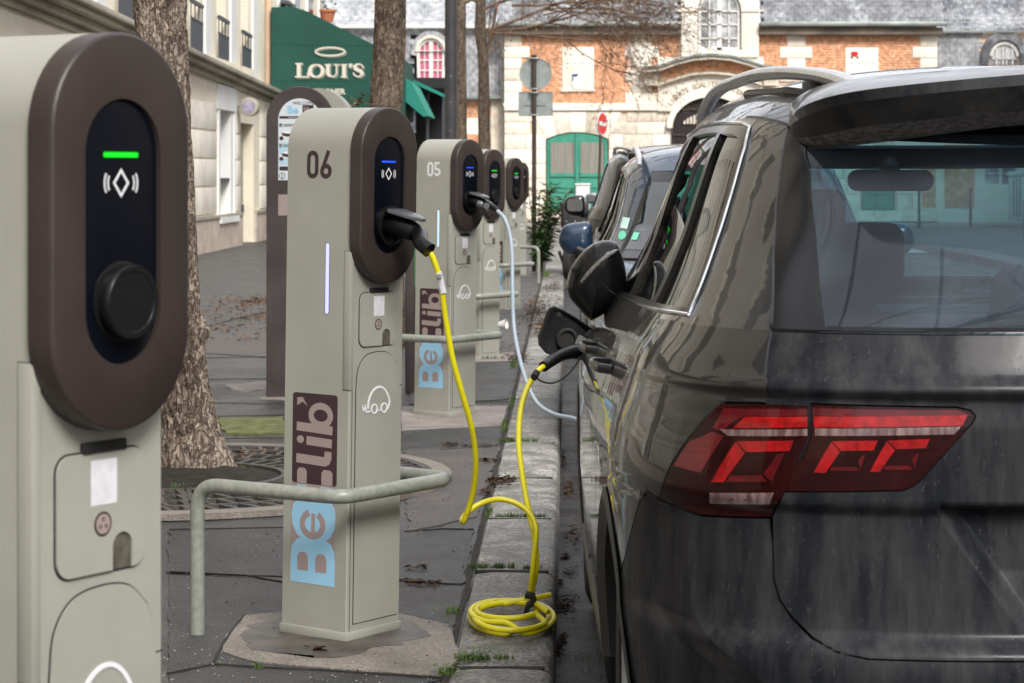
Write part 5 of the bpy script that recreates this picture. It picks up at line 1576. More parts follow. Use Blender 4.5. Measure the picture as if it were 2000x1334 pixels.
def bar(xa, xb, ya, yb, mat, par=po, nm='print_block'):
    m = MB(); m.fbox(f, xx(xa), xx(xb), zz(yb), zz(ya), .0036, .0042); return m.build(nm, mat, par)
bar(545, 612, 226.5, 231.5, m_brown); ptext('HOW TO', 562, 231, .014, m_white, po)
for i, y_ in enumerate((241, 281)):
    bar(545, 550.5, y_, y_ + 6.5, m_brown); ptext(str(i + 1), 546.6, y_ + 5.8, .020, m_white, po)
    bar(553, 575, y_ + 1.2, y_ + 2.6, m_brown); bar(553, 570, y_ + 4.2, y_ + 5.6, m_brown)
    m = MB(); pts = [(545, y_ + 28), (546, y_ + 22), (550, y_ + 20), (552, y_ + 16), (560, y_ + 15), (575, y_ + 16), (580, y_ + 22), (586, y_ + 24), (588, y_ + 29)]
    m.poly(f, [(xx(a), zz(c)) for a, c in pts], .0036, .0042); m.build('print_block', m_white, po)
    m = MB(); m.poly(f, [(xx(a), zz(c)) for a, c in [(549, y_ + 18), (562, y_ + 20), (576, y_ + 18), (580, y_ + 23), (560, y_ + 26), (551, y_ + 24)]], .0043, .0047); m.build('print_block', m_brown, po)
    for a in (549, 582):
        m = MB(); m.lathe(Frame(f(xx(a), zz(y_ + 29), .0045), (1, 0, 0), (0, 0, 1)), [(.012, 0), (.012, .0005), (0, .0005)], 14); m.build('print_block', m_brown, po)
bar(545, 612, 325, 333, m_brown)
m = MB(); m.stroke(f, arc(xx(550.5), zz(343.5), .017, 0, 360, 18)[:-1], .0035, .0036, .0042, closed=True); m.build('print_block', m_brown, po)
ptext('i', 549.3, 347, .028, m_brown, po, off=.001)
b = MB(); b.box(-hwT - .03, hwT + .12, -.08, .42, -.02, .012); b.build('foot_plate', m_conc, tt, bevel=.004)
# second totem, edge-on between 06 and 05
YM = 13.7
t2 = thing('map_totem', 'narrow brown totem with a coloured map edge between posts 06 and 05', 'information totem', (P(800, 0, YM).x, YM, 0))
b = MB(); b.box(-.028, .028, 0, .30, 0, P(0, 300, YM).z); b.build('frame', m_totem, t2, bevel=.01)
for y0_, y1_, mt in ((335, 400, m_white), (400, 445, m_pblue), (445, 470, M('map_yellow', (.7, .5, .05), rough=.5)), (470, 560, M('map_green', (.05, .30, .09), rough=.5))):
    b = MB(); b.box(.0285, .0315, .01, .28, P(0, y1_, YM).z + .001, P(0, y0_, YM).z); b.build('map_panel', mt, t2)

# oleander at the foot of the sign pole
m_ole = M('oleander_leaf', (.035, .085, .022), (.10, .17, .05), scale=6, rough=.45, world=True)
m_stem = M('green_brown_stem', (.06, .05, .025), rough=.8)
random.seed(21)
ol = thing('oleander', 'leafy oleander growing at the foot of the brown sign pole', 'plant', (-.36, 30.6, 0))
st_ = MB(); lf = MB(); pot = MB()
for k in range(10):
    a = random.uniform(0, 6.28); L = random.uniform(.7, 1.28); sp_ = random.uniform(.02, .34)
    q = [Vector((0.03 * math.cos(a), .03 * math.sin(a), 0)), Vector((sp_ * .4 * math.cos(a), sp_ * .4 * math.sin(a), L * .5)), Vector((sp_ * math.cos(a) + .05, sp_ * math.sin(a), L))]
    q = smooth_path(q, 6); st_.tube(q, .006, 5)
    for j in range(2, len(q)):
        for w in range(6):
            an = random.uniform(0, 6.28); le = random.uniform(.12, .21)
            d_ = Vector((math.cos(an), math.sin(an), random.uniform(-.3, .9))).normalized(); s2 = d_.cross(Vector((0, 0, 1))).normalized() * .017
            p0 = q[j]; mid_ = p0 + d_ * le * .5; tip = p0 + d_ * le + Vector((0, 0, -.03))
            lf.add([p0, mid_ + s2, tip, mid_ - s2], [(0, 1, 2, 3)])
st_.build('stems', m_stem, ol); lf.build('leaves', m_ole, ol, smooth=0, fix=False, kind='stuff')

# crumpled cup on the end of the rail of 05
cp = thing('paper_cup', 'crumpled white paper cup lying at the end of the rail round post 05', 'cup', P(989, 633, 12.1))
fr = Frame((0, 0, 0), (.3, 1, .2), (-.2, 0, 1))
MB().lathe(fr, [(.022, -.045), (.034, .0), (.031, .0), (.020, -.035), (0, -.035)], 20).build('cup', m_white, cp, smooth=50)
MB().lathe(Frame((0, 0, 0), (.3, 1, .2), (-.2, 0, 1)), [(.027, -.016), (0, -.012)], 16).build('froth', M('yellow_brown_froth', (.55, .30, .06), (.7, .5, .15), scale=60, rough=.6), cp)
cp.scale = (.9, .9, .75)
# ---------------------------------------------------------------- buildings
m_cream = M('cream_render', (.70, .64, .51), (.82, .76, .63), scale=.9, detail=8, rough=.85, bump=.15, bscale=40, world=True, fine=.05)
m_cream2 = M('pale_grey_render', (.66, .66, .65), (.74, .74, .73), scale=1.2, rough=.85, world=True)
m_rusty = M('stained_cream_blocks', (.64, .60, .52), (.80, .75, .65), scale=1.6, detail=8, rough=.85, bump=.2, bscale=50, world=True, fine=.06)
m_beige = M('beige_stone_base', (.42, .35, .29), (.55, .47, .39), scale=2, rough=.8, world=True, fine=.06)
m_corn = M('weathered_cornice', (.26, .24, .19), (.46, .42, .33), scale=1.5, detail=8, rough=.85, world=True, stretch=(1, .4, 3))
m_rec = M('shaded_doorway_wood', (.33, .31, .24), (.38, .35, .27), scale=2, rough=.7, world=True)
m_slateg = M('dark_blue_grey_iron', (.055, .062, .075), rough=.5)
m_wind = M('dark_window_glass', (.035, .04, .045), rough=.06, spec=.8, coat=.5)
m_pipe = M('peach_downpipe', (.62, .43, .29), (.66, .48, .33), scale=3, rough=.6, world=True)
m_green = M('dark_green_awning_canvas', (.0025, .052, .036), (.004, .066, .047), scale=1.1, detail=5, rough=.75, world=True)
m_green2 = M('bright_green_valance', (.01, .22, .16), rough=.7)
m_sign = M('cream_sign_paint', (.62, .58, .50), rough=.6)
m_signd = M('sign_letter_shade', (.20, .23, .18), rough=.7)
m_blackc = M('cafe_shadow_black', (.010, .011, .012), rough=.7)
m_stone = M('limestone', (.74, .66, .54), (.88, .835, .74), scale=.55, detail=9, rough=.85, bump=.1, bscale=30, world=True, fine=.06, lo=.30, hi=.60)
m_stone2 = M('weathered_limestone', (.54, .47, .38), (.80, .73, .62), scale=.9, detail=9, rough=.88, world=True, fine=.08, lo=.34, hi=.58)
m_brick = M('orange_brick', (.62, .29, .155), (.72, .38, .22), scale=4.5, detail=8, rough=.9, world=True, col3=(.80, .62, .50), fine=.22, bscale=9, lo=.3, hi=.62)
m_mort = M('lime_mortar', (.70, .52, .40), (.76, .60, .48), scale=3, rough=.95, world=True)
m_slate = M('mottled_slate', (.10, .105, .12), (.30, .31, .33), scale=1.9, detail=9, rough=.5, rough2=.7, world=True, lo=.38, hi=.60, col3=(.42, .40, .38), fine=.30, bscale=7)
m_slate2 = M('pale_grey_slate', (.22, .23, .25), (.42, .43, .45), scale=1.6, detail=9, rough=.55, world=True, lo=.36, hi=.60, col3=(.44, .44, .45), fine=.22, bscale=7)
m_gut = M('zinc_gutter', (.20, .23, .22), (.33, .36, .34), scale=2, rough=.45, metallic=.2, world=True)
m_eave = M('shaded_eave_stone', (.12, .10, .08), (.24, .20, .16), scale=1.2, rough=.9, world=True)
m_tgreen = M('jade_green_door_paint', (.035, .235, .165), (.055, .30, .21), scale=3, rough=.5, world=True)
m_wframe = M('white_window_paint', (.72, .71, .68), rough=.5)
m_curt = M('pink_curtain', (.45, .10, .18), (.62, .18, .28), scale=30, rough=.8, stretch=(1, 1, .05))
m_gate = M('brown_iron_gate', (.05, .032, .028), rough=.5)
m_grille = M('dusty_pane', (.20, .18, .16), (.30, .27, .23), scale=4, rough=.5, stretch=(8, 1, .2), world=True)

# ---- long cream building on the left
BX = -6.0
bl_ = thing('apartment_building', 'long cream building on the left with iron window guards above a moulded ledge', 'building', (BX, 30, 0))
FL = Frame((BX, 0, 0), (0, 1, 0), (0, 0, 1))                       # ground floor, a = distance along the street
FU = Frame((BX - .0, 28, 3.24), (-.006, 1, -.020), (0, 0, 1))       # upper floors follow the falling street
def wb(nm, mat, fr, boxes, bevel=0.0, par=bl_):
    m = MB()
    for q in boxes: m.fbox(fr, *q)
    return m.build(nm, mat, par, world=True, bevel=bevel)
GH_ = 3.30
niche = (39.7, 41.45, .55, 2.42); door_ = (42.35, 44.15, 0, 2.25)
ops = [niche, door_]
for y_ in (33.6, 26.0, 18.0, 10.0, 2.0, -6.0): ops.append((y_, y_ + 1.6, 0.0 if int(y_) % 4 == 2 else .75, 2.45))
ops.sort()
bx = []; cur = -14.0
for a0, a1, z0, z1 in ops:
    bx.append((cur, a0, -.3, GH_, -.5, 0)); bx.append((a0, a1, z1, GH_, -.5, 0))
    if z0 > 0: bx.append((a0, a1, -.3, z0, -.5, 0))
    cur = a1
bx.append((cur, 46.6, -.3, GH_ - .25, -.5, 0))
wb('wall', m_cream, FL, bx)
for a0, a1, z0, z1 in ops:
    if (a0, a1, z0, z1) == niche:
        wb('niche', m_cream2, FL, [(a0, a1, z0, z1, -.49, -.30), (a1 - .28, a1 + .0, z0, z1, -.30, -.001)])
        wb('niche_surround', m_cream2, FL, [(a0 - .28, a1 + .25, z1, z1 + .42, .0, .035), (a0 - .16, a0, z0, z1, 0, .03), (a1, a1 + .14, z0, z1, 0, .03), (a0 - .2, a1 + .22, z0 - .10, z0, 0, .09)])
        wb('niche_ledge', m_slateg, FL, [(a0 + .1, a1 - .3, z0 + .62, z0 + .68, -.3, -.02)])
    elif (a0, a1, z0, z1) == door_:
        wb('door', m_rec, FL, [(a0, a1, z0, z1, -.42, -.36)])
        wb('door_frame', m_rec, FL, [(a1 - .75, a1, 0, z1, -.36, -.2), (a0, a0 + .12, 0, z1, -.36, -.3)])
        wb('door_handle', m_slateg, FL, [(a1 - .25, a1 - .17, .55, .72, -.2, -.16)])
    else:
        wb('window', m_wind, FL, [(a0, a1, z0, z1, -.4, -.34)])
        wb('window_frame', m_wframe, FL, [(a0, a0 + .07, z0, z1, -.34, -.28), (a1 - .07, a1, z0, z1, -.34, -.28), (a0 + .07, a1 - .07, z1 - .07, z1, -.34, -.28), ((a0 + a1) / 2 - .04, (a0 + a1) / 2 + .04, z0, z1 - .07, -.34, -.28)])
# rusticated blocks: courses of rendered panels
for y0_, y1_ in ((34.0, 39.35), (45.0, 46.5), (41.75, 42.25), (27.8, 33.4), (19.8, 25.8), (11.8, 17.8), (3.8, 9.8), (-4.2, 1.8)):
    for zc_ in (.62, 1.09, 1.56, 2.03):
        n_ = max(1, round((y1_ - y0_) / 2.7))
        for i in range(n_):
            a = lerp(y0_, y1_, i / n_); c = lerp(y0_, y1_, (i + 1) / n_)
            wb('wall_block', m_rusty, FL, [(a + .012, c - .012, zc_ + .012, zc_ + .455, -.0, .022)], bevel=.006)
wb('plinth', m_beige, FL, [(-14, 42.3, -.3, .55, 0, .05), (44.2, 46.6, -.3, .55, 0, .05)])
wb('plinth_ledge', m_corn, FL, [(-14, 42.3, .55, .60, 0, .075), (44.2, 46.6, .55, .60, 0, .075)])
# moulded ledge: three steps
wb('cornice', m_corn, FU, [(-42, 18.7, .05, .13, -.3, .34), (-42, 18.68, -.03, .05, -.3, .26), (-42, 18.66, -.13, -.03, -.3, .14), (-42, 18.64, -.22, -.13, -.3, .05)], bevel=.012)
# upper floors
W0 = 37.45 - 28
wins = [W0 + 3.06 * k for k in range(-16, 3)]
bx = []
for fl in range(3):
    zb0 = .13 + fl * 3.1; zt0 = zb0 + 3.1
    cur = -42
    for wy_ in wins:
        a0, a1 = wy_ - .55, wy_ + .55
        bx.append((cur, a0, zb0, zt0, -.5, 0)); bx.append((a0, a1, zt0 - .85, zt0, -.5, 0)); bx.append((a0, a1, zb0, zb0 + .02, -.5, 0)); cur = a1
    bx.append((cur, 18.6, zb0, zt0, -.5, 0))
wb('wall', m_cream, FU, bx)
wb('wall_band', m_cream2, FU, [(wy_ + .95, wy_ + 1.6, .13, 9.4, 0, .05) for wy_ in wins[-6:]])
for fl in range(3):
    zb0 = .13 + fl * 3.1
    for wy_ in wins:
        if fl == 0 and wy_ > 0:
            w_ = wb('window', m_wframe, FU, [(wy_ - .55, wy_ - .48, zb0, zb0 + 2.25, -.30, -.22), (wy_ + .48, wy_ + .55, zb0, zb0 + 2.25, -.30, -.22), (wy_ - .04, wy_ + .04, zb0, zb0 + 2.25, -.30, -.22)])
            wb('pane', m_wind, FU, [(wy_ - .48, wy_ + .48, zb0, zb0 + 2.25, -.29, -.27)])
        else:
            wb('window', m_wind, FU, [(wy_ - .55, wy_ + .55, zb0, zb0 + 2.25, -.30, -.27)])
        if fl == 0 and wy_ > -3:
            gx = [(wy_ - .62, wy_ + .62, zb0 + .86, zb0 + .92, .02, .07), (wy_ - .62, wy_ + .62, zb0 + .60, zb0 + .63, .03, .06), (wy_ - .62, wy_ + .62, zb0 + .04, zb0 + .08, .03, .06)]
            for k in range(13): gx.append((wy_ - .60 + k * .1 - .028, wy_ - .60 + k * .1 + .028, zb0 + .04, zb0 + .60, .036, .054))
            for k in range(4): gx.append((wy_ - .62 + k * .40, wy_ - .60 + k * .40, zb0 + .60, zb0 + .9, .036, .054))
            wb('window_guard', m_slateg, FU, gx)
b = MB(); b.box(BX - 10, BX - .5, -14, 46.5, -.3, 12.3); b.build('core', m_blackc, bl_, world=True)
b = MB(); b.box(BX - 10, BX + .3, -14, 46.4, 12.3, 12.8); b.build('roof_slab', m_slateg, bl_, world=True)
# downpipe at the corner, drum lamp over the door
MB().tube([P(523, 520, 46.9) * 1.0, P(523, -60, 46.9)], .085, 12).build('downpipe', m_pipe, bl_, world=True)
lamp_ = thing('wall_lamp', 'drum shaped lantern on the cream wall above the doorway', 'wall lamp', (BX, 41.9, 2.52))
MB().lathe(Frame((.02, 0, 0), (0, 0, 1), (0, 1, 0)) if False else Frame((.24, -.22, 0), (1, 0, 0), (0, 0, 1)), [(.16, -.32), (.17, -.30), (.17, -.01), (.15, .0), (.13, .002), (0, .002)], 26).build('drum', m_rec, lamp_, smooth=40)
MB().lathe(Frame((.24, -.224, 0), (1, 0, 0), (0, 0, 1)), [(.12, 0), (.12, .006), (0, .006)], 26).build('face', M('lamp_face', (.20, .19, .30), (.45, .40, .46), scale=20, rough=.5), lamp_)
MB().tube([(0, -.1, 0), (.2, -.1, 0)], .03, 8).build('bracket', m_rec, lamp_)

# ---- corner cafe with its green awning
cf = thing('cafe_building', 'corner building with tall windows above the green cafe awning', 'building', (-6, 52, 0))
b = MB(); b.box(-12, -6.05, 47.3, 57.5, -.3, 12); b.build('wall', m_cream, cf, world=True)
for y_ in (48.6, 51.2, 53.8, 56.4):
    b = MB(); b.box(-6.05, -5.98, y_ - .5, y_ + .5, 4.1, 6.3); w_ = b.build('window', m_wframe, cf, world=True)
    for k in (-.24, .24):
        b = MB(); b.box(-5.98, -5.965, y_ + k - .19, y_ + k + .19, 4.2, 6.2); b.build('pane', m_wind, w_)
        w_.children[-1].matrix_parent_inverse = Matrix.Identity(4)
    m = MB(); m.box(-5.97, -5.80, y_ - .62, y_ + .62, 4.85, 4.92); m.box(-5.97, -5.82, y_ - .62, y_ + .62, 4.0, 4.06)
    for k in range(11): m.box(-5.86, -5.83, y_ - .6 + k * .12, y_ - .57 + k * .12, 4.06, 4.85)
    m.build('window_guard', m_slateg, cf, world=True)
fp = thing('flower_pot', 'terracotta flower pot hanging on the guard above the awning', 'flower pot', P(640, 30, 56.0))
MB().lathe(Frame((0, 0, 0), (1, 0, 0), (0, 1, 0)), [(.13, -.16), (.19, .08), (.22, .08), (.22, .14), (.16, .14)], 16).build('pot', M('terracotta', (.42, .15, .07), rough=.8), fp)
random.seed(3); m = MB()
for _ in range(60):
    c = Vector((random.gauss(0, .10), random.gauss(0, .1), random.uniform(.12, .40))); a = random.uniform(0, 6.28); u = Vector((math.cos(a), math.sin(a), random.uniform(-.5, .8))) * .09; v = Vector((-math.sin(a), math.cos(a), 0)) * .035
    m.add([c, c + u * .5 + v, c + u, c + u * .5 - v], [(0, 1, 2, 3)])
m.build('foliage', m_ole, fp, smooth=0, fix=False, kind='stuff')

YA = 46.7
aw = thing('awning', 'large dark green cafe awning end panel with cream sign lettering', 'awning', P(640, 437, YA))
fa = Frame((0, YA, 0), (1, 0, 0), (0, 0, 1))
pa_ = lambda l: [(P(x, y, YA).x, P(x, y, YA).z) for x, y in l]
m = MB(); m.poly(fa, pa_([(530, 14), (572, 13), (600, 22), (640, 42), (700, 72), (733, 88), (786, 114), (787, 232), (530, 250)]), -3.2, 0); m.build('canopy', m_green, aw, world=True)
m = MB(); m.poly(Frame((0, YA + 3.0, 0), (1, 0, 0), (0, 0, 1)), [(P(a, 0, YA).x, P(0, c, YA).z) for a, c in [(787, 150), (800, 160), (832, 224), (822, 226), (787, 196)]], -.3, 2.2); m.build('valance', m_green2, aw, world=True)
for pts, w in (([(533, 86), (786, 90)], .012), ([(533, 158), (786, 160)], .012), ([(645, 60), (645, 232)], .008)):
    MB().stroke(fa, pa_(pts), w, .001, .006).build('canvas_seam', M('seam_green', (.004, .07, .05), rough=.8) if pts[0][1] == 86 else bpy.data.materials['seam_green'], aw, world=True)
def serif_letter(mb, ch, x, y, w, h, t, f, h0, h1):
    """slab lettering: strokes given on a unit cell, y up"""
    th = t * .38; s = t
    S_ = lambda pts, wd, cl=False, dz=0: mb.stroke(f, [(x + a * w, y + c * h) for a, c in pts], wd, h0 + dz, h1 + dz, closed=cl)
    if ch in 'LIU':
        pass
    if ch == 'L':
        S_([(.30, 0.04), (.30, .96)], s); S_([(.06, .975), (.56, .975)], th, dz=.001); S_([(.06, .03), (.95, .03)], th, dz=.001); S_([(.95, .0), (.90, .34)], th * 1.1, dz=.002)
    elif ch == 'O':
        mb_pts = [(.5 + .42 * math.cos(a), .5 + .47 * math.sin(a)) for a in np.linspace(0, 2 * math.pi, 29)[:-1]]
        wd = [lerp(th, s, abs(math.cos(a))) for a in np.linspace(0, 2 * math.pi, 29)[:-1]]
        S_(mb_pts, wd, True)
    elif ch == 'U':
        S_([(.22, .96), (.22, .32), (.30, .14), (.48, .05), (.64, .08), (.76, .2), (.78, .35), (.78, .96)], [s, s, s * .8, th, th, th, th, th])
        S_([(.02, .975), (.44, .975)], th, dz=.001); S_([(.60, .975), (.98, .975)], th, dz=.001)
    elif ch == 'I':
        S_([(.5, .02), (.5, .98)], s); S_([(.14, .975), (.86, .975)], th, dz=.001); S_([(.14, .025), (.86, .025)], th, dz=.001)
    elif ch == "'":
        S_([(.5, .98), (.5, .84), (.25, .66)], [s * 1.1, s * .8, th * .6])
    elif ch == 'S':
        S_([(.84, .66), (.82, .82), (.62, .95), (.40, .94), (.22, .80), (.28, .62), (.50, .52), (.72, .42), (.80, .24), (.62, .06), (.38, .05), (.18, .18), (.14, .34)], [th, th, th, th * 1.2, s * .8, s, s, s, s * .8, th, th, th, th])
def sign_word(dx, dz, h0, mat, nm):
    m = MB(); k = YA / FPX
    X = lambda px: P(px, 0, YA).x + dx; Z = P(0, 151, YA).z + dz
    for ch, px, w, hh in (('L', 575, 29, 27), ('O', 603, 30, 25), ('U', 634, 30, 25), ('I', 663, 18, 25), ("'", 681, 8, 27), ('S', 687, 26, 27)):
        serif_letter(m, ch, X(px), Z, w * k, hh * k, .075, fa, h0, h0 + .012)
    m.stroke(fa, [(X(645) + .295 * math.cos(a), P(0, 101, YA).z + dz + .082 * math.sin(a)) for a in np.linspace(0, 2 * math.pi, 33)[:-1]], .034, h0, h0 + .012, closed=True)
    return m.build(nm, mat, aw, world=True, smooth=0)
sign_word(.028, -.028, .006, m_signd, 'lettering_shade'); sign_word(0, 0, .022, m_sign, 'lettering')
me = text_mesh('lettering', 'CORNER', .155, m_sign, .004, .006, 'RIGHT'); o_ = obj('lettering', me, aw, world=True)
o_.matrix_basis = frame_matrix(fa, P(674, 0, YA).x, P(0, 184, YA).z, .01)
# dark terrace behind: canopy roof, posts, counter
tr = thing('cafe_terrace', 'dark glazed cafe terrace in shade under the awning', 'terrace', P(820, 437, 50))
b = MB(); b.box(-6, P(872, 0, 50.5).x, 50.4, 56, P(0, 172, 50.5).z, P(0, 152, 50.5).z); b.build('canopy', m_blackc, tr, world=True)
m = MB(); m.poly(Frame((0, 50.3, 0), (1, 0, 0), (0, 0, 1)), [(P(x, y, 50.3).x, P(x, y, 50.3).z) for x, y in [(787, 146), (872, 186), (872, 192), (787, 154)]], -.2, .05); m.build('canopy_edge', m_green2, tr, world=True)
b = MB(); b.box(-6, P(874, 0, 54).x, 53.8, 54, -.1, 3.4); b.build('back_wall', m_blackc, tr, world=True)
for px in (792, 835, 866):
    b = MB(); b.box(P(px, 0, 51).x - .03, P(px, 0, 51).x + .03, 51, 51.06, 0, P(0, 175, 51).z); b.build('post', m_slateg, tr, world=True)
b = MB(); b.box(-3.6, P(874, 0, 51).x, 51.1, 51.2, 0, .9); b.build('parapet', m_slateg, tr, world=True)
b = MB(); b.box(P(787, 0, 51).x, P(812, 0, 51).x, 50.9, 51, P(0, 260, 51).z, P(0, 200, 51).z); b.build('poster', M('terrace_poster', (.25, .28, .33), (.07, .08, .12), scale=6, rough=.6, world=True), tr, world=True)

m_lett = M('worn_carved_letter', (.34, .28, .20), rough=.9)
# ---- the brick and stone pavilion across the end of the street
YB = 62.0
X_ = lambda px: (px - VX) * YB / FPX
Z_ = lambda py: CAMZ - (py - VY) * YB / FPX
FB = Frame((0, YB, 0), (1, 0, 0), (0, 0, 1))     # faces the camera
pv = thing('brick_pavilion', 'orange brick and pale stone building with slate roof closing the street', 'building', (X_(1400), YB, 0))
def pb_(nm, mat, rects, h0, h1, par=pv, bevel=0.0, kind=None):
    m = MB()
    for x0, x1, y0, y1 in rects: m.fbox(FB, X_(x0), X_(x1), Z_(y1), Z_(y0), h0, h1)
    return m.build(nm, mat, par, world=True, bevel=bevel, kind=kind)
b = MB(); b.box(X_(985), X_(1830), YB + .0, YB + 8, -.3, Z_(45)); b.build('core_wall', m_mort, pv, world=True)
NP = [0]
brick_me = None
def tiles(nm, mat, x0, x1, z0, z1, w, h, g, dep, par, limit, skip=None, tilt=0.0, yo=0.0, at=None, stagger=True, over=0.0):
    """courses of pieces on the facade: `limit` single ones, the rest joined"""
    base = MB(); base.box(0, w - g, -dep, 0, 0, h - g + over)
    me = base.mesh(nm, mat, smooth=0)
    rest = MB(); cnt = 0; r = 0; z = z0
    P0 = Vector(par['at'])
    while z < z1 - h * .3:
        x = x0 - (w / 2 if (r % 2 and stagger) else 0)
        while x < x1 - .01:
            a = max(x, x0); c = min(x + w, x1)
            if c - a > w * .15 and not (skip and skip((a + c) / 2, z + h / 2)):
                jz = random.uniform(-.004, .004); jy = random.uniform(-.006, .006)
                y = YB + yo + (z - z0) * tilt
                full = (c - a) > w * .98
                if full and cnt < limit:
                    o = obj(nm, me, par, loc=(a - P0.x, y + jy - P0.y, z - P0.z + jz)); cnt += 1
                    if tilt: o.rotation_euler = (-math.atan(tilt) + .0, 0, 0)
                else:
                    hh = h - g + over
                    yy0, yy1 = y + jy, y + jy + hh * tilt
                    rest.add([(a, yy0, z), (c - g, yy0, z), (c - g, yy1, z + hh), (a, yy1, z + hh), (a, yy0 - dep, z), (c - g, yy0 - dep, z), (c - g, yy1 - dep * .6, z + hh), (a, yy1 - dep * .6, z + hh)],
                             [(4, 5, 6, 7), (0, 4, 7, 3), (1, 2, 6, 5), (3, 7, 6, 2), (0, 1, 5, 4)])
            x += w
        z += h; r += 1
    if rest.v: rest.build(nm + '_courses', mat, par, world=True, smooth=0, kind='stuff')
    return cnt
ir = lambda x, z, l: any(X_(a) < x < X_(b) and Z_(d) < z < Z_(c) for a, b, c, d in l)
random.seed(8)
used = tiles('brick', m_brick, X_(1018), X_(1228), Z_(200), Z_(68), .232, .074, .011, .02, pv, 240, lambda x, z: ir(x, z, [(1100, 1160, 92, 178)]))
tiles('brick', m_brick, X_(1270), X_(1325), Z_(200), Z_(68), .232, .074, .011, .02, pv, 30)
tiles('brick', m_brick, X_(1480), X_(1540), Z_(135), Z_(68), .232, .074, .011, .02, pv, 20)
tiles('brick', m_brick, X_(1575), X_(1800), Z_(150), Z_(68), .232, .074, .011, .02, pv, 10, lambda x, z: ir(x, z, [(1652, 1714, 93, 200)]))
# quoins
def quoins(x0, x1, xs, xw, y0, y1, n, side, mat=m_stone):
    for i in range(n):
        a = lerp(y0, y1, i / n); c = lerp(y0, y1, (i + 1) / n)
        xa, xb = (x0, x1)
        if i % 2 == 1: xa, xb = (x0 - (xw if 'l' in side else 0), x1 + (xw if 'r' in side else 0))
        pb_('quoin', mat if i % 3 else m_stone2, [(xa, xb, a + .4, c - .4)], .0, .05, bevel=.008)
quoins(985, 1019, 0, 15, 68, 203, 6, 'r'); quoins(1236, 1272, 0, 15, 68, 203, 6, 'lr'); quoins(1537, 1572, 0, 14, 68, 160, 4, 'lr'); quoins(1797, 1830, 0, 15, 68, 160, 4, 'l')
# stone panels with their plaques
pb_('stone_panel', m_stone, [(1098, 1160, 92, 178)], 0, .035, bevel=.008)
pb_('panel_sill', m_stone2, [(1095, 1163, 175, 179)], 0, .07)
for x in (1109, 1123, 1137, 1151): pb_('bolt_hole', m_blackc, [(x - 1, x + 1, 123, 125)], .035, .040)
sh = Frame((0, YB - .035, 0), (1, 0, 0), (0, 0, 1))
pl_ = thing('crest_plaque', 'small white shield plaque with a blue corner on the stone panel', 'plaque', P(1128, 160, YB - .04))
xz = lambda l: [(X_(a), Z_(c)) for a, c in l]
m = MB(); m.poly(sh, xz([(1116, 144), (1140, 144), (1140, 164), (1136, 172), (1128, 175), (1120, 172), (1116, 164)]), .001, .03); m.build('shield', m_wht, pl_, world=True)
m = MB(); m.poly(sh, xz([(1117.5, 144.5), (1131, 144.5), (1124, 152), (1117.5, 160)]), .0305, .034); m.build('blue_field', M('navy_blue', (.02, .05, .20), rough=.5), pl_, world=True)
m = MB(); m.poly(sh, xz([(1120, 150), (1124, 150), (1124, 155), (1120, 159)]), .0345, .037); m.build('white_mark', m_wht, pl_, world=True)
pb_('stone_panel', m_stone, [(1651, 1715, 93, 215)], 0, .035, bevel=.008)
tp = thing('wall_tile', 'small red and black tile mark on the right stone panel', 'wall tile', P(1668, 108, YB - .04))
m = MB(); m.poly(sh, xz(rrect(1662, 1675, -110, -102, 2)) if False else xz([(1663, 101), (1674, 101), (1676, 105), (1673, 110), (1664, 110), (1661, 105)]), .001, .02); m.build('red_tile', m_red, tp, world=True)
for a in (1662, 1673): m = MB(); m.fbox(sh, X_(a), X_(a + 3), Z_(114), Z_(110), .001, .02); m.build('dark_tile', m_blackc, tp, world=True)
for x in (1663, 1678, 1693, 1706): pb_('bolt_hole', m_blackc, [(x - 1, x + 1, 123, 125)], .035, .040)
# string course and lower stone blocks
pb_('string_course', m_stone, [(983, 1312, 202, 207), (985, 1310, 207, 216)], 0, .10, bevel=.01)
random.seed(14)
def blocked(x0, x1, y0, y1):
    # keep clear of door and gate
    for a, c, t, b_ in ((1066, 1189, 258, 412), (1312, 1470, 188, 440), (1678, 1752, 300, 412), (1928, 1990, 270, 360)):
        if x1 > a and x0 < c and y1 > t and y0 < b_: return True
    return False
rows_ = [217, 238, 262, 291, 320, 349, 380, 411]
for y0_, y1_ in zip(rows_, rows_[1:]):
    x = 985 - random.uniform(0, 30)
    edges_ = [985]
    while edges_[-1] < 1830: edges_.append(edges_[-1] + random.uniform(38, 72))
    edges_[-1] = 1830
    # force breaks at openings
    for e in (1066, 1189, 1312, 1470, 1678, 1752): edges_.append(e)
    edges_ = sorted(edges_)
    for a, c in zip(edges_, edges_[1:]):
        if c - a < 3: continue
        if 1190 > a > 1000 and y0_ < 262 and c > 1040 and False: continue
        if blocked(a + .5, c - .5, y0_ + 1, y1_ - 1): 
            if y0_ < 262 and 1066 <= a < 1189: pass
            else: continue
        if y0_ < 262 and 1040 < (a + c) / 2 < 1215: continue
        pb_('stone_block', random.choice((m_stone, m_stone, m_stone2)), [(a + .5, c - .5, y0_ + .5, y1_ - .5)], 0, .03, bevel=.006)
pb_('plinth', m_stone2, [(980, 1066, 411, 432), (1189, 1312, 411, 432), (1470, 1830, 411, 432)], 0, .12)
pb_('door_step', m_stone2, [(1066, 1189, 411, 431)], -.1, .05)
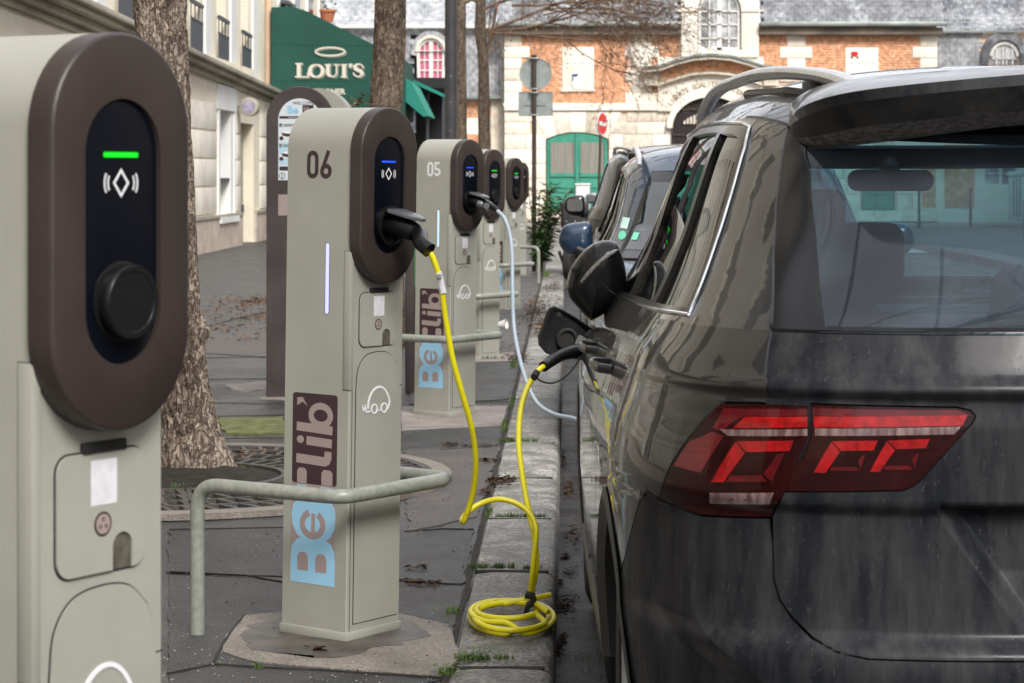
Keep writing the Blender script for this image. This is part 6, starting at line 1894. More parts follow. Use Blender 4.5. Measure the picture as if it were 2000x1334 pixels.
# green double door under a segmental arch
def archpts(x0, x1, ys, yt, n=14):
    cx = (x0 + x1) / 2; hw = (x1 - x0) / 2; rise = ys - yt; r = (hw * hw + rise * rise) / (2 * rise)
    o = []
    for i in range(n + 1):
        x = lerp(x1, x0, i / n); o.append((x, yt + r - math.sqrt(r * r - (x - cx) ** 2)))
    return o
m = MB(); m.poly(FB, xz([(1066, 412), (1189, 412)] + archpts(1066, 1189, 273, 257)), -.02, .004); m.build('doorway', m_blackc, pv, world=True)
def green_door(x0, x1, ys, yt, yb, nm='door'):
    cx = (x0 + x1) / 2
    root_m = MB(); root_m.poly(FB, xz([(x0, yb), (x1, yb)] + archpts(x0, x1, ys, yt)), .004, .012)
    d = root_m.build(nm, m_tgreen, pv, world=True)
    def c_(n_, mat, rects, h0, h1):
        m = MB()
        for a, b2, c, e in rects: m.fbox(FB, X_(a), X_(b2), Z_(e), Z_(c), h0, h1)
        o = m.build(n_, mat, d); o.matrix_parent_inverse = Matrix.Identity(4); return o
    h = lambda t: lerp(ys, yb, t)
    w = (x1 - x0)
    for sx, (a, b2) in enumerate(((x0 + .06 * w, cx - .05 * w), (cx + .05 * w, x1 - .06 * w))):
        for k in range(3):
            c_('pane', m_grille, [(lerp(a, b2, k / 3) + .6, lerp(a, b2, (k + 1) / 3) - .6, h(.03), h(.47))], .013, .016)
        c_('pane_frame', m_tgreen, [(a - 2, a, h(-.02), h(.49)), (b2, b2 + 2, h(-.02), h(.49)), (a - 2, b2 + 2, h(.47), h(.52))], .013, .05)
        c_('door_panel', m_tgreen, [(a, b2, h(.55), h(.68))], .013, .035); c_('door_panel', m_tgreen, [(a, b2, h(.72), h(.97))], .013, .035)
    c_('centre_post', m_tgreen, [(cx - 3.2, cx + 3.2, yt + 2, yb)], .013, .06)
    return d
green_door(1068, 1187, 274, 260, 411)
green_door(1682, 1748, 312, 305, 411)
# voussoirs over the door
def arch_y(x): return np.interp(x, [1060, 1066, 1095, 1127, 1160, 1189, 1195], [273, 272, 261, 257, 261, 272, 273])
vx = [(1040, 1040), (1066, 1040), (1088, 1076), (1113, 1110), (1143, 1146), (1168, 1180), (1189, 1214), (1214, 1214)]
for i in range(1, len(vx) - 2):
    (b0, t0), (b1, t1) = vx[i], vx[i + 1]
    pts = [(b0 + .5, float(arch_y(b0)) - .5), (b1 - .5, float(arch_y(b1)) - .5), (t1 - .5, 218), (t0 + .5, 218)]
    m = MB(); m.poly(FB, xz(pts), 0, .045); m.build('arch_stone', m_stone if i % 2 else m_stone2, pv, world=True, bevel=.008)
m = MB(); m.poly(FB, xz([(1040, 217), (1214, 217), (1214, 262), (1189, 262)] + [(x, float(arch_y(x))) for x in np.linspace(1189, 1066, 14)] + [(1066, 262), (1040, 262)]), 0, .025); m.build('spandrel', m_stone2, pv, world=True)
# centre bay: gate, lettered arch, curved pediment, dormer window
gx, gw = 1388, 76
ga = lambda hw, ytop, ys=215: [(gx + hw * math.cos(R(t)), ys - (ys - ytop) * math.sin(R(t))) for t in np.linspace(0, 180, 24)]
m = MB(); m.poly(FB, xz([(1312, 440), (1312, 217), (1285, 217), (1285, 112), (1490, 112), (1490, 440), (1466, 440)] + [(gx + gw * math.cos(R(t)), 250 - 60 * math.sin(R(t))) for t in np.linspace(0, 180, 24)] + [(1312, 250)][:0] + [(1312, 440)][:0]), 0, .13)
m.build('centre_bay', m_stone, pv, world=True)
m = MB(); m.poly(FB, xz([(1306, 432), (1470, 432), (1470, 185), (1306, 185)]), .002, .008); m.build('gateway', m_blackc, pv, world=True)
m = MB()
for k in range(24):
    x = 1314 + k * 6.4; top = 250 - 60 * math.sqrt(max(0, 1 - ((x - gx) / gw) ** 2))
    m.fbox(FB, X_(x), X_(x + 1.6), Z_(432), Z_(top + 2), .02, .045)
for y_ in (212, 262, 330): m.fbox(FB, X_(1312), X_(1466), Z_(y_ + 3), Z_(y_), .045, .06)
m.build('gate', m_gate, pv, world=True, smooth=0)
m = MB(); m.poly(FB, xz([(1330, 250 - 8), (1446, 242)] + [(gx + 58 * math.cos(R(t)), 250 - 30 * math.sin(R(t))) for t in np.linspace(10, 170, 12)]), .010, .014); m.build('painted_gate_light', m_stone2, pv, world=True)  # pale sheet whose colour stands in for daylight beyond the gate
# arch moulding
m = MB(); m.stroke(FB, xz([(gx + (gw + 5) * math.cos(R(t)), 250 - 66 * math.sin(R(t))) for t in np.linspace(0, 180, 30)]), .16, .13, .17); m.build('arch_moulding', m_stone, pv, world=True)
for i, ch in enumerate('LIBERTE EGALITE FRATERNITE'):
    if ch == ' ': continue
    t = lerp(146, 34, i / 25); a = gx + (gw + 15) * math.cos(R(t)); c = 250 - 80 * math.sin(R(t))
    me = cached('ch_' + ch, lambda: text_mesh('letter', ch, .20, m_lett, .006, .002, 'CENTER'))
    o_ = obj('letter', me, pv, world=True)
    o_.matrix_basis = frame_matrix(FB, X_(a), Z_(c), .136, R(t - 90))
# curved pediment
ped = lambda dy: [(1253, 140 + dy), (1290, 136 + dy), (1318, 126 + dy), (1352, 117 + dy), (1388, 114 + dy), (1424, 117 + dy), (1458, 126 + dy), (1486, 136 + dy), (1522, 140 + dy)]
def band(nm, mat, dy0, dy1, h0, h1, l=ped):
    a = l(dy0); c = l(dy1)
    m = MB(); m.poly(FB, xz(a + c[::-1]), h0, h1); return m.build(nm, mat, pv, world=True, smooth=0)
band('pediment_cap', m_gut, -8, -4, .12, .62); band('pediment_cornice', m_stone2, -4, 3, .12, .55)
band('pediment_brick', m_brick, 5, 24, .13, .16, lambda dy: [(x, y) for x, y in ped(dy) if 1280 < x < 1500])
band('pediment_moulding', m_stone2, 27, 31, .12, .30, lambda dy: [(x, y + (0 if 1280 < x < 1500 else 0)) for x, y in ped(dy) if 1255 < x < 1520])
for q_ in ((1258, 1284, 140, 168), (1490, 1518, 140, 168)): pb_('pediment_block', m_stone2, [q_], .05, .30, bevel=.01)
# dormer
pb_('dormer', m_stone, [(1330, 1362, -60, 112), (1447, 1481, -60, 112), (1362, 1447, 99, 112), (1330, 1481, -80, -60)], .0, .22, bevel=.01)
pb_('dormer_moulding', m_stone2, [(1320, 1362, 20, 24), (1447, 1491, 20, 24)], .22, .26)
m = MB(); m.poly(FB, xz([(1362, 20), (1362, -60), (1447, -60), (1447, 20)] + [(1404.5 + 42 * math.cos(R(t)), 20 - 40 * math.sin(R(t))) for t in np.linspace(0, 180, 20)]), .0, .2); m.build('dormer_arch', m_stone, pv, world=True)
wd = pb_('window', m_wframe, [(1364, 1369, 20, 98), (1440, 1445, 20, 98), (1400, 1409, -18, 98), (1369, 1440, 93, 98), (1384, 1386.5, 0, 93), (1422, 1424.5, 0, 93), (1369, 1440, 74, 76.5), (1369, 1440, 47, 49.5), (1369, 1440, 21, 24)], .03, .09)
m = MB(); m.stroke(FB, xz([(1404.5 + 38 * math.cos(R(t)), 21 - 37 * math.sin(R(t))) for t in np.linspace(0, 180, 20)]), .06, .03, .09); m.build('window_arch', m_wframe, pv, world=True)
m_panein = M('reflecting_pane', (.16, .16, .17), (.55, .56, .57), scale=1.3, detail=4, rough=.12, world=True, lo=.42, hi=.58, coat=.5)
for a, b2 in ((1369, 1384), (1386.5, 1400), (1409, 1422), (1424.5, 1440)):
    for c, e in ((-16, 21), (24, 47), (49.5, 74), (76.5, 93)):
        o_ = pb_('pane', m_panein, [(a, b2, c, e)], .04, .045); 
# gutter and eaves
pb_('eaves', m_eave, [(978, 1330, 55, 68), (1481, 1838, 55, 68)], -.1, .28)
m = MB()
for x0, x1 in ((968, 1330), (1482, 1846)): m.tube([(X_(x0), YB - .42, Z_(49)), (X_(x1), YB - .42, Z_(49))], .085, 10)
pb_('gutter', m_gut, [(968, 1330, 44, 53)], .30, .46, bevel=.04); pb_('gutter', m_gut, [(1482, 1846, 44, 53)], .30, .46, bevel=.04)
# slate roof, leaning back
random.seed(4)
sk_ = lambda x, z: X_(1326) < x < X_(1485)
tiles('slate', m_slate, X_(972), X_(1842), Z_(45), Z_(-70), .21, .115, .008, .012, pv, 150, sk_, tilt=.42, yo=-.30, over=.02)
for xa_, xb_ in ((972, 1327), (1484, 1842)):
    b = MB(); b.add([(X_(xa_), YB - .28, Z_(45)), (X_(xb_), YB - .28, Z_(45)), (X_(xb_), YB - .28 + .42 * 3.2, Z_(45) + 3.2), (X_(xa_), YB - .28 + .42 * 3.2, Z_(45) + 3.2)], [(0, 1, 2, 3)]); b.build('roof_deck', m_blackc, pv, world=True, fix=False)
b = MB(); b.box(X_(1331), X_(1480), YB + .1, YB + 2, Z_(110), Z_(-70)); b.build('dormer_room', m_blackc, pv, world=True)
b = MB(); b.box(X_(972), X_(1842), YB + 1.1, YB + 8, Z_(45) + 2.6, Z_(45) + 3.2); b.build('roof_ridge', m_slate, pv, world=True)

# ---- left wing: pale slate with an arched window
lw = thing('slate_wing', 'pale slate clad wing left of the brick building with an arched window', 'building', (X_(810), YB + 1.2, 0))
b = MB(); b.box(X_(560), X_(984), YB + .6, YB + 9, -.3, Z_(50)); b.build('core_wall', m_blackc, lw, world=True)
random.seed(6)
in_w = lambda x, z: ir(x, z, [(806, 876, 62, 160)])
tiles('slate', m_slate2, X_(640), X_(983), Z_(188), Z_(52), .20, .13, .010, .012, lw, 250, in_w, tilt=.02, yo=.55, over=.015)
def fbx(nm, mat, rects, h0, h1, par): return pb_(nm, mat, rects, h0, h1, par)
fbx('ledge', m_wframe, [(630, 984, 47, 53)], -.5, -.3, lw); fbx('gutter', m_gut, [(880, 984, 186, 192)], -.55, -.25, lw)
tiles('slate', m_slate2, X_(640), X_(968), Z_(47), Z_(-60), .20, .13, .010, .012, lw, 40, None, tilt=.8, yo=.6, over=.03)
tiles('brick', m_brick, X_(905), X_(966), Z_(330), Z_(198), .232, .074, .011, .02, lw, 120, lambda x, z: int((Z_(198) - z) / .42) % 2 == 1, yo=.56)
fbx('wall', m_stone, [(640, 968, 192, 440)], -.62, -.565, lw)
fbx('corner_pilaster', m_stone2, [(958, 980, 192, 440)], -.56, -.48, lw)
MB().tube([P(983, 60, YB + .2), P(983, 430, YB + .2)], .05, 8).build('downpipe', m_gut, lw, world=True)
WY = YB + .5
FW = Frame((0, WY, 0), (1, 0, 0), (0, 0, 1))
def wst(nm, mat, pts, w, h0, h1, par=lw): m = MB(); m.stroke(FW, xz(pts), w, h0, h1); return m.build(nm, mat, par, world=True)
sar = lambda cx, rx, ys, ry: [(cx + rx * math.cos(R(t)), ys - ry * math.sin(R(t))) for t in np.linspace(0, 180, 20)]
wst('window_surround', m_slate2, [(873, 130)] + sar(840, 33, 100, 36) + [(806, 106)], .16, .0, .12)
wst('window_surround', m_stone2, sar(840, 29, 100, 30), .07, .05, .16)
m = MB(); m.poly(FW, xz([(864, 155), (816, 155)] + sar(840, 25, 100, 24)[::-1]), -.02, .02); m.build('curtain', m_curt, lw, world=True)
wst('window_frame', m_wframe, [(864, 155)] + sar(840, 25, 100, 24) + [(816, 155)], .08, .02, .08)
m = MB()
for x0, x1, y0, y1 in ((836, 844, 76, 155), (816, 864, 152, 156), (826, 828, 84, 152), (852, 854, 84, 152)): m.fbox(FW, X_(x0), X_(x1), Z_(y1), Z_(y0), .021, .07)
for y in (98, 116, 136): m.fbox(FW, X_(818), X_(862), Z_(y + 1.2), Z_(y - 1.2), .021, .06)
m.build('window_bars', m_wframe, lw, world=True)
m = MB()
for y in (99, 156, 159): m.fbox(FW, X_(812), X_(868), Z_(y + .5), Z_(y - .5), .10, .12)
m.build('window_rail', m_slateg, lw, world=True)

# ---- right wing: slate with a round window, seen over and through the car
rw = thing('slate_wing', 'slate wing with a round topped window right of the brick building', 'building', (X_(1990), YB + .8, 0))
b = MB(); b.box(X_(1832), X_(2700), YB + .5, YB + 9, -.3, Z_(60)); b.build('core_wall', m_mort, rw, world=True)
random.seed(16)
tiles('slate', m_slate2, X_(1832), X_(2160), Z_(175), Z_(62), .20, .13, .010, .012, rw, 200, lambda x, z: ir(x, z, [(1925, 2012, 64, 124)]), tilt=.03, yo=.45, over=.015)
tiles('slate', m_slate, X_(1838), X_(2160), Z_(58), Z_(-30), .20, .13, .010, .012, rw, 60, None, tilt=1.2, yo=.5, over=.05)
fbx('ledge', m_gut, [(1832, 2160, 58, 62)], -.45, -.32, rw)
wst('window_surround', m_slateg if False else m_slate, [(2007, 125)] + sar(1968, 38, 105, 37) + [(1930, 125)], .22, .0, .15, rw)
m = MB(); m.poly(FW, xz([(1994, 125), (1942, 125)] + sar(1968, 26, 108, 26)[::-1]), -.02, .02); m.build('pane', m_panein, rw, world=True)
wst('window_frame', m_wframe, sar(1968, 26, 108, 26), .08, .02, .08, rw)
m = MB()
for x in (1952, 1965, 1972, 1984): m.fbox(FW, X_(x - 1.2), X_(x + 1.2), Z_(125), Z_(90), .021, .06)
m.fbox(FW, X_(1944), X_(1992), Z_(114), Z_(112), .021, .06); m.build('window_bars', m_wframe, rw, world=True)
fbx('wall', m_stone, [(1832, 1925, 178, 440), (1995, 2500, 178, 440), (1925, 1995, 360, 440), (1925, 1995, 178, 270)], -.5, -.42, rw)
fbx('window', m_wframe, [(1925, 1930, 270, 360), (1990, 1995, 270, 360), (1957, 1963, 270, 360), (1930, 1990, 314, 318), (1930, 1990, 292, 294), (1930, 1990, 338, 340)], -.48, -.44, rw)
fbx('pane', m_panein, [(1930, 1990, 270, 360)], -.50, -.47, rw)
tiles('brick', m_brick, X_(1800), X_(1828), Z_(405), Z_(300), .232, .074, .011, .02, pv, 0, yo=-.03)
tiles('brick', m_brick, X_(1850), X_(1910), Z_(405), Z_(280), .232, .074, .011, .02, rw, 0, yo=.41)
wp_ = thing('white_post', 'white ribbed post by the far crossing, seen through the rear window', 'post', P(1986, 430, 58))
b = MB(); b.box(-.16, .16, 0, .3, 0, 1.1); b.box(-.19, .19, -.03, .33, 1.1, 1.22); b.build('shaft', m_wht, wp_, bevel=.02)
for k in (-.08, 0, .08): b = MB(); b.box(k - .015, k + .015, -.02, 0, .1, 1.05); b.build('rib', m_zinc, wp_)
cbx = thing('utility_box', 'pale utility cabinet standing before the green door', 'cabinet', P(1138, 437, 59.5))
cbx.location.z = 0; cbx['at'] = tuple(cbx.location)
b = MB(); b.box(-.18, .18, -.15, .15, 0, P(0, 362, 59.5).z); b.build('body', m_cream2, cbx, bevel=.015)
b = MB(); b.box(-.20, .20, -.17, .17, P(0, 362, 59.5).z, P(0, 358, 59.5).z); b.build('lid', m_cream2, cbx, bevel=.01)
b = MB(); b.box(-.10, .12, -.155, -.150, .6, .72); b.build('notice', m_pblue, cbx)

# ---- buildings that only the car's paint and glass reflect: across the street and behind the camera
def reflected(nm, label, loc, L, D, H, face, mat):
    t = thing(nm, label, 'building', loc)
    b = MB(); b.box(-D / 2, D / 2, -L / 2, L / 2, -.3, H); b.build('wall', mat, t)
    m = MB()
    n = int(L / 2.6)
    for fl in range(int(H / 3.2)):
        for k in range(n):
            c = -L / 2 + (k + .5) * L / n; z = .9 + fl * 3.2
            if face == 'x-': m.box(-D / 2 - .02, -D / 2 + .1, c - .55, c + .55, z, z + 1.9)
            else: pass
    if face == 'x-': m.build('windows', m_wind, t, smooth=0, kind='stuff')
    return t
reflected('apartment_building', 'cream apartment block across the street, outside the view', (19, 20, 0), 66, 8, 13, 'x-', m_cream)
t = thing('apartment_building', 'stone apartment block closing the street behind the camera', 'building', (-2, -48, 0))
b = MB(); b.box(-16, 14, -4, 4, -.3, 9); b.build('wall', m_stone2, t)
m = MB()
for fl in range(2):
    for k in range(11): m.box(-15 + k * 2.7, -13.9 + k * 2.7, 3.95, 4.03, .9 + fl * 3.3, 2.9 + fl * 3.3)
m.build('windows', m_wind, t, smooth=0, kind='stuff')

# ---------------------------------------------------------------- trees
def bark(name, c0, c1, c2, sc_, bump):
    m = bpy.data.materials.new(name); m.use_nodes = True
    n = m.node_tree; b = n.nodes['Principled BSDF']; b.inputs['Roughness'].default_value = .92; b.inputs['Specular IOR Level'].default_value = .2
    t = n.nodes.new('ShaderNodeTexCoord'); mp = n.nodes.new('ShaderNodeMapping'); mp.inputs['Scale'].default_value = (1, 1, .5)
    n.links.new(t.outputs['Object'], mp.inputs['Vector'])
    nz = n.nodes.new('ShaderNodeTexNoise'); nz.inputs['Scale'].default_value = sc_ * .6; nz.inputs['Detail'].default_value = 5
    n.links.new(mp.outputs['Vector'], nz.inputs['Vector'])
    ad = n.nodes.new('ShaderNodeVectorMath'); ad.operation = 'MULTIPLY_ADD'; ad.inputs[1].default_value = (.10, .10, .10)
    n.links.new(nz.outputs['Color'], ad.inputs[0]); n.links.new(mp.outputs['Vector'], ad.inputs[2])
    v = n.nodes.new('ShaderNodeTexVoronoi'); v.inputs['Scale'].default_value = sc_; v.feature = 'F1'
    e = n.nodes.new('ShaderNodeTexVoronoi'); e.inputs['Scale'].default_value = sc_; e.feature = 'DISTANCE_TO_EDGE'
    for q in (v, e): n.links.new(ad.outputs[0], q.inputs['Vector'])
    sp_ = n.nodes.new('ShaderNodeSeparateColor'); n.links.new(v.outputs['Color'], sp_.inputs[0])
    big = n.nodes.new('ShaderNodeTexNoise'); big.inputs['Scale'].default_value = 6; big.inputs['Detail'].default_value = 8; n.links.new(mp.outputs['Vector'], big.inputs['Vector'])
    av = n.nodes.new('ShaderNodeMath'); av.operation = 'MULTIPLY_ADD'; av.inputs[1].default_value = .35; n.links.new(sp_.outputs[0], av.inputs[0])
    b2 = n.nodes.new('ShaderNodeMath'); b2.operation = 'MULTIPLY'; b2.inputs[1].default_value = .75; n.links.new(big.outputs['Fac'], b2.inputs[0]); n.links.new(b2.outputs[0], av.inputs[2])
    r = n.nodes.new('ShaderNodeValToRGB'); r.color_ramp.elements[0].position = .30; r.color_ramp.elements[0].color = (*c0, 1)
    r.color_ramp.elements[1].position = .72; r.color_ramp.elements[1].color = (*c2, 1); k = r.color_ramp.elements.new(.50); k.color = (*c1, 1)
    n.links.new(av.outputs[0], r.inputs['Fac'])
    er = n.nodes.new('ShaderNodeMapRange'); er.inputs[1].default_value = .0; er.inputs[2].default_value = .10; er.inputs[3].default_value = .5; er.inputs[4].default_value = 1
    n.links.new(e.outputs['Distance'], er.inputs[0])
    mm = n.nodes.new('ShaderNodeMix'); mm.data_type = 'RGBA'; mm.blend_type = 'MULTIPLY'; mm.inputs[0].default_value = 1
    n.links.new(r.outputs['Color'], mm.inputs[6]); n.links.new(er.outputs[0], mm.inputs[7]); n.links.new(mm.outputs[2], b.inputs['Base Color'])
    hs = n.nodes.new('ShaderNodeMath'); hs.operation = 'MULTIPLY_ADD'; hs.inputs[1].default_value = .7; n.links.new(sp_.outputs[1], hs.inputs[0]); n.links.new(er.outputs[0], hs.inputs[2])
    h2 = n.nodes.new('ShaderNodeMath'); h2.operation = 'ADD'; n.links.new(hs.outputs[0], h2.inputs[0]); n.links.new(nz.outputs['Fac'], h2.inputs[1])
    bp = n.nodes.new('ShaderNodeBump'); bp.inputs['Strength'].default_value = 1; bp.inputs['Distance'].default_value = bump; n.links.new(h2.outputs[0], bp.inputs['Height']); n.links.new(bp.outputs['Normal'], b.inputs['Normal'])
    return m
m_bark = bark('flaky_bark', (.070, .052, .040), (.20, .155, .120), (.40, .33, .265), 48, .012)
m_bark2 = bark('dark_bark', (.055, .040, .030), (.13, .098, .072), (.26, .20, .15), 50, .010)
m_twig = M('bare_twigs', (.10, .060, .045), (.20, .13, .085), scale=3, rough=.85, world=True)
m_bud = M('pale_buds', (.26, .20, .06), (.20, .10, .06), scale=4, rough=.8, world=True)

def trunk_mesh(path, radii, amp, seg=96, rows=150, root_flare=0.0, knots=()):
    path = smooth_path(path, 12); n = len(path)
    cum = [0]
    for a, b_ in zip(path, path[1:]): cum.append(cum[-1] + (b_ - a).length)
    T = np.array(cum) / cum[-1]
    rw_ = []
    for i in range(rows + 1):
        t = i / rows
        c = Vector([float(np.interp(t, T, [p[k] for p in path])) for k in range(3)])
        r = float(np.interp(t, np.linspace(0, 1, len(radii)), radii))
        row = []
        for k in range(seg + 1):
            a = 2 * math.pi * (k % seg) / seg
            d = Vector((math.cos(a), math.sin(a), 0))
            q = Vector((d.x * 4.5 * r / .16, d.y * 4.5 * r / .16, c.z * 2.2))
            big = noise.fractal(q * .45, 1.0, 2.0, 3) * .10
            rid = noise.ridged_multi_fractal(Vector((d.x * 5, d.y * 5, c.z * 4.0)) * 1.6, 1.0, 2.1, 4, 1.0, 2.0)
            fl_ = root_flare * max(0, 1 - c.z / .35) ** 2 * (1 + .35 * math.sin(a * 5 + 1))
            rr = r * (1 + big) + amp * (rid - 1.1) * .5 + fl_
            for kz, ka, kr, kh in knots:
                da = math.atan2(math.sin(a - ka), math.cos(a - ka)); rr += kr * math.exp(-(da / .35) ** 2 - ((c.z - kz) / kh) ** 2)
            row.append(c + d * rr)
        rw_.append(row)
    return MB().grid(rw_)
def branchy(mb, bud, p, d, L, r, depth, spread=.7, droop=.0, minr=.003):
    n = 4; pts = [p]; q = Vector(p); dd = Vector(d).normalized()
    for i in range(n):
        dd = (dd + Vector((random.gauss(0, .13), random.gauss(0, .13), random.gauss(0, .10) - droop))).normalized()
        q = q + dd * (L / n); pts.append(q.copy())
    mb.tube(pts, [lerp(r, r * .55, i / n) for i in range(n + 1)], 6 if depth > 2 else 4 if depth > 1 else 3, caps=False)
    if depth <= 0:
        if bud is not None:
            for _ in range(3):
                c = pts[random.randint(1, n)]; s_ = random.uniform(.012, .030)
                u = Vector((random.gauss(0, 1), random.gauss(0, 1), random.gauss(0, 1))).normalized() * s_; v = u.cross(Vector((.3, .5, .8))).normalized() * s_ * .6
                bud.add([c - u, c + v, c + u, c - v], [(0, 1, 2, 3)])
        return
    for k in range(random.choice((3, 4)) + (2 if depth == 1 else 0)):
        t = random.uniform(.3, 1); i = min(n, max(1, int(t * n + .5)))
        nd = (dd + Vector((random.gauss(0, spread), random.gauss(0, spread), random.gauss(0, spread * .8)))).normalized()
        branchy(mb, bud, pts[i], nd, L * random.uniform(.55, .8), max(minr, r * .5), depth - 1, spread, droop, minr)

def tree(label, base, path, radii, amp, mat, limbs, seg=96, rows=150, flare=0.0, seed=1, bud=True, knots=()):
    t = thing('street_tree', label, 'tree', base, group='street trees along the pavement')
    trunk_mesh([Vector(p) - Vector(base) for p in path], radii, amp, seg, rows, flare, knots).build('trunk', mat, t, smooth=70, fix=False)
    random.seed(seed); m = MB(); bd_ = MB()
    for p, d, L, r, dep, sp_, dr in limbs:
        branchy(m, bd_ if bud else None, Vector(p) - Vector(base), d, L, r, dep, sp_, dr)
    if m.v: m.build('crown', m_twig, t, smooth=70, fix=False)
    if bd_.v: bd_.build('buds', m_bud, t, smooth=0, fix=False, kind='stuff')
    return t
Y1 = 9.95
tree('thick flaky trunk rising from the round grate behind the nearest post', (-1.66, Y1, 0),
     [P(388, 932, Y1), P(375, 850, Y1), P(350, 640, Y1), P(333, 400, Y1), P(322, 200, Y1), P(312, 0, Y1), P(306, -250, Y1), P(312, -700, Y1)], [.128, .105, .100, .098, .104, .108, .105, .09, .08], .026, m_bark,
     [(P(312, -700, Y1), (0.4, -.3, 1), 2.0, .06, 4, .6, 0), (P(310, -600, Y1), (-.6, .3, 1), 2.0, .05, 4, .6, 0), (P(310, -500, Y1), (.8, .6, .8), 1.8, .05, 4, .6, 0)], seg=180, rows=420, flare=.045, seed=2, knots=((.62, .1, .03, .05), (2.15, .3, .025, .06), (1.9, -1.0, .02, .05)))
Y2 = 17.5
tree('second street tree trunk, in front of the green awning', (P(752, 0, Y2).x, Y2, 0),
     [P(750, 680, Y2), P(752, 400, Y2), P(753, 210, Y2), P(760, 100, Y2), P(763, 0, Y2), P(768, -300, Y2)], [.17, .13, .125, .115, .108, .10], .018, m_bark2,
     [(P(768, -300, Y2), (.3, 0, 1), 2.5, .07, 4, .6, 0), (P(736, 204, Y2 - .1), (-1, -.2, .0), .18, .005, 1, .7, 0)], seg=110, rows=240, seed=3)
Y3 = 38
tree('slim trunk right of the dark lamp post', (P(902, 0, Y3).x, Y3, 0),
     [P(904, 494, Y3), P(900, 300, Y3), P(899, 150, Y3), P(897, 0, Y3), P(890, -200, Y3)], [.11, .105, .10, .10, .09], .014, m_bark2,
     [(P(890, -180, Y3), (.4, -.1, 1), 2.2, .06, 4, .7, 0), (P(898, 10, Y3), (.7, -.3, .5), 1.6, .03, 3, .7, 0), (P(898, -40, Y3), (1, -.2, .35), 2.0, .03, 4, .55, .02)], seg=60, rows=140, seed=4)
Y4 = 43
tree('forked tree with spreading budding twigs before the brick building', (P(948, 0, Y4).x, Y4, 0),
     [P(948, 476, Y4), P(946, 300, Y4), P(944, 115, Y4), P(938, 60, Y4), P(940, -80, Y4)], [.12, .11, .105, .10, .085], .014, m_bark2,
     [(P(944, 112, Y4), (.62, 0, .9), .95, .045, 1, .2, -.0), (P(968, 55, Y4), (1, -.1, .45), 1.9, .035, 4, .50, .03), (P(965, 60, Y4), (1, .1, .0), 2.0, .032, 4, .45, .0), (P(960, 65, Y4), (1, -.3, -.12), 1.9, .028, 4, .4, .0),
      (P(940, 20, Y4), (1, .2, .35), 2.2, .035, 4, .5, .03), (P(940, -10, Y4), (1, -.2, .30), 2.4, .035, 4, .5, .05), (P(940, 10, Y4), (-.8, -.2, .6), 1.6, .03, 3, .5, .02), (P(940, -30, Y4), (.5, 0, 1), 2, .04, 3, .6, 0), (P(1000, 10, Y4), (1, 0, .15), 1.9, .028, 4, .5, .04), (P(1060, 30, Y4), (1, 0, .2), 1.4, .02, 3, .55, .05)], seg=60, rows=140, seed=5)
for i_, (x_, y_) in enumerate(((7.6, 12.0), (7.8, 21.0), (7.9, 30.0))):
    tree(('bare tree across the street, nearest the camera of three', 'bare tree across the street, middle of three', 'bare tree across the street, farthest of three')[i_], (x_, y_, 0),
         [(x_, y_, 0), (x_, y_, 2.5), (x_ - .1, y_, 4.2)], [.17, .14, .12], .02, m_bark2,
         [((x_ - .1, y_, 4.0), (-.2, .1, 1), 2.8, .08, 4, .6, 0), ((x_ - .1, y_, 3.4), (-1, .1, .8), 2.6, .06, 4, .6, 0), ((x_ - .1, y_, 3.7), (.3, -1, .8), 2.4, .06, 4, .6, 0), ((x_, y_, 3.7), (.2, 1, .9), 2.4, .06, 4, .6, 0)], seg=24, rows=30, seed=20 + i_, bud=False)
tree('street tree beside the camera with twigs reaching over the parked cars', (-1.75, 2.3, 0),
     [(-1.75, 2.3, 0), (-1.75, 2.3, 2), (-1.7, 2.3, 4.2)], [.15, .12, .10], .02, m_bark2,
     [((-1.7, 2.3, 3.6), (1, .45, .55), 3.6, .05, 4, .45, 0), ((-1.7, 2.3, 3.9), (1, .15, .45), 4.2, .05, 4, .4, 0), ((-1.7, 2.3, 4.1), (.8, .8, .6), 3.8, .05, 4, .45, 0), ((-1.7, 2.3, 3.4), (1, .6, .3), 3.8, .04, 4, .4, 0), ((-1.7, 2.3, 4.1), (-.5, 0, 1), 2.4, .05, 3, .6, 0)], seg=24, rows=30, seed=41, bud=False)
# tree beside the camera whose crown the car's paint and rear window mirror
tree('bare tree behind the camera, only mirrored in the rear window', (2.6, -6.5, 0),
     [(2.6, -6.5, 0), (2.6, -6.5, 2), (2.5, -6.4, 3.6)], [.16, .13, .11], .02, m_bark2,
     [((2.5, -6.4, 3.4), (.3, .1, 1), 2.2, .07, 4, .6, 0), ((2.5, -6.4, 3.0), (-.8, .1, .8), 2.2, .06, 4, .6, 0), ((2.5, -6.4, 3.2), (.9, .2, .8), 2.2, .06, 4, .6, 0)], seg=24, rows=30, seed=6, bud=False)

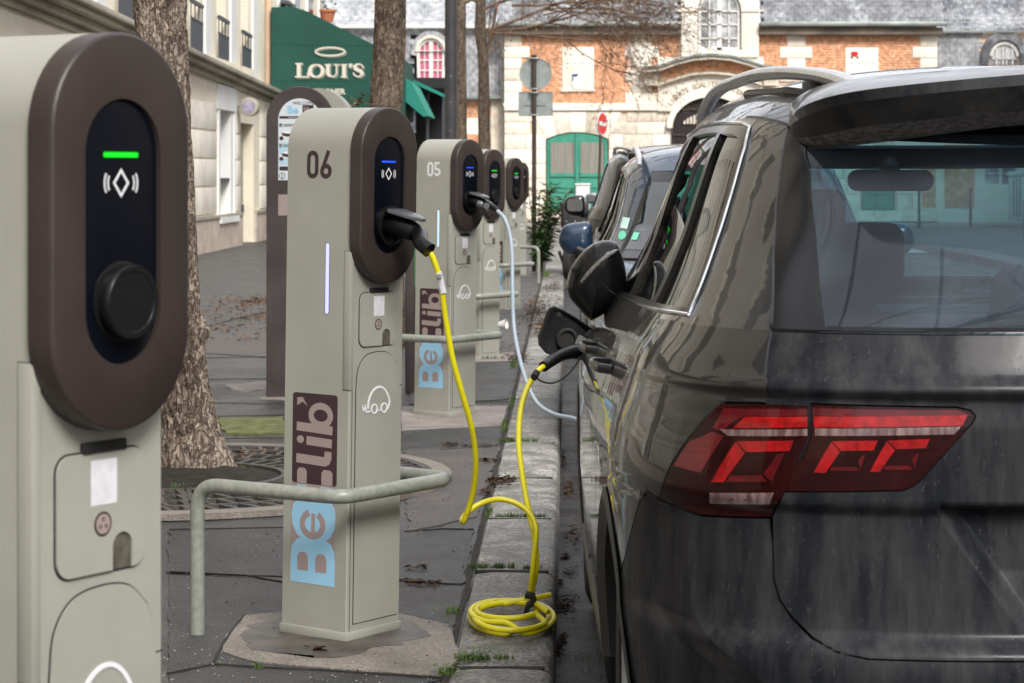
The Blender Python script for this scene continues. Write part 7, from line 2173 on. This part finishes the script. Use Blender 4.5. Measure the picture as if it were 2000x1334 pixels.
# ---------------------------------------------------------------- the other vehicles
BT = (.90, 14.75)
blue = build_car('parked_car', 'dark blue car facing the camera, parked beyond the grey SUV', 'car', None, BT[0], BT[1], 1, m_blue, m_blue, step=1.8, scale=(.88, .93, .95), tint=m_glo)
FPW = Frame((0, 0, 0), (1, 0, 0), (0, 0, 1))
def stick(px, py, Yw, w, h, mat, nm, rnd=False):
    """paper on the inside of the blue car's windscreen"""
    iv = (Matrix.Translation((BT[0], BT[1], -.12)) @ Matrix.Rotation(math.pi, 4, 'Z') @ Matrix.Diagonal((.88, .93, .95, 1))).inverted()
    o = iv @ Vector((0, 0, CAMZ)); t = P(px, py, 1.0); d = (iv.to_3x3() @ Vector((t.x, 1, t.z - CAMZ))).normalized()
    hh = GH.hit(o, d)
    if hh is None: return
    u, v = hh[0], hh[1]; s = 1 if u >= 0 else 1
    if rnd: poly = [(u + w / 2 * math.cos(a), v + h / 2 * math.sin(a)) for a in np.linspace(0, 2 * math.pi, 17)[:-1]]
    else: poly = [(u - w / 2, v - h / 2), (u + w / 2, v - h / 2), (u + w / 2 + .01, v + h / 2), (u - w / 2 + .01, v + h / 2)]
    panel(nm, GH, poly, mat, blue, du=.05, dv=.05, off=.003, skirt=0)
m_gst = M('green_sticker', (.15, .62, .42), rough=.5); m_pst = M('pale_sticker', (.55, .78, .70), rough=.5)
stick(1220, 437, 12, .10, .05, m_pst, 'parking_ticket'); stick(1215, 460, 12, .10, .045, m_gst, 'round_sticker', True); stick(1215, 460, 12, .07, .03, m_pst, 'round_sticker_centre', True); stick(1240, 462, 12, .05, .04, m_gst, 'sticker')
dk = build_car('parked_car', 'dark car seen from behind beyond the blue car, red tail light showing', 'car', None, .97, 18.6, 0, m_grey, m_grey, step=2.2, scale=(.93, .9, 1.0), tint=m_glo)
pal = build_car('parked_car', 'farthest parked car with a pale bluish windscreen', 'car', None, 1.25, 33.5, 0, M('silver_paint', (.30, .32, .35), rough=.3, metallic=.6, coat=1), m_grey, step=2.6, scale=(.9, .9, .92), tint=m_glo)
# scooter with a top box
m_box = M('ribbed_black_box', (.030, .030, .031), (.045, .045, .045), scale=30, rough=.45, stretch=(1, 1, .1))
YS = 30.0
sc_ = thing('motor_scooter', 'parked scooter with a black top case between the rails and the blue car', 'scooter', P(1118, 555, YS))
sc_.location = (P(1118, 0, YS).x, YS, -.12); sc_['at'] = tuple(sc_.location)
L_ = lambda px, py, dy=0: P(px, py, YS) + Vector((0, dy, 0)) - Vector(sc_.location)
def sb(nm, mat, a, b_, dy0, dy1, bev): 
    p, q = L_(*a), L_(*b_); m = MB(); m.box(min(p.x, q.x), max(p.x, q.x), dy0, dy1, min(p.z, q.z), max(p.z, q.z)); return m.build(nm, mat, sc_, bevel=bev, bseg=3)
tcs = sb('top_case', m_plast, (1095, 393), (1150, 444), -.2, .2, .03)
sb('case_panel', m_box, (1101, 398), (1144, 438), -.21, -.195, .003)
for px in (1106, 1123, 1140):
    for py in (404, 432): MB().lathe(Frame(L_(px, py, -.21), (1, 0, 0), (0, 0, 1)), [(.012, 0), (.010, .006), (0, .007)], 8).build('rivet', m_chrome, sc_)
sb('seat', m_plast, (1100, 446), (1148, 462), -.1, .9, .03); sb('tail', m_plast, (1104, 462), (1144, 500), 0, .8, .04)
fr = Frame(L_(1118, 513, 0), (0, 1, 0), (0, 0, 1))
MB().lathe(Frame(L_(1118, 512, .1) + Vector((0, 0, 0)), (.35, 1, 0), (0, 0, 1)), [(.16, -.05), (.25, -.055), (.275, -.03), (.275, .03), (.25, .055), (.16, .05)], 28).build('rear_wheel', m_rubber, sc_)
MB().lathe(Frame(L_(1118, 512, .1), (.35, 1, 0), (0, 0, 1)), [(.16, -.03), (.16, .03), (.05, .05), (0, .05)], 24).build('hub', m_rim, sc_)
MB().tube([L_(1103, 520, 0), L_(1095, 500, -.05), L_(1092, 490, -.05)], .02, 8).build('exhaust', m_plast, sc_)
